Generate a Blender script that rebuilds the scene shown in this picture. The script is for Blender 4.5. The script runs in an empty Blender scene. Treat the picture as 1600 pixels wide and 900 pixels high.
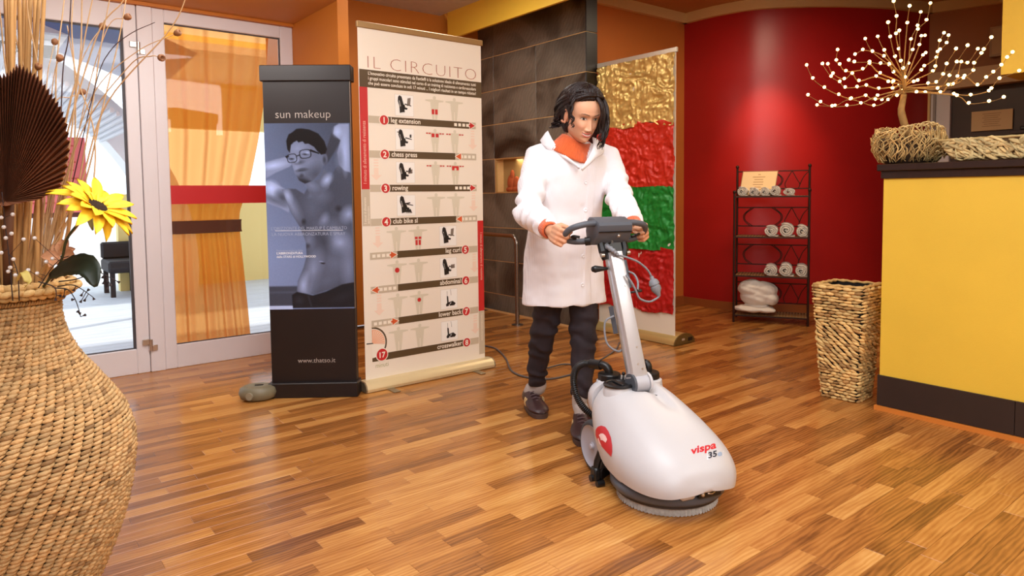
import bpy, bmesh, math, random
import numpy as np
from mathutils import Vector, Matrix

# ------------------------------------------------------------------ camera
FOC, PCX, PCY, PITCH, ROLL, CAMH = 1067.0, 800.0, 367.0, math.radians(3.43), 0.011, 1.10
AX = Vector((1, 0, 0)); AU = Vector((0, math.sin(PITCH), math.cos(PITCH))); AF = Vector((0, math.cos(PITCH), -math.sin(PITCH)))
_cr, _sr = math.cos(ROLL), math.sin(ROLL)
scene = bpy.context.scene
cam_data = bpy.data.cameras.new('camera')
cam_data.sensor_width = 36.0
cam_data.lens = FOC / 1600.0 * 36.0
cam_data.shift_y = -(450.0 - PCY) / 1600.0
cam_data.clip_start = 0.05
cam = bpy.data.objects.new('camera', cam_data)
scene.collection.objects.link(cam)
_right = AX * _cr - AU * _sr
_up = AX * _sr + AU * _cr
cam.matrix_world = Matrix(((_right.x, _up.x, -AF.x, 0), (_right.y, _up.y, -AF.y, 0), (_right.z, _up.z, -AF.z, CAMH), (0, 0, 0, 1)))
scene.camera = cam

def ray(px, py):
    u, v = px - PCX, PCY - py
    return AX * (u * _cr + v * _sr) + AU * (-u * _sr + v * _cr) + AF * FOC
def at(px, py, Y):                      # the point seen at a pixel, at true distance Y into the room
    q = ray(px, py); return Vector((0, 0, CAMH)) + q * (Y / q.y)
def ground(px, py, z=0.0):
    q = ray(px, py); return Vector((0, 0, CAMH)) + q * ((z - CAMH) / q.z)

# room frame: local x runs along the door wall (and the floor planks), local y along the tiled wall
RANG = math.radians(38.3)
RM = Matrix.Rotation(RANG, 4, 'Z')
def room(b, a, z=0.0): return RM @ Vector((b, a, z))
def toroom(p):
    q = RM.inverted() @ Vector(p); return q

# ------------------------------------------------------------------ world and light
world = bpy.data.worlds.new('world'); scene.world = world; world.use_nodes = True
_bg = world.node_tree.nodes['Background']; _bg.inputs[0].default_value = (0.78, 0.88, 1.0, 1); _bg.inputs[1].default_value = 2.0
scene.view_settings.view_transform = 'Standard'; scene.view_settings.look = 'None'
scene.view_settings.gamma = 1.0; scene.view_settings.exposure = 0.12; scene.view_settings.use_curve_mapping = False

def area(name, p, target, size, power, color, size_y=None):
    l = bpy.data.lights.new(name, 'AREA'); l.energy = power; l.color = color; l.size = size
    if size_y: l.shape = 'RECTANGLE'; l.size_y = size_y
    o = bpy.data.objects.new(name, l); scene.collection.objects.link(o)
    o.location = p
    o.rotation_euler = (Vector(target) - Vector(p)).to_track_quat('-Z', 'Y').to_euler()
    return o
def spot(name, p, target, power, color, ang=60, blend=.6, rad=.04):
    l = bpy.data.lights.new(name, 'SPOT'); l.energy = power; l.color = color; l.spot_size = math.radians(ang); l.spot_blend = blend; l.shadow_soft_size = rad
    o = bpy.data.objects.new(name, l); scene.collection.objects.link(o); o.location = p
    o.rotation_euler = (Vector(target) - Vector(p)).to_track_quat('-Z', 'Y').to_euler()
    return o
WARM = (1.0, 0.80, 0.56)
DAYW = (0.965, 0.975, 1.0)
area('ceiling_fill', room(0.9, 1.2, 2.66), room(0.9, 1.2, 0), 1.6, 60, DAYW)  # this and the area lights below: unseen, added overhead as soft fill
area('ceiling_fill', room(-0.2, -0.9, 2.55), room(2.0, 2.4, 0.7), 2.2, 92, DAYW)  # broad fill added behind the camera, no real fixture
area('ceiling_fill', room(4.6, 2.6, 2.72), room(4.6, 2.6, 0), 0.7, 22, WARM)
area('ceiling_fill', room(2.7, -0.9, 2.6), room(3.3, 1.6, 0.6), 1.4, 52, (1, .96, .90))  # second unseen fill, added right of the camera towards the counter
area('ceiling_fill', room(2.5, 3.9, 2.69), room(2.5, 3.9, 0), 0.6, 18, (1, .94, .86))
area('ceiling_fill', room(0.7, 3.45, 2.26), room(0.9, 4.75, 0.9), 0.9, 22, (1, .95, .90))  # added under the soffit to brighten the door wall and frames
spot('wall_glow_spot', room(5.05, 3.05, 2.60), room(5.66, 3.40, 1.30), 75, (1.0, .60, .30), 50, .9)  # added spot, imitates door daylight reflected on the red wall
area('niche_lamp', room(3.86, 4.77, 1.412), room(3.86, 4.77, 0), 0.05, 1.0, (1, .85, .6), .5)
sun = bpy.data.lights.new('sun', 'SUN'); sun.energy = 3.0; sun.angle = math.radians(3); sun.color = (1, .97, .92)
suno = bpy.data.objects.new('sun', sun); scene.collection.objects.link(suno); suno.location = (0, 0, 6)
suno.rotation_euler = (RM.to_3x3() @ Vector((0.55, 0.25, -0.8))).to_track_quat('-Z', 'Y').to_euler()

# ------------------------------------------------------------------ helpers
def lin(c):
    return c / 12.92 if c <= 0.04045 else ((c + 0.055) / 1.055) ** 2.4
def col(r, g=None, b=None):
    if g is None:
        h = r.lstrip('#'); r, g, b = int(h[0:2], 16), int(h[2:4], 16), int(h[4:6], 16)
    return (lin(r / 255), lin(g / 255), lin(b / 255), 1.0)
MATS = {}
def mat(name, c=(128, 128, 128), rough=.5, metal=0., var=0., vscale=8., bump=0., bscale=60., emit=0., stretch=None, coat=0., trans=None, attr=None, spec=.5, sheen=0.):
    if name in MATS: return MATS[name]
    m = bpy.data.materials.new(name); m.use_nodes = True; MATS[name] = m
    nt = m.node_tree; N = nt.nodes; L = nt.links; bs = N['Principled BSDF']
    base = col(*c)
    bs.inputs['Base Color'].default_value = base; bs.inputs['Roughness'].default_value = rough; bs.inputs['Metallic'].default_value = metal
    bs.inputs['Specular IOR Level'].default_value = spec
    if coat: bs.inputs['Coat Weight'].default_value = coat; bs.inputs['Coat Roughness'].default_value = .15
    if sheen: bs.inputs['Sheen Weight'].default_value = sheen
    if emit: bs.inputs['Emission Color'].default_value = base; bs.inputs['Emission Strength'].default_value = emit
    m.diffuse_color = base
    src = None
    if attr:
        a = N.new('ShaderNodeAttribute'); a.attribute_name = attr; src = a.outputs['Color']
    vec = None
    if var or bump:
        tc = N.new('ShaderNodeTexCoord'); vec = tc.outputs['Object']
        if stretch:
            mp = N.new('ShaderNodeMapping'); mp.inputs['Scale'].default_value = stretch; L.new(vec, mp.inputs[0]); vec = mp.outputs[0]
    if var:
        no = N.new('ShaderNodeTexNoise'); no.inputs['Scale'].default_value = vscale; no.inputs['Detail'].default_value = 4; L.new(vec, no.inputs[0])
        mr = N.new('ShaderNodeMapRange'); mr.inputs[1].default_value = .3; mr.inputs[2].default_value = .7; mr.inputs[3].default_value = 1 - var; mr.inputs[4].default_value = 1 + var * .7
        L.new(no.outputs[0], mr.inputs[0])
        mx = N.new('ShaderNodeMix'); mx.data_type = 'RGBA'; mx.blend_type = 'MULTIPLY'; mx.inputs[0].default_value = 1
        if src: L.new(src, mx.inputs[6])
        else: mx.inputs[6].default_value = base
        L.new(mr.outputs[0], mx.inputs[7]); src = mx.outputs[2]
    if src: L.new(src, bs.inputs['Base Color'])
    if bump:
        nb = N.new('ShaderNodeTexNoise'); nb.inputs['Scale'].default_value = bscale; nb.inputs['Detail'].default_value = 3; L.new(vec, nb.inputs[0])
        bp = N.new('ShaderNodeBump'); bp.inputs['Strength'].default_value = bump; bp.inputs['Distance'].default_value = .01
        L.new(nb.outputs[0], bp.inputs['Height']); L.new(bp.outputs[0], bs.inputs['Normal'])
    return m

def link(name, me, m=None, parent=None, mw=None, smooth=False):
    o = bpy.data.objects.new(name, me); scene.collection.objects.link(o)
    if m is not None:
        for q in (m if isinstance(m, (list, tuple)) else [m]): me.materials.append(q)
    if parent is not None: o.parent = parent
    if mw is not None: o.matrix_world = mw
    if smooth:
        me.polygons.foreach_set('use_smooth', [True] * len(me.polygons))
    return o

class MB:
    def __init__(s): s.v = []; s.f = []; s.mi = []; s.cur = 0
    def add(s, vs, fs):
        n = len(s.v); s.v.extend([tuple(p) for p in vs]); s.f.extend([tuple(i + n for i in f) for f in fs]); s.mi.extend([s.cur] * len(fs)); return s
    def box(s, x0, x1, y0, y1, z0, z1, ch=0.):
        if ch <= 0:
            vs = [(x, y, z) for z in (z0, z1) for y in (y0, y1) for x in (x0, x1)]
            return s.add(vs, [(0, 2, 3, 1), (4, 5, 7, 6), (0, 1, 5, 4), (2, 6, 7, 3), (0, 4, 6, 2), (1, 3, 7, 5)])
        X, Y, Z = (x0, x1), (y0, y1), (z0, z1); idx = {}; vs = []
        for i in (0, 1):
            for j in (0, 1):
                for k in (0, 1):
                    sx, sy, sz = (1, -1)[i] * ch, (1, -1)[j] * ch, (1, -1)[k] * ch
                    idx[i, j, k, 'x'] = len(vs); vs.append((X[i], Y[j] + sy, Z[k] + sz))
                    idx[i, j, k, 'y'] = len(vs); vs.append((X[i] + sx, Y[j], Z[k] + sz))
                    idx[i, j, k, 'z'] = len(vs); vs.append((X[i] + sx, Y[j] + sy, Z[k]))
        fs = []
        def q(a, flip): fs.append(tuple(reversed(a)) if flip else tuple(a))
        for i in (0, 1): q([idx[i, 0, 0, 'x'], idx[i, 1, 0, 'x'], idx[i, 1, 1, 'x'], idx[i, 0, 1, 'x']], i == 0)
        for j in (0, 1): q([idx[0, j, 0, 'y'], idx[0, j, 1, 'y'], idx[1, j, 1, 'y'], idx[1, j, 0, 'y']], j == 0)
        for k in (0, 1): q([idx[0, 0, k, 'z'], idx[1, 0, k, 'z'], idx[1, 1, k, 'z'], idx[0, 1, k, 'z']], k == 0)
        for i in (0, 1):
            for j in (0, 1): q([idx[i, j, 0, 'x'], idx[i, j, 1, 'x'], idx[i, j, 1, 'y'], idx[i, j, 0, 'y']], i == j)
            for k in (0, 1): q([idx[i, 0, k, 'x'], idx[i, 0, k, 'z'], idx[i, 1, k, 'z'], idx[i, 1, k, 'x']], i == k)
        for j in (0, 1):
            for k in (0, 1): q([idx[0, j, k, 'y'], idx[1, j, k, 'y'], idx[1, j, k, 'z'], idx[0, j, k, 'z']], j == k)
        for i in (0, 1):
            for j in (0, 1):
                for k in (0, 1): q([idx[i, j, k, 'x'], idx[i, j, k, 'y'], idx[i, j, k, 'z']], (i + j + k) % 2 == 0)
        return s.add(vs, fs)
    def tube(s, pts, rad, seg=8, caps=True, flat=1.0, up=None):
        pts = [Vector(p) for p in pts]; n = len(pts)
        if not isinstance(rad, (list, tuple)): rad = [rad] * n
        t0 = (pts[1] - pts[0]).normalized()
        ref = Vector(up) if up else (Vector((0, 0, 1)) if abs(t0.z) < .9 else Vector((1, 0, 0)))
        nx = (ref - t0 * ref.dot(t0)).normalized(); rings = []
        vs = []
        for i, p in enumerate(pts):
            t = (pts[min(i + 1, n - 1)] - pts[max(i - 1, 0)])
            t = t.normalized() if t.length > 1e-9 else t0
            nx = (nx - t * nx.dot(t)); nx = nx.normalized() if nx.length > 1e-6 else t.orthogonal().normalized()
            ny = t.cross(nx)
            for k in range(seg):
                a = 2 * math.pi * k / seg
                vs.append(p + nx * (math.cos(a) * rad[i]) + ny * (math.sin(a) * rad[i] * flat))
        fs = []
        for i in range(n - 1):
            for k in range(seg):
                k2 = (k + 1) % seg
                fs.append((i * seg + k, i * seg + k2, (i + 1) * seg + k2, (i + 1) * seg + k))
        if caps:
            fs.append(tuple(reversed(range(seg)))); fs.append(tuple((n - 1) * seg + k for k in range(seg)))
        return s.add(vs, fs)
    def lathe(s, prof, seg=32, c=(0, 0, 0), M=None, closed=False):
        vs = []; n = len(prof)
        for r, z in prof:
            for k in range(seg):
                a = 2 * math.pi * k / seg
                p = Vector((r * math.cos(a), r * math.sin(a), z))
                if M: p = M @ p
                vs.append(p + Vector(c))
        fs = []
        for i in range(n if closed else n - 1):
            for k in range(seg):
                k2 = (k + 1) % seg; i2 = (i + 1) % n
                fs.append((i * seg + k, i * seg + k2, i2 * seg + k2, i2 * seg + k))
        if not closed:
            if prof[0][0] > 1e-5: fs.append(tuple(reversed(range(seg))))
            if prof[-1][0] > 1e-5: fs.append(tuple((n - 1) * seg + k for k in range(seg)))
        return s.add(vs, fs)
    def cyl(s, p0, p1, r, seg=16, r1=None):
        return s.tube([p0, p1], [r, r if r1 is None else r1], seg)
    def ell(s, c, r, seg=16, rings=10, M=None):
        if not isinstance(r, (list, tuple)): r = (r, r, r)
        vs = [Vector((0, 0, -1))]; 
        for i in range(1, rings):
            a = -math.pi / 2 + math.pi * i / rings
            for k in range(seg):
                t = 2 * math.pi * k / seg; vs.append(Vector((math.cos(a) * math.cos(t), math.cos(a) * math.sin(t), math.sin(a))))
        vs.append(Vector((0, 0, 1))); out = []
        for v in vs:
            q = Vector((v.x * r[0], v.y * r[1], v.z * r[2]))
            if M: q = M @ q
            out.append(q + Vector(c))
        fs = [(0, 1 + (k + 1) % seg, 1 + k) for k in range(seg)]
        for i in range(rings - 2):
            for k in range(seg):
                k2 = (k + 1) % seg; fs.append((1 + i * seg + k, 1 + i * seg + k2, 1 + (i + 1) * seg + k2, 1 + (i + 1) * seg + k))
        e = len(vs) - 1; b = 1 + (rings - 2) * seg
        fs += [(b + k, b + (k + 1) % seg, e) for k in range(seg)]
        return s.add(out, fs)
    def loft(s, rings, caps=True, closed=True):
        n = len(rings[0]); vs = [p for r in rings for p in r]; fs = []
        for i in range(len(rings) - 1):
            for k in range(n if closed else n - 1):
                k2 = (k + 1) % n; fs.append((i * n + k, i * n + k2, (i + 1) * n + k2, (i + 1) * n + k))
        if caps and closed:
            fs.append(tuple(reversed(range(n)))); fs.append(tuple((len(rings) - 1) * n + k for k in range(n)))
        return s.add(vs, fs)
    def poly_xz(s, pts, y0, y1=None):       # polygon in the x-z plane facing -y; extruded when y1 is given
        n = len(pts)
        if y1 is None: return s.add([(p[0], y0, p[1]) for p in pts], [tuple(range(n))])
        vs = [(p[0], y0, p[1]) for p in pts] + [(p[0], y1, p[1]) for p in pts]
        fs = [tuple(range(n)), tuple(reversed(range(n, 2 * n)))] + [((i + 1) % n, i, n + i, n + (i + 1) % n) for i in range(n)]
        return s.add(vs, fs)
    def rect(s, x0, z0, x1, z1, y): return s.poly_xz([(x0, z0), (x1, z0), (x1, z1), (x0, z1)], y)
    def disc(s, x, z, r, y, seg=20, a0=0, a1=360):
        pts = [(x + r * math.cos(math.radians(a0 + (a1 - a0) * k / seg)), z + r * math.sin(math.radians(a0 + (a1 - a0) * k / seg))) for k in range(seg + (0 if a1 - a0 == 360 else 1))]
        if a1 - a0 != 360: pts.append((x, z))
        return s.poly_xz(pts, y)
    def mesh(s, name='mesh'):
        me = bpy.data.meshes.new(name); me.from_pydata(s.v, [], s.f)
        if any(s.mi): me.polygons.foreach_set('material_index', s.mi)
        me.update(); return me
    def build(s, name, m, parent=None, mw=None, smooth=False, bevel=0., sub=0, bseg=2, auto=None):
        me = s.mesh(name)
        if bevel or sub:
            bm = bmesh.new(); bm.from_mesh(me)
            if bevel: bmesh.ops.bevel(bm, geom=[e for e in bm.edges if len(e.link_faces) == 2 and e.calc_face_angle(0) > .6], offset=bevel, segments=bseg, affect='EDGES', profile=.5, clamp_overlap=True)
            bm.to_mesh(me); bm.free(); me.update()
        o = link(name, me, m, parent, mw, smooth)
        if smooth and (auto or bevel): me.set_sharp_from_angle(angle=math.radians(auto or 50))
        if sub:
            md = o.modifiers.new('sub', 'SUBSURF'); md.levels = sub; md.render_levels = sub
        return o

def thing(name, label, cat, loc=(0, 0, 0), rot=0., group=None):
    o = bpy.data.objects.new(name, None); scene.collection.objects.link(o); o.empty_display_size = .1
    o.location = loc; o.rotation_euler = (0, 0, rot); o['label'] = label; o['category'] = cat
    if group: o['group'] = group
    return o
def tag(o, label, cat, group=None):
    o['label'] = label; o['category'] = cat
    if group: o['group'] = group
    return o
def struct(name, mb, m, mw=None, **k):
    o = mb.build(name, m, None, mw, **k); o['kind'] = 'structure'; return o
def catmull(pts, n=6):
    P = [Vector(p) for p in pts]; out = []
    P = [P[0] * 2 - P[1]] + P + [P[-1] * 2 - P[-2]]
    for i in range(1, len(P) - 2):
        for k in range(n):
            t = k / n; a, b, c, d = P[i - 1], P[i], P[i + 1], P[i + 2]
            out.append(.5 * ((2 * b) + (c - a) * t + (2 * a - 5 * b + 4 * c - d) * t * t + (3 * b - a - 3 * c + d) * t ** 3))
    out.append(P[-2]); return out
def text_mesh(s, size, thin=0., align='LEFT', sx=1., shear=0., res=3, spacing=1., extrude=0.):
    cu = bpy.data.curves.new('txt', 'FONT'); cu.body = s; cu.size = size; cu.align_x = align; cu.offset = thin; cu.shear = shear; cu.resolution_u = res
    cu.space_character = spacing; cu.extrude = extrude
    o = bpy.data.objects.new('txt', cu); me = bpy.data.meshes.new_from_object(o)
    bpy.data.objects.remove(o); bpy.data.curves.remove(cu)
    co = np.empty(len(me.vertices) * 3, np.float32); me.vertices.foreach_get('co', co); co = co.reshape(-1, 3); co[:, 0] *= sx
    me.vertices.foreach_set('co', co.ravel()); me.update()
    return me
def text(s, size, x, z, y, m, parent, name='lettering', rot=0., **k):   # flat print on a plane facing -y
    me = text_mesh(s, size, **k)
    me.transform(Matrix.Translation((x, y, z)) @ Matrix.Rotation(rot, 4, 'Y') @ Matrix.Rotation(math.pi / 2, 4, 'X'))
    return link(name, me, m, parent)
def set_color(me, cols, name='tint'):
    a = me.color_attributes.new(name, 'FLOAT_COLOR', 'POINT'); a.data.foreach_set('color', np.asarray(cols, np.float32).ravel())
def remesh(mb, vox, smooth_it=4, name='m'):
    o = link(name, mb.mesh(), None)
    r = o.modifiers.new('r', 'REMESH'); r.mode = 'VOXEL'; r.voxel_size = vox
    if smooth_it:
        sm = o.modifiers.new('s', 'SMOOTH'); sm.iterations = smooth_it; sm.factor = .5
    dg = bpy.context.evaluated_depsgraph_get()
    me = bpy.data.meshes.new_from_object(o.evaluated_get(dg)); bpy.data.objects.remove(o)
    return me
def getco(me):
    co = np.empty(len(me.vertices) * 3, np.float32); me.vertices.foreach_get('co', co); return co.reshape(-1, 3).astype(np.float64)
def setco(me, co):
    me.vertices.foreach_set('co', co.astype(np.float32).ravel()); me.update()
def vnoise(p, seed=0):                    # smooth value noise on an (n,3) array, about -1..1
    p = np.asarray(p, np.float64) + seed * 17.31; i = np.floor(p).astype(np.int64); f = p - i; f = f * f * (3 - 2 * f)
    def h(a, b, c):
        n = (a * 374761393 + b * 668265263 + c * 2147483647 + seed * 974711) & 0x7fffffff
        n = ((n ^ (n >> 13)) * 1274126177) & 0x7fffffff
        return ((n ^ (n >> 16)) & 0xffff) / 32767.5 - 1
    r = 0
    for dx in (0, 1):
        for dy in (0, 1):
            for dz in (0, 1):
                w = (f[:, 0] if dx else 1 - f[:, 0]) * (f[:, 1] if dy else 1 - f[:, 1]) * (f[:, 2] if dz else 1 - f[:, 2])
                r = r + w * h(i[:, 0] + dx, i[:, 1] + dy, i[:, 2] + dz)
    return r
rng = random.Random(7)
# ------------------------------------------------------------------ setting: floor
def wood_mat():
    m = bpy.data.materials.new('wood_floor'); m.use_nodes = True; nt = m.node_tree; N = nt.nodes; L = nt.links; bs = N['Principled BSDF']
    at_ = N.new('ShaderNodeAttribute'); at_.attribute_name = 'tint'
    sep = N.new('ShaderNodeSeparateColor'); L.new(at_.outputs['Color'], sep.inputs[0])
    tc = N.new('ShaderNodeTexCoord')
    off = N.new('ShaderNodeCombineXYZ'); mu = N.new('ShaderNodeMath'); mu.operation = 'MULTIPLY'; mu.inputs[1].default_value = 40; L.new(sep.outputs[1], mu.inputs[0])
    L.new(mu.outputs[0], off.inputs[0]); L.new(mu.outputs[0], off.inputs[2])
    va = N.new('ShaderNodeVectorMath'); va.operation = 'ADD'; L.new(tc.outputs['Object'], va.inputs[0]); L.new(off.outputs[0], va.inputs[1])
    mp = N.new('ShaderNodeMapping'); mp.inputs['Scale'].default_value = (1.6, 13, 1); L.new(va.outputs[0], mp.inputs[0])
    n1 = N.new('ShaderNodeTexNoise'); n1.inputs['Scale'].default_value = 1.6; n1.inputs['Detail'].default_value = 6; n1.inputs['Distortion'].default_value = 1.2; L.new(mp.outputs[0], n1.inputs[0])
    mp2 = N.new('ShaderNodeMapping'); mp2.inputs['Scale'].default_value = (3, 90, 1); L.new(va.outputs[0], mp2.inputs[0])
    n2 = N.new('ShaderNodeTexNoise'); n2.inputs['Scale'].default_value = 3; n2.inputs['Detail'].default_value = 3; L.new(mp2.outputs[0], n2.inputs[0])
    # knots and cathedral bands
    wv = N.new('ShaderNodeTexWave'); wv.bands_direction = 'Y'; wv.inputs['Scale'].default_value = 7; wv.inputs['Distortion'].default_value = 9; wv.inputs['Detail'].default_value = 3; wv.inputs['Detail Scale'].default_value = .7
    mp3 = N.new('ShaderNodeMapping'); mp3.inputs['Scale'].default_value = (.8, 3, 1); L.new(va.outputs[0], mp3.inputs[0]); L.new(mp3.outputs[0], wv.inputs[0])
    cr = N.new('ShaderNodeValToRGB'); e = cr.color_ramp.elements
    e[0].position = 0; e[0].color = col(84, 48, 22); e[1].position = 1; e[1].color = col(232, 186, 118)
    for p_, c_ in ((.22, (128, 78, 34)), (.45, (176, 114, 54)), (.68, (204, 146, 78))):
        k = e.new(p_); k.color = col(*c_)
    s1 = N.new('ShaderNodeMath'); s1.operation = 'MULTIPLY_ADD'; s1.inputs[1].default_value = .58; L.new(n1.outputs[0], s1.inputs[0]); 
    t1 = N.new('ShaderNodeMath'); t1.operation = 'MULTIPLY_ADD'; t1.inputs[1].default_value = .38; t1.inputs[2].default_value = -.04; L.new(sep.outputs[0], t1.inputs[0]); L.new(t1.outputs[0], s1.inputs[2])
    s2 = N.new('ShaderNodeMath'); s2.operation = 'MULTIPLY_ADD'; s2.inputs[1].default_value = .16; L.new(n2.outputs[0], s2.inputs[0]); L.new(s1.outputs[0], s2.inputs[2])
    s3 = N.new('ShaderNodeMath'); s3.operation = 'MULTIPLY_ADD'; s3.inputs[1].default_value = .13; L.new(wv.outputs[1], s3.inputs[0]); L.new(s2.outputs[0], s3.inputs[2])
    s4 = N.new('ShaderNodeMath'); s4.operation = 'SUBTRACT'; s4.inputs[1].default_value = .13; L.new(s3.outputs[0], s4.inputs[0])
    L.new(s4.outputs[0], cr.inputs[0]); L.new(cr.outputs[0], bs.inputs['Base Color'])
    bs.inputs['Roughness'].default_value = .22; bs.inputs['Specular IOR Level'].default_value = .5
    bp = N.new('ShaderNodeBump'); bp.inputs['Strength'].default_value = .05; bp.inputs['Distance'].default_value = .004; L.new(n2.outputs[0], bp.inputs['Height']); L.new(bp.outputs[0], bs.inputs['Normal'])
    return m
WOOD = wood_mat()
fb = MB().box(-3.2, 8.2, -2.6, 5.3, -.06, -.0035)
floor = struct('floor', fb, mat('floor_base', (40, 24, 14), .8), RM)
SW = .0625
def to_px(p):
    q = Vector(p) - Vector((0, 0, CAMH)); c = q.dot(AF)
    if c < .1: return None
    a = q.dot(AX) / c * FOC; b = q.dot(AU) / c * FOC
    return PCX + a * _cr - b * _sr, PCY - (a * _sr + b * _cr)
planks = []
for row in range(int(-2.4 / SW), int(5.2 / SW)):
    y0 = row * SW; x = -3.1 + rng.random() * .3
    lim = 8.1
    while x < lim:
        ln = rng.choice((.26, .38, .45, .52, .62, .74)) * rng.uniform(.9, 1.1)
        planks.append([x, min(x + ln, lim), y0, y0 + SW, rng.random(), rng.random()]); x += ln
def plank_area(p):
    c = [to_px(room(x, y)) for x, y in ((p[0], p[2]), (p[1], p[2]), (p[1], p[3]), (p[0], p[3]))]
    if any(q is None for q in c): return 0
    mx = sum(q[0] for q in c) / 4; my = sum(q[1] for q in c) / 4
    if not (-40 < mx < 1640 and 440 < my < 940): return 0
    return abs(sum(c[i][0] * c[(i + 1) % 4][1] - c[(i + 1) % 4][0] * c[i][1] for i in range(4))) / 2
planks.sort(key=plank_area, reverse=True)
def plank_mb(mb, p):
    x0, x1, y0, y1 = p[:4]; g = .0003; c = .0007
    g1 = .0009 if round(y1 / SW) % 3 == 0 else g
    x0 += g; x1 -= g; y0 += g; y1 -= g1
    vs = [(x0, y0, -.0035), (x1, y0, -.0035), (x1, y1, -.0035), (x0, y1, -.0035),
          (x0, y0, -c), (x1, y0, -c), (x1, y1, -c), (x0, y1, -c), (x0 + c, y0 + c, 0), (x1 - c, y0 + c, 0), (x1 - c, y1 - c, 0), (x0 + c, y1 - c, 0)]
    fs = [(8, 9, 10, 11)] + [(4 + i, 4 + (i + 1) % 4, 8 + (i + 1) % 4, 8 + i) for i in range(4)] + [(i, (i + 1) % 4, 4 + (i + 1) % 4, 4 + i) for i in range(4)]
    mb.add(vs, fs)
def tones(p):
    t = p[4]; t = t if rng.random() > .15 else t * .3
    return (t, p[5], 0, 1)
for p in planks[:300]:
    mb = MB(); plank_mb(mb, p); o = mb.build('plank', WOOD, floor); set_color(o.data, [tones(p)] * 12)
mb = MB(); cl = []
for p in planks[300:]:
    plank_mb(mb, p); cl += [tones(p)] * 12
o = mb.build('plank', WOOD, floor); set_color(o.data, cl); o['kind'] = 'stuff'

# ------------------------------------------------------------------ setting: walls and ceilings (room frame)
ORANGE = mat('orange_paint', (200, 118, 30), .55, var=.10, vscale=1.6, bump=.08, bscale=120)
OCHRE = mat('ochre_paint', (196, 112, 44), .6, var=.10, vscale=1.4, bump=.08, bscale=120)
YELLOW = mat('yellow_paint', (240, 198, 66), .5, var=.04, vscale=3, bump=.12, bscale=220)
REDP = mat('red_paint', (168, 26, 26), .34, var=.10, vscale=1.5, bump=.10, bscale=150)
CREAM = mat('cream_cornice', (222, 190, 132), .6)
GREYC = mat('grey_ceiling', (206, 204, 214), .8, var=.05, vscale=30)
BROWNC = mat('warm_ceiling', (186, 130, 74), .7)
BROWNW = mat('brown_paint', (168, 106, 58), .6, var=.08, vscale=2)
struct('wall_left', MB().box(-3.2, 1.82, 4.74, 4.95, 2.281, 3.0), ORANGE, RM)
struct('ceiling_soffit', MB().box(-3.2, 1.82, 3.3, 4.74, 2.30, 2.32).box(-3.2, 1.82, 3.28, 3.3, 2.30, 2.72), mat('soffit_paint', (196, 128, 48), .6, var=.06, vscale=2), RM)
struct('wall_pillar', MB().box(1.822, 1.894, 4.02, 5.32, 0, 2.74).box(1.894, 2.02, 4.55, 5.32, 0, 2.74), ORANGE, RM)
struct('wall_back', MB().box(1.894, 3.82, 5.32, 5.4, 0, 3.0), ORANGE, RM)
struct('ceiling', MB().box(-3.2, 3.4, -2.6, 5.32, 2.715, 2.8), GREYC, RM)
struct('trim_fascia', MB().box(3.40, 3.425, -2.6, 5.2, 2.482, 2.80), YELLOW, RM)
struct('ceiling_right', MB().box(3.425, 8.2, -2.6, 5.3, 2.80, 2.86), BROWNC, RM)
struct('wall_orange', MB().box(3.95, 5.56, 4.2, 4.3, 0, 2.8), OCHRE, RM)
curve = catmull([(5.46, 4.2, 0), (5.47, 3.80, 0), (5.60, 3.44, 0), (6.0, 3.07, 0), (6.5, 2.78, 0), (7.0, 2.62, 0)], 10)
def ribbon(pts, z0, z1, off0, off1):
    pts = [Vector(p) for p in pts]; R = []
    for i, p in enumerate(pts):
        t = (pts[min(i + 1, len(pts) - 1)] - pts[max(i - 1, 0)]).normalized(); n = Vector((t.y, -t.x, 0))
        if n.x > 0 and False: n = -n
        R.append([(p + n * off0) + Vector((0, 0, z0)), (p + n * off1) + Vector((0, 0, z0)), (p + n * off1) + Vector((0, 0, z1)), (p + n * off0) + Vector((0, 0, z1))])
    return MB().loft(R)
# n points into the room (towards smaller b)
struct('wall_red', ribbon(curve, 0, 2.8, 0, -.1), REDP, RM, smooth=True, auto=40)
struct('baseboard_red', ribbon(curve, 0, .075, .012, 0), mat('base_wood', (150, 84, 38), .4), RM)
struct('baseboard_orange', MB().box(3.95, 5.45, 4.185, 4.2, 0, .085), MATS['base_wood'], RM)
brown = [Vector((7.0, 2.62, 0)), Vector((7.12, 2.1, 0)), Vector((7.2, 1.2, 0)), Vector((7.4, -2.6, 0))]
struct('trim_cornice', ribbon([Vector((3.95, 4.2, 0)), Vector((5.46, 4.2, 0))], 2.71, 2.80, 0.045, 0), CREAM, RM)
struct('trim_cornice_curved', ribbon(curve, 2.71, 2.80, 0.045, 0), CREAM, RM)
struct('trim_cornice_right', ribbon(brown, 2.71, 2.80, 0.045, 0), CREAM, RM)
struct('wall_brown', MB().loft([[(7.0, 2.62, 2.05), (7.1, 2.65, 2.05), (7.1, 2.65, 2.8), (7.0, 2.62, 2.8)], [(7.12, 2.1, 2.05), (7.22, 2.1, 2.05), (7.22, 2.1, 2.8), (7.12, 2.1, 2.8)], [(7.4, -2.6, 2.05), (7.5, -2.6, 2.05), (7.5, -2.6, 2.8), (7.4, -2.6, 2.8)]]), BROWNW, RM)
struct('trim_header', MB().box(6.93, 7.05, -2.6, 2.60, 2.0, 2.16), mat('header_paint', (196, 160, 116), .6), RM)
struct('wall_behind_counter', MB().box(7.06, 7.2, -2.6, 2.45, 0, 2.05), mat('dark_panel', (60, 40, 30), .45, var=.2, vscale=3), RM)
d3 = struct('door_3', MB().box(7.02, 7.07, 2.44, 2.62, 0.0, 2.0, .004), mat('white_door', (214, 206, 204), .45), RM)
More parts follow.
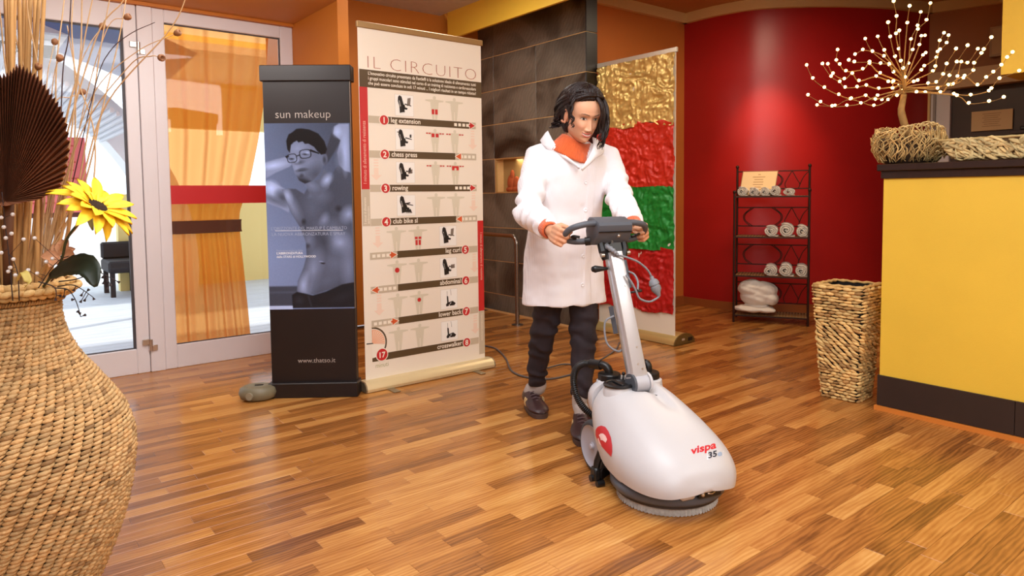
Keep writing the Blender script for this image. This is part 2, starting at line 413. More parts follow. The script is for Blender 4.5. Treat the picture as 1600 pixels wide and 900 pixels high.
MB().box(7.0, 7.03, 2.60, 2.66, 0, 2.0).build('door_frame', mat('frame_cream', (216, 176, 110), .5), d3)
MB().box(7.0, 7.03, 2.555, 2.575, 0, 2.0).build('door_seam', mat('frame_grey', (150, 140, 132), .5), d3)
bulk = struct('wall_bulkhead', MB().box(4.3, 4.6, -2.6, 1.26, 1.70, 2.8), YELLOW, RM)
struct('wall_far_right', MB().box(-3.2, 7.5, -2.7, -2.6, 0, 2.8), mat('hall_paint', (222, 176, 96), .6), RM)
struct('wall_behind_camera', MB().box(-3.3, -3.2, -2.6, 5.2, 0, 2.8), MATS['hall_paint'], RM)
# tiled slate wall
def slate():
    m = mat('slate_tile', (62, 55, 48), .34, spec=.8)
    nt = m.node_tree; N = nt.nodes; L = nt.links; bs = N['Principled BSDF']
    tc = N.new('ShaderNodeTexCoord'); oi = N.new('ShaderNodeObjectInfo')
    ad = N.new('ShaderNodeVectorMath'); ad.operation = 'MULTIPLY_ADD'; L.new(oi.outputs['Random'], ad.inputs[0]); ad.inputs[1].default_value = (9, 5, 3); L.new(tc.outputs['Object'], ad.inputs[2])
    n = N.new('ShaderNodeTexNoise'); n.inputs['Scale'].default_value = 1.3; n.inputs['Detail'].default_value = 5; n.inputs['Distortion'].default_value = 1.5; L.new(ad.outputs[0], n.inputs[0])
    wv = N.new('ShaderNodeTexWave'); wv.wave_type = 'RINGS'; wv.inputs['Scale'].default_value = 9; wv.inputs['Distortion'].default_value = 10; wv.inputs['Detail'].default_value = 4; L.new(ad.outputs[0], wv.inputs[0])
    cr = N.new('ShaderNodeValToRGB'); e = cr.color_ramp.elements; e[0].position = .34; e[0].color = col(36, 33, 30); e[1].position = .62; e[1].color = col(122, 118, 106)
    L.new(n.outputs[0], cr.inputs[0])
    mx = N.new('ShaderNodeMix'); mx.data_type = 'RGBA'; mx.blend_type = 'OVERLAY'; mx.inputs[0].default_value = .10; L.new(cr.outputs[0], mx.inputs[6]); L.new(wv.outputs[0], mx.inputs[7])
    L.new(mx.outputs[2], bs.inputs['Base Color'])
    bp = N.new('ShaderNodeBump'); bp.inputs['Strength'].default_value = .18; bp.inputs['Distance'].default_value = .004; L.new(wv.outputs[1], bp.inputs['Height']); L.new(bp.outputs[0], bs.inputs['Normal'])
    return m
SLATE = slate()
tw = struct('wall_tiled', MB().box(3.820, 3.93, 3.880, 5.06, 0, 1.11).box(3.820, 3.93, 3.880, 4.48, 1.11, 1.425).box(3.91, 3.93, 4.48, 5.06, 1.11, 1.425).box(3.820, 3.93, 3.880, 5.06, 1.425, 2.8).box(3.820, 3.93, 5.06, 5.3, 0, 2.8), mat('gold_grout', (226, 184, 124), .5), RM)
zs = [.012, .17, .48, .79, 1.11, 1.425, 1.74, 2.05, 2.36, 2.67, 2.79]
aa = [3.88, 4.482, 5.082, 5.32]
for i in range(len(zs) - 1):
    for j in range(3):
        y0, y1 = aa[j], aa[j + 1]
        if i == 4 and j == 1: continue
        MB().box(3.816 + .0015 * rng.random(), 3.829, y0 + .0003, y1 - .0003, zs[i] + .0032, zs[i + 1] - .0032, .0012).build('tile', SLATE, tw)
    MB().box(3.818, 3.94, 3.872, 3.889, zs[i] + .0032, zs[i + 1] - .0032, .0012).build('tile', mat('black_tile', (22, 18, 18), .4), tw)
struct('baseboard_tiled', MB().box(3.804, 3.83, 3.868, 5.3, 0, .012), MATS['gold_grout'], RM)
# glazed niche with a terracotta cloth
nt_ = MB().box(3.812, 3.826, 4.482, 4.49, 1.112, 1.423).box(3.812, 3.826, 5.05, 5.06, 1.112, 1.423).box(3.812, 3.826, 4.482, 5.06, 1.112, 1.12).box(3.812, 3.826, 4.482, 5.06, 1.415, 1.423).build('niche_frame', mat('niche_gold', (205, 170, 110), .35, .4), tw)
MB().box(3.904, 3.909, 4.482, 5.06, 1.12, 1.42).build('niche_back', mat('niche_back', (176, 146, 92), .6), tw)
def glass_mat(name='clear_glass', tint=(1, 1, 1), refl=1.0):
    m = bpy.data.materials.new(name); m.use_nodes = True; N = m.node_tree.nodes; L = m.node_tree.links; N.remove(N['Principled BSDF'])
    out = N['Material Output']; tr = N.new('ShaderNodeBsdfTransparent'); tr.inputs[0].default_value = (*tint, 1); gl = N.new('ShaderNodeBsdfGlossy'); gl.inputs['Roughness'].default_value = .02
    fr = N.new('ShaderNodeFresnel'); fr.inputs[0].default_value = 1.45; mu = N.new('ShaderNodeMath'); mu.operation = 'MULTIPLY'; mu.inputs[1].default_value = refl; L.new(fr.outputs[0], mu.inputs[0])
    ge = N.new('ShaderNodeNewGeometry'); sb_ = N.new('ShaderNodeMath'); sb_.operation = 'SUBTRACT'; sb_.inputs[0].default_value = 1; L.new(ge.outputs['Backfacing'], sb_.inputs[1]); m3 = N.new('ShaderNodeMath'); m3.operation = 'MULTIPLY'; L.new(mu.outputs[0], m3.inputs[0]); L.new(sb_.outputs[0], m3.inputs[1])
    mi = N.new('ShaderNodeMixShader'); L.new(m3.outputs[0], mi.inputs[0]); L.new(tr.outputs[0], mi.inputs[1]); L.new(gl.outputs[0], mi.inputs[2]); L.new(mi.outputs[0], out.inputs[0])
    return m
GLASS = glass_mat()
MB().box(3.819, 3.822, 4.49, 5.05, 1.12, 1.415).build('niche_glass', GLASS, tw)
cm = MB().ell(room(0, 0), .01)
cl_mb = MB(); 
for k in range(9):
    cl_mb.ell((3.862 + rng.uniform(-.008, .008), 4.93 - .035 * k + .02 * rng.random(), 1.135 + .01 * rng.random()), (.022, .04, .02 + .01 * rng.random()), 10, 6)
cl_mb.ell((3.866, 4.90, 1.20), (.02, .05, .075), 12, 8).ell((3.866, 4.82, 1.19), (.02, .045, .07), 12, 8).ell((3.866, 4.88, 1.27), (.018, .025, .05), 12, 8)
tc_ = cl_mb.build('folded_cloth', mat('terracotta_cloth', (178, 84, 42), .9, var=.2, vscale=30), None, RM, smooth=True)
tag(tc_, 'terracotta cloth bundled inside the glazed niche of the slate wall', 'cloth')

# ------------------------------------------------------------------ entrance doors
WHITE_AL = mat('white_aluminium', (232, 226, 228), .4, var=.02, vscale=4)
d1 = struct('door_1', MB().box(-.75, -.66, 4.77, 4.83, .0, 2.28, .004).box(.77, .842, 4.77, 4.83, .0, 2.28, .004).box(-.66, .77, 4.77, 4.83, .0, .157, .004).box(-.66, .77, 4.77, 4.83, 2.132, 2.28, .004), WHITE_AL, RM)
MB().box(-.66, .77, 4.80, 4.806, .157, 2.132).build('pane', GLASS, d1)
MB().box(.755, .77, 4.786, 4.80, .157, 2.132).build('gasket', mat('gasket', (70, 66, 70), .6), d1)
MB().box(.30, .77, 4.786, 4.80, .157, .163).box(-.66, .77, 4.786, 4.80, 2.122, 2.132).build('gasket', MATS['gasket'], d1)
w1 = struct('window_1', MB().box(.845, .93, 4.76, 4.84, .0, 2.28, .004).box(.93, 1.0, 4.77, 4.83, 0, 2.28, .004).box(1.735, 1.822, 4.77, 4.83, 0, 2.28, .004).box(1.0, 1.735, 4.77, 4.83, 0, .15, .004).box(1.0, 1.735, 4.77, 4.83, 2.2, 2.28, .004), WHITE_AL, RM)
MB().box(1.0, 1.735, 4.80, 4.806, .15, 2.2).build('pane', GLASS, w1)
MB().box(1.0, 1.735, 4.788, 4.80, 2.193, 2.2).box(1.0, 1.735, 4.788, 4.80, .15, .155).box(1.728, 1.735, 4.788, 4.80, .15, 2.2).build('gasket', MATS['gasket'], w1)
MB().box(1.0, 1.735, 4.794, 4.7985, 1.058, 1.178).build('red_band', mat('red_sticker', (205, 34, 36), .45), w1)
CHROME = mat('brushed_nickel', (206, 198, 188), .28, .9)
for z in (.175, 2.02):
    h = MB().cyl((.847, 4.752, z - .035), (.847, 4.752, z + .035), .011, 14).box(.80, .845, 4.752, 4.772, z + .002, z + .038, .003).box(.849, .885, 4.748, 4.762, z - .038, z - .002, .003).build('hinge', CHROME, w1, smooth=True, auto=40)
struct('wall_left_end', MB().box(-3.2, -.75, 4.75, 4.95, 0, 2.281), ORANGE, RM)
# ------------------------------------------------------------------ curtain behind the fixed pane
def curtain_mat():
    m = bpy.data.materials.new('orange_voile'); m.use_nodes = True; N = m.node_tree.nodes; L = m.node_tree.links; bs = N['Principled BSDF']; out = N['Material Output']
    bs.inputs['Base Color'].default_value = col(222, 128, 40); bs.inputs['Roughness'].default_value = .8
    tl = N.new('ShaderNodeBsdfTranslucent'); tl.inputs[0].default_value = col(240, 140, 44)
    tr = N.new('ShaderNodeBsdfTransparent'); tr.inputs[0].default_value = col(255, 196, 120)
    m1 = N.new('ShaderNodeMixShader'); m1.inputs[0].default_value = .35; L.new(bs.outputs[0], m1.inputs[1]); L.new(tl.outputs[0], m1.inputs[2])
    m2 = N.new('ShaderNodeMixShader'); lw = N.new('ShaderNodeLayerWeight'); lw.inputs[0].default_value = .4
    mr = N.new('ShaderNodeMapRange'); mr.inputs[3].default_value = .50; mr.inputs[4].default_value = .02; L.new(lw.outputs['Facing'], mr.inputs[0]); L.new(mr.outputs[0], m2.inputs[0])
    L.new(m1.outputs[0], m2.inputs[1]); L.new(tr.outputs[0], m2.inputs[2]); L.new(m2.outputs[0], out.inputs[0])
    return m
VOILE = curtain_mat()
ct = thing('curtain', 'sheer orange curtain tied back behind the fixed glass pane', 'curtain', room(1.36, 4.90, 0), RANG)
def curtain_edge(z):                       # left and right edge of the cloth, in room b
    ks = [(.05, 1.0, 1.50), (.30, 1.0, 1.485), (.88, 1.0, 1.45), (.92, 1.0, 1.45), (1.0, 1.0, 1.455), (1.2, 1.0, 1.53), (1.5, 1.0, 1.60), (1.8, .98, 1.655), (2.27, .96, 1.70)]
    for i in range(len(ks) - 1):
        if ks[i][0] <= z <= ks[i + 1][0]:
            t = (z - ks[i][0]) / (ks[i + 1][0] - ks[i][0]); t = t * t * (3 - 2 * t) if i in (3,) else t
            return ks[i][1] + (ks[i + 1][1] - ks[i][1]) * t, ks[i][2] + (ks[i + 1][2] - ks[i][2]) * t
    return ks[-1][1:]
R = []
for i in range(70):
    z = .06 + (2.26 - .06) * i / 69; l, r = curtain_edge(z); row = []
    for k in range(150):
        u = k / 149; uu = u + .012 * math.sin(7 * u + 2 * z)
        amp = .020 + .016 * min(1, abs(z - .9) / .5)
        y = amp * (math.sin(uu * 29 + .4 * math.sin(z * 2)) + .5 * math.sin(uu * 53 + 1 + z * .5) * (1 if z < .9 else .35)) * .6
        row.append((l + (r - l) * u - 1.36, y, z))
    R.append(row)
MB().loft(R, closed=False).build('curtain_cloth', VOILE, ct, smooth=True)
R = []
for z in (.86, .875, .90, .93, .945):
    row = []
    for k in range(30):
        a = 2 * math.pi * k / 30; row.append((1.235 - 1.36 + (.235 + .003 * math.sin(z * 200)) * math.cos(a), .046 * math.sin(a) * (1 if math.sin(a) < 0 else .8), z))
    R.append(row)
MB().loft(R, caps=False).build('tie_band', mat('brown_tie', (92, 50, 30), .85), ct, smooth=True)
MB().cyl((-.42, 0, 2.272), (.40, 0, 2.272), .008, 10).build('curtain_rod', WHITE_AL, ct)

# ------------------------------------------------------------------ outside the doors
EXT_W = mat('outside_white', (236, 236, 238), .7)
deck = MB()
for k in range(46):
    y = 4.97 + k * .145
    deck.box(-7, 4.6, y, y + .139, -.09, -.05, .003)
dk = deck.build('terrace_deck', mat('deck_grey', (196, 202, 208), .6, var=.10, vscale=3, stretch=(1, 6, 1)), None, RM); dk['kind'] = 'structure'
struct('wall_outside', MB().box(-7, 5.5, 11.6, 11.8, -.1, 1.0).box(-7, 5.5, 11.6, 11.8, 2.2, 2.5), EXT_W, RM)
struct('wall_outside_yellow', MB().box(1.4, 5.5, 9.6, 9.75, -.1, 1.15).box(1.9, 5.5, 9.6, 9.75, 2.0, 3.2), mat('outside_yellow', (236, 214, 140), .7), RM)
# curved white arch and canopy
R = []
for i in range(25):
    t = math.radians(-10 + 110 * i / 24); c = (-.9, 8.8, .3)
    R.append([(c[0] + r * math.cos(t) * 1.1, c[1] + dy, c[2] + r * math.sin(t)) for r, dy in ((2.4, 0), (2.75, 0), (2.75, .5), (2.4, .5))])
arch = MB().loft(R).build('garden_arch', EXT_W, None, RM, smooth=True, auto=40); tag(arch, 'white curved arch standing on the terrace outside the glass door', 'arch')
cn = thing('terrace_canopy', 'white terrace canopy with ribbed roof and dark beam outside the door', 'canopy', room(0, 7.0, 0), RANG)
MB().box(-3.5, 5.4, .6, 2.6, 2.62, 2.70).build('canopy_slab', EXT_W, cn)
MB().box(-3.4, .7, .9, 1.0, 2.45, 2.56).build('beam', mat('dark_beam', (40, 32, 34), .6), cn)
MB().add([(-.6, -.8, 3.1), (1.6, -.6, 2.35), (1.7, 1.6, 2.3), (-.5, 1.4, 3.05)], [(0, 1, 2, 3)]).build('blue_panel', mat('blue_panel', (70, 96, 150), .4), cn)
rb = MB()
for k in range(22):
    t = k / 22; rb.box(.2 + t * 1.0, .228 + t * 1.0, -.2, 1.9, 2.32 - t * .62, 2.36 - t * .62)
rb.build('rib_panel', mat('rib_white', (220, 222, 226), .6), cn)
MB().box(-3.4, -3.3, .6, .7, -.05, 2.62).build('post', EXT_W, cn)
MB().box(5.3, 5.4, .6, .7, -.05, 2.62).build('post', EXT_W, cn)
bn = thing('garden_bench', 'low dark bench seen through the glass door', 'bench', room(.62, 9.3, -.05), RANG)
MB().box(.58, .95, -.3, .3, .28, .42, .02).build('seat', mat('black_cushion', (30, 26, 30), .7), bn)
MB().box(.58, .95, .2, .3, .42, .62, .02).build('backrest', MATS['black_cushion'], bn)
for x in (.60, .88):
    for y in (-.26, .24): MB().box(x, x + .05, y, y + .05, 0, .28).build('leg', MATS['black_cushion'], bn)
pn = thing('notice_board', 'pink notice board with handwritten lines outside the glass door', 'sign', room(.57, 7.0, -.05), RANG)
MB().box(-.23, .23, 0, .03, 1.03, 1.68, .004).build('board', mat('pink_board', (224, 120, 126), .6), pn)
MB().box(-.25, .25, .01, .04, .99, 1.03).box(-.22, -.19, .0, .04, 0, .99).box(-.08, -.05, 0, .04, 0, .99).build('stand_frame', mat('board_frame', (90, 50, 50), .6), pn)
lm = MB()
for k in range(8):
    z = 1.60 - k * .07; x = -.18
    while x < .12:
        w = rng.uniform(.03, .08); lm.rect(x, z, x + w, z + .012, -.002); x += w + .02
lm.build('handwriting', mat('board_ink', (190, 84, 70), .7), pn)['kind'] = 'stuff'
# ------------------------------------------------------------------ black display stand with the grey-blue photo print
BLACKP = mat('black_laminate', (30, 22, 22), .42, var=.12, vscale=5)
p0 = Vector((-1.327, 3.70, 0)); sw = .463
st = thing('display_stand', 'tall black display stand with monochrome photo of a bare-chested man', 'display stand', (p0.x + sw / 2, p0.y + .0, 0), math.radians(1.5))
MB().box(-.231, .231, .0, .06, .075, 1.725, .003).build('column', BLACKP, st)
MB().box(-.243, .243, -.012, .072, 1.715, 1.80, .004).build('cap', BLACKP, st)
MB().box(-.245, .242, -.03, .078, 0, .082, .004).build('base', BLACKP, st)
MB().box(.2305, .2345, .001, .012, .485, 1.715).build('edge_strip', mat('steel_edge', (150, 140, 130), .3, .8), st)
# the photo print: a grid with the picture's tones as point colours
X0, X1, Y0, Y1 = 415.5, 549.0, 193.0, 483.5
nx, ny = 180, 390
gx, gy = np.meshgrid(np.linspace(X0, X1, nx), np.linspace(Y0, Y1, ny))
S = np.zeros((ny, nx, 3))
def tone(v): return np.array([v * .84, v * .93, v * 1.18])
for ch in range(3): S[..., ch] = (72 + 52 * np.clip((gy - 195) / 210, 0, 1) + 14 * np.clip((470 - gx) / 60, -1, 1))
S *= np.array([.80, .92, 1.22])
def smooth_(d, s): return np.clip(.5 - d / (2 * s), 0, 1)
def sdpoly(pts):
    d = np.full(gx.shape, 1e9); inside = np.zeros(gx.shape, bool); n = len(pts)
    for i in range(n):
        ax, ay = pts[i]; bx, by = pts[(i + 1) % n]; ex, ey = bx - ax, by - ay
        t = np.clip(((gx - ax) * ex + (gy - ay) * ey) / (ex * ex + ey * ey + 1e-9), 0, 1)
        d = np.minimum(d, np.hypot(gx - ax - t * ex, gy - ay - t * ey))
        c = ((ay > gy) != (by > gy)) & (gx < (bx - ax) * (gy - ay) / ((by - ay) if by != ay else 1e-9) + ax); inside ^= c
    return np.where(inside, -d, d)
def paint(a, v):
    a = a[..., None]
    S[:] = S * (1 - a) + (tone(v) if np.isscalar(v) else v) * a
def P_(pts, v, s=1.0, o=1.0): paint(smooth_(sdpoly(pts), s) * o, v)
def E_(x, y, rx, ry, v, s=.25, ang=0, o=1.0, clip=None):
    c, s_ = math.cos(math.radians(ang)), math.sin(math.radians(ang)); u = (gx - x) * c + (gy - y) * s_; w = -(gx - x) * s_ + (gy - y) * c
    a = np.clip((1 + s - np.hypot(u / rx, w / ry)) / (2 * s), 0, 1) * o
    if clip is not None: a = a * clip
    paint(a, v)
def za(*p): return [(400 + x / 5.625, 180 + y / 5.625) for x, y in p]
def zb(*p): return [(410 + x / 5.293, 320 + y / 5.293) for x, y in p]
# sea band and beach strip behind
P_([(415, 447), (460, 447), (460, 478), (415, 478)], 62, 1.5); P_([(415, 455), (460, 455), (460, 458), (415, 458)], 84, 1.5, .7); P_([(415, 478), (452, 478), (452, 484), (415, 484)], 190, .8)
# left forearm and upper arm
P_(za((70, 415), (180, 385), (270, 365), (330, 420), (300, 450), (180, 500), (90, 550)), 128, 1.2); E_(428, 258, 14, 4, 170, .9, -10)
P_(za((70, 570), (130, 575), (180, 600), (250, 640), (300, 690), (310, 760), (280, 850), (200, 805), (95, 765)), 132, 1.2)
E_(424, 293, 9, 8, 185, .9, 20); E_(441, 308, 10, 7, 70, .8, 50); E_(428, 312, 16, 4, 90, .9, 25)
body = za((230, 650), (280, 640), (350, 645), (420, 690), (450, 640), (520, 600), (600, 640), (650, 560), (700, 470), (740, 440), (830, 500), (860, 800)) + zb((730, 100), (735, 660), (640, 670), (400, 745), (262, 722), (270, 630), (320, 520), (350, 420), (345, 300), (300, 180), (230, 60))
bc = smooth_(sdpoly(body), 1.0)
P_(body, 66, 1.0)
E_(455, 320, 7, 22, 120, .9, -25, 1, bc); E_(449, 305, 5, 9, 150, .8, -20, 1, bc)
E_(520, 295, 22, 20, 62, .9, 0, 1, bc); E_(500, 306, 12, 9, 92, .9, 0, 1, bc); E_(497, 297, 12, 3, 140, .9, -35, 1, bc)
E_(487, 325, 13, 20, 82, .9, 0, 1, bc); E_(505, 345, 5, 9, 132, .9, 20, 1, bc); E_(515, 362, 20, 14, 104, .9, 0, 1, bc); E_(529, 380, 14, 12, 150, .9, 15, .9, bc)
E_(497, 385, 13, 26, 54, .7, 18, .9, bc); E_(480, 375, 7, 10, 118, .9, 0, .8, bc); E_(478, 384, 3.5, 3, 46, .8, 0, .8, bc)
E_(520, 412, 24, 18, 100, .9, 0, .9, bc); E_(484, 425, 10, 30, 138, .9, 12, .9, bc); E_(470, 446, 8, 14, 168, .9, 10, .9, bc); E_(480, 440, 3, 14, 104, .9, 8, .8, bc)
E_(505, 440, 20, 12, 92, .9, -15, .9, bc); E_(541, 420, 8, 30, 122, .9, 0, .8, bc); E_(533, 352, 9, 7, 78, .9, 0, .8, bc)
E_(473, 346, 3, 4, 34, .7, 0, .9, bc); E_(528, 326, 4.5, 4, 36, .7, 0, .9, bc); E_(501, 411, 3.2, 1.6, 24, .5, 10, 1, bc); E_(499, 409, 4, 1, 150, .5, 10, .8, bc)
E_(543, 335, 8, 10, 160, .9, 40, .8)
# right arm: dark forearm, light upper arm
P_(za((690, 120), (720, 95), (760, 150), (755, 225), (700, 320), (640, 410), (610, 440), (625, 300)), 48, 1.2)
P_(za((700, 105), (740, 80), (830, 80), (830, 505), (780, 490), (735, 440), (720, 330), (750, 225), (715, 190), (690, 165)), 128, 1.2); E_(540, 240, 4, 22, 158, .9); E_(529, 207, 5, 6, 160, .9); E_(531, 250, 5, 12, 100, .9, 0, .8)
# neck
P_(za((440, 600), (560, 560), (600, 470), (665, 545), (640, 640), (560, 700), (500, 730), (455, 660)), 84, 1.0); E_(511, 281, 5, 8, 158, .9, 40); E_(487, 290, 8, 5, 110, .9, 30)
# face, ear, hair
face = za((298, 290), (320, 240), (420, 215), (520, 260), (590, 330), (600, 430), (570, 500), (500, 575), (430, 600), (380, 570), (345, 510), (322, 430), (300, 350))
fc = smooth_(sdpoly(face), .8); P_(face, 96, .8)
E_(466, 232, 12, 9, 122, .9, -10, 1, fc); E_(464, 262, 8, 10, 130, .9, 0, .9, fc); E_(484, 256, 9, 8, 112, .9, 0, .9, fc); E_(494, 272, 11, 12, 66, .9, 40, .9, fc)
E_(470, 280, 10, 5, 46, .8, 15, .9, fc); E_(476, 284, 11, 3.2, 30, .7, 8, .9, fc); E_(471.5, 273, 2.6, 3, 40, .7, 0, .9, fc); E_(466, 270, 7, 3, 100, .8, 0, .8, fc)
E_(472.5, 265.5, 8, 2.2, 56, .6, -8, 1, fc); E_(473, 263.3, 5, 1.2, 72, .6, -8, 1, fc); E_(469, 253.5, 6, 2.6, 62, .8, -10, .9, fc); E_(466, 246, 3, 6, 118, .9, 0, .9, fc); E_(465, 251, 2.6, 2.6, 150, .8, 0, .7, fc)
E_(507.5, 249, 5, 8.5, 96, .3); E_(508, 250, 2.5, 5.5, 52, .7)
P_(za((286, 300), (278, 225), (300, 170), (335, 150), (370, 122), (410, 118), (480, 128), (560, 165), (610, 230), (632, 300), (618, 340), (580, 348), (545, 315), (520, 280), (470, 250), (440, 252), (420, 230), (385, 240), (370, 222), (340, 240), (318, 262), (306, 330)), 14, .8)
def frame(cx, cy, rx, ry, ang):
    c, s_ = math.cos(math.radians(ang)), math.sin(math.radians(ang)); u = ((gx - cx) * c + (gy - cy) * s_) / rx; w = (-(gx - cx) * s_ + (gy - cy) * c) / ry
    rr = (np.abs(u) ** 3.2 + np.abs(w) ** 3.2) ** (1 / 3.2)
    paint(np.clip(1.15 - rr, 0, 1) * .35, 150); paint(np.clip(1 - np.abs(rr - 1) / .13, 0, 1) ** .7, 16)
frame(457.6, 247, 7.2, 6.4, -8); frame(478.3, 240.5, 8.6, 6.6, -8)
P_([(465, 243), (470, 241), (470, 242.5), (465, 244.6)], 16, .5); P_([(486, 233), (500, 239), (500, 241), (486, 236.5)], 16, .5); P_([(447, 244), (452, 242), (453, 244.5), (449, 247)], 16, .5)
E_(457, 248, 3, 1.2, 30, .8); E_(479, 241, 4, 1.3, 30, .8); E_(482, 239, 3, 2, 170, .8, 0, .6)
# jeans
jn = [(451, 461), (459, 456), (484, 462), (505, 456), (531, 445), (550, 442), (550, 481.5), (452, 481.5)]
P_(jn, 26, .8); E_(462, 470, 6, 6, 40, .9); P_([(475, 462), (480, 480), (483, 480), (478, 462)], 44, 1, .8); E_(530, 465, 14, 5, 34, .9, -20)
S += vnoise(np.stack([gx.ravel() * 1.3, gy.ravel() * 1.3, 0 * gx.ravel()], 1), 3).reshape(ny, nx)[..., None] * 3
V = np.clip((S * 1.16 + 6) / 255, 0, 1); V = np.where(V <= .04045, V / 12.92, ((V + .055) / 1.055) ** 2.4)
mb = MB(); mb.v = [((x - (X0 + X1) / 2) / (X1 - X0) * .460, -.0006, .485 + (Y1 - y) / (Y1 - Y0) * 1.007) for y, x in zip(gy.ravel(), gx.ravel())]
mb.f = [(i * nx + k, (i + 1) * nx + k, (i + 1) * nx + k + 1, i * nx + k + 1) for i in range(ny - 1) for k in range(nx - 1)]; mb.mi = [0] * len(mb.f)
o = mb.build('photo_print', mat('photo_print', (100, 100, 120), .28, attr='tint'), st)
set_color(o.data, np.concatenate([V.reshape(-1, 3), np.ones((nx * ny, 1))], 1)); o['label'] = 'grey-blue photo of a bare-chested man with glasses'
TXG = mat('print_grey', (176, 164, 156), .5); TXW = mat('print_white', (228, 232, 240), .5); TXP = mat('print_pale', (170, 180, 205), .5)
def spx(px, py): return (px - (X0 + X1) / 2) / (X1 - X0) * .460, .485 + (Y1 - py) / (Y1 - Y0) * 1.007
x, z = spx(476.5, 185); text('sun makeup', .062, x, z, -.0012, TXG, st, align='CENTER', thin=-.0006)
x, z = spx(487, 569); text('www.thatso.it', .036, x, z, -.0012, TXG, st, align='CENTER')
x, z = spx(481, 358.5); text("L'ORIZZONTE DEL MAKEUP \u00c8 CAMBIATO", .0245, x, z, -.0014, TXP, st, align='CENTER', thin=-.0003, sx=.90)
x, z = spx(480, 367.5); text('LA NUOVA ABBRONZATURA \u00c8 SPRAY', .0245, x, z, -.0014, TXP, st, align='CENTER', thin=-.0003, sx=.95)
x0, z0 = spx(428, 360); x1, _ = spx(534, 360); MB().rect(x0, z0, x1, z0 + .0022, -.0012).build('rule_line', TXW, st)
x, z = spx(429, 392); text('Finalmente anche in Italia', .014, x, z, -.0014, TXP, st)
x, z = spx(429, 396.5); text("L'ABBRONZATURA", .0165, x, z, -.0014, TXW, st, thin=.0005)
x, z = spx(429, 402); text('delle STARS di HOLLYWOOD', .0165, x, z, -.0014, TXW, st, thin=.0003)

# ------------------------------------------------------------------ roll-up banner
bn = thing('rollup_banner', 'tall white roll-up banner headed IL CIRCUITO with numbered exercise rows', 'banner', room(1.70, 3.50, 0), RANG)
BW = .832
CREAMV = mat('banner_vinyl', (248, 236, 218), .45); 
R = []
for i in range(40):
    z = .052 + (2.035 - .052) * i / 39
    R.append([(BW * k / 16, 0, z) for k in range(17)])
MB().loft(R, closed=False).build('banner_sheet', CREAMV, bn)
mb = MB(); prof = [(-.02, .004), (-.066, .004), (-.070, .02), (-.062, .040), (-.042, .056), (-.004, .058), (.004, .058), (.05, .05), (.065, .02), (.062, .004)]
mb.loft([[(x, p[0], p[1]) for p in prof] for x in (-.022, BW + .026)]).build('cassette', mat('cassette_cream', (226, 206, 160), .35, .25), bn, smooth=True, auto=35)
for x in (-.030, BW + .026):
    MB().loft([[(xx, p[0] * 1.02, p[1] * 1.02) for p in prof] for xx in (x, x + .008)]).build('end_cap', mat('cap_grey', (150, 132, 104), .4, .5), bn)
MB().box(-.006, BW + .010, -.010, .010, 2.022, 2.056, .003).build('top_rail', mat('rail_bronze', (176, 142, 96), .35, .5), bn)
MB().cyl((BW / 2, .018, .05), (BW / 2, .018, 2.03), .008, 10).build('support_pole', CHROME, bn)
for x in (.12, BW - .12): MB().box(x - .02, x + .02, -.15, .13, .0, .006, .002).build('foot', MATS['cap_grey'], bn)
OL = mat('print_olive', (92, 72, 46), .5); TAUPE = mat('print_taupe', (206, 190, 164), .5); PRED = mat('print_red', (206, 44, 44), .45); PCR = mat('print_cream', (250, 240, 222), .5)
FIG = mat('print_figure', (226, 216, 192), .5); PINK = mat('print_pink', (250, 222, 200), .5); ORG = mat('print_orange', (222, 96, 48), .5); BLK = mat('print_black', (34, 28, 26), .5); GRY = mat('print_machine', (130, 116, 104), .5); CARDM = mat('print_card', (252, 248, 240), .5); CARDL = mat('print_card_line', (226, 214, 196), .5); TITLE = mat('print_title', (176, 96, 66), .5); GREEN = mat('print_green', (150, 150, 60), .5); PINKD = mat('print_side_text', (240, 190, 170), .5)
def y_(k): return -.0006 - .0005 * k
ZB = [1.545, 1.352, 1.160, .969, .778, .585, .392, .196]; BHt = .040
# header and side bands
MB().rect(.005, 1.700, BW, 1.797, y_(1)).build('header_band', OL, bn)
MB().rect(.003, 1.135, .052, 1.700, y_(1)).build('side_band', PRED, bn); MB().rect(.003, .93, .052, 1.135, y_(1)).build('side_band', TAUPE, bn)
MB().rect(.788, .362, BW, .935, y_(1)).build('side_band', PRED, bn); MB().rect(.788, .085, BW, .362, y_(1)).build('side_band', TAUPE, bn)
text('I minuto di allenamento di resistenza', .030, .035, 1.165, y_(2), PINKD, bn, rot=-math.pi / 2, sx=.78)
text('5 minuti di allenamento', .022, .028, .94, y_(2), PCR, bn, rot=-math.pi / 2, sx=.72); text('cardiovascolare', .022, .047, .94, y_(2), PCR, bn, rot=-math.pi / 2, sx=.72)
text('I minuto di allenamento di resistenza', .026, .806, .86, y_(2), PINKD, bn, rot=math.pi / 2, sx=.78)
text('5 minuti di allenamento cardiovascolare', .018, .806, .345, y_(2), PCR, bn, rot=math.pi / 2, sx=.60)
me = text_mesh('IL CIRCUITO', .098, thin=-.0028, sx=1.0, spacing=1.12)
c = getco(me); c[:, 0] = (c[:, 0] - c[:, 0].min()) / (c[:, 0].max() - c[:, 0].min()) * .735 + .057; c[:, 1] = c[:, 1] * 1.02 + 1.806; setco(me, np.stack([c[:, 0], np.full(len(c), y_(1)), c[:, 1]], 1)); link('title', me, TITLE, bn)
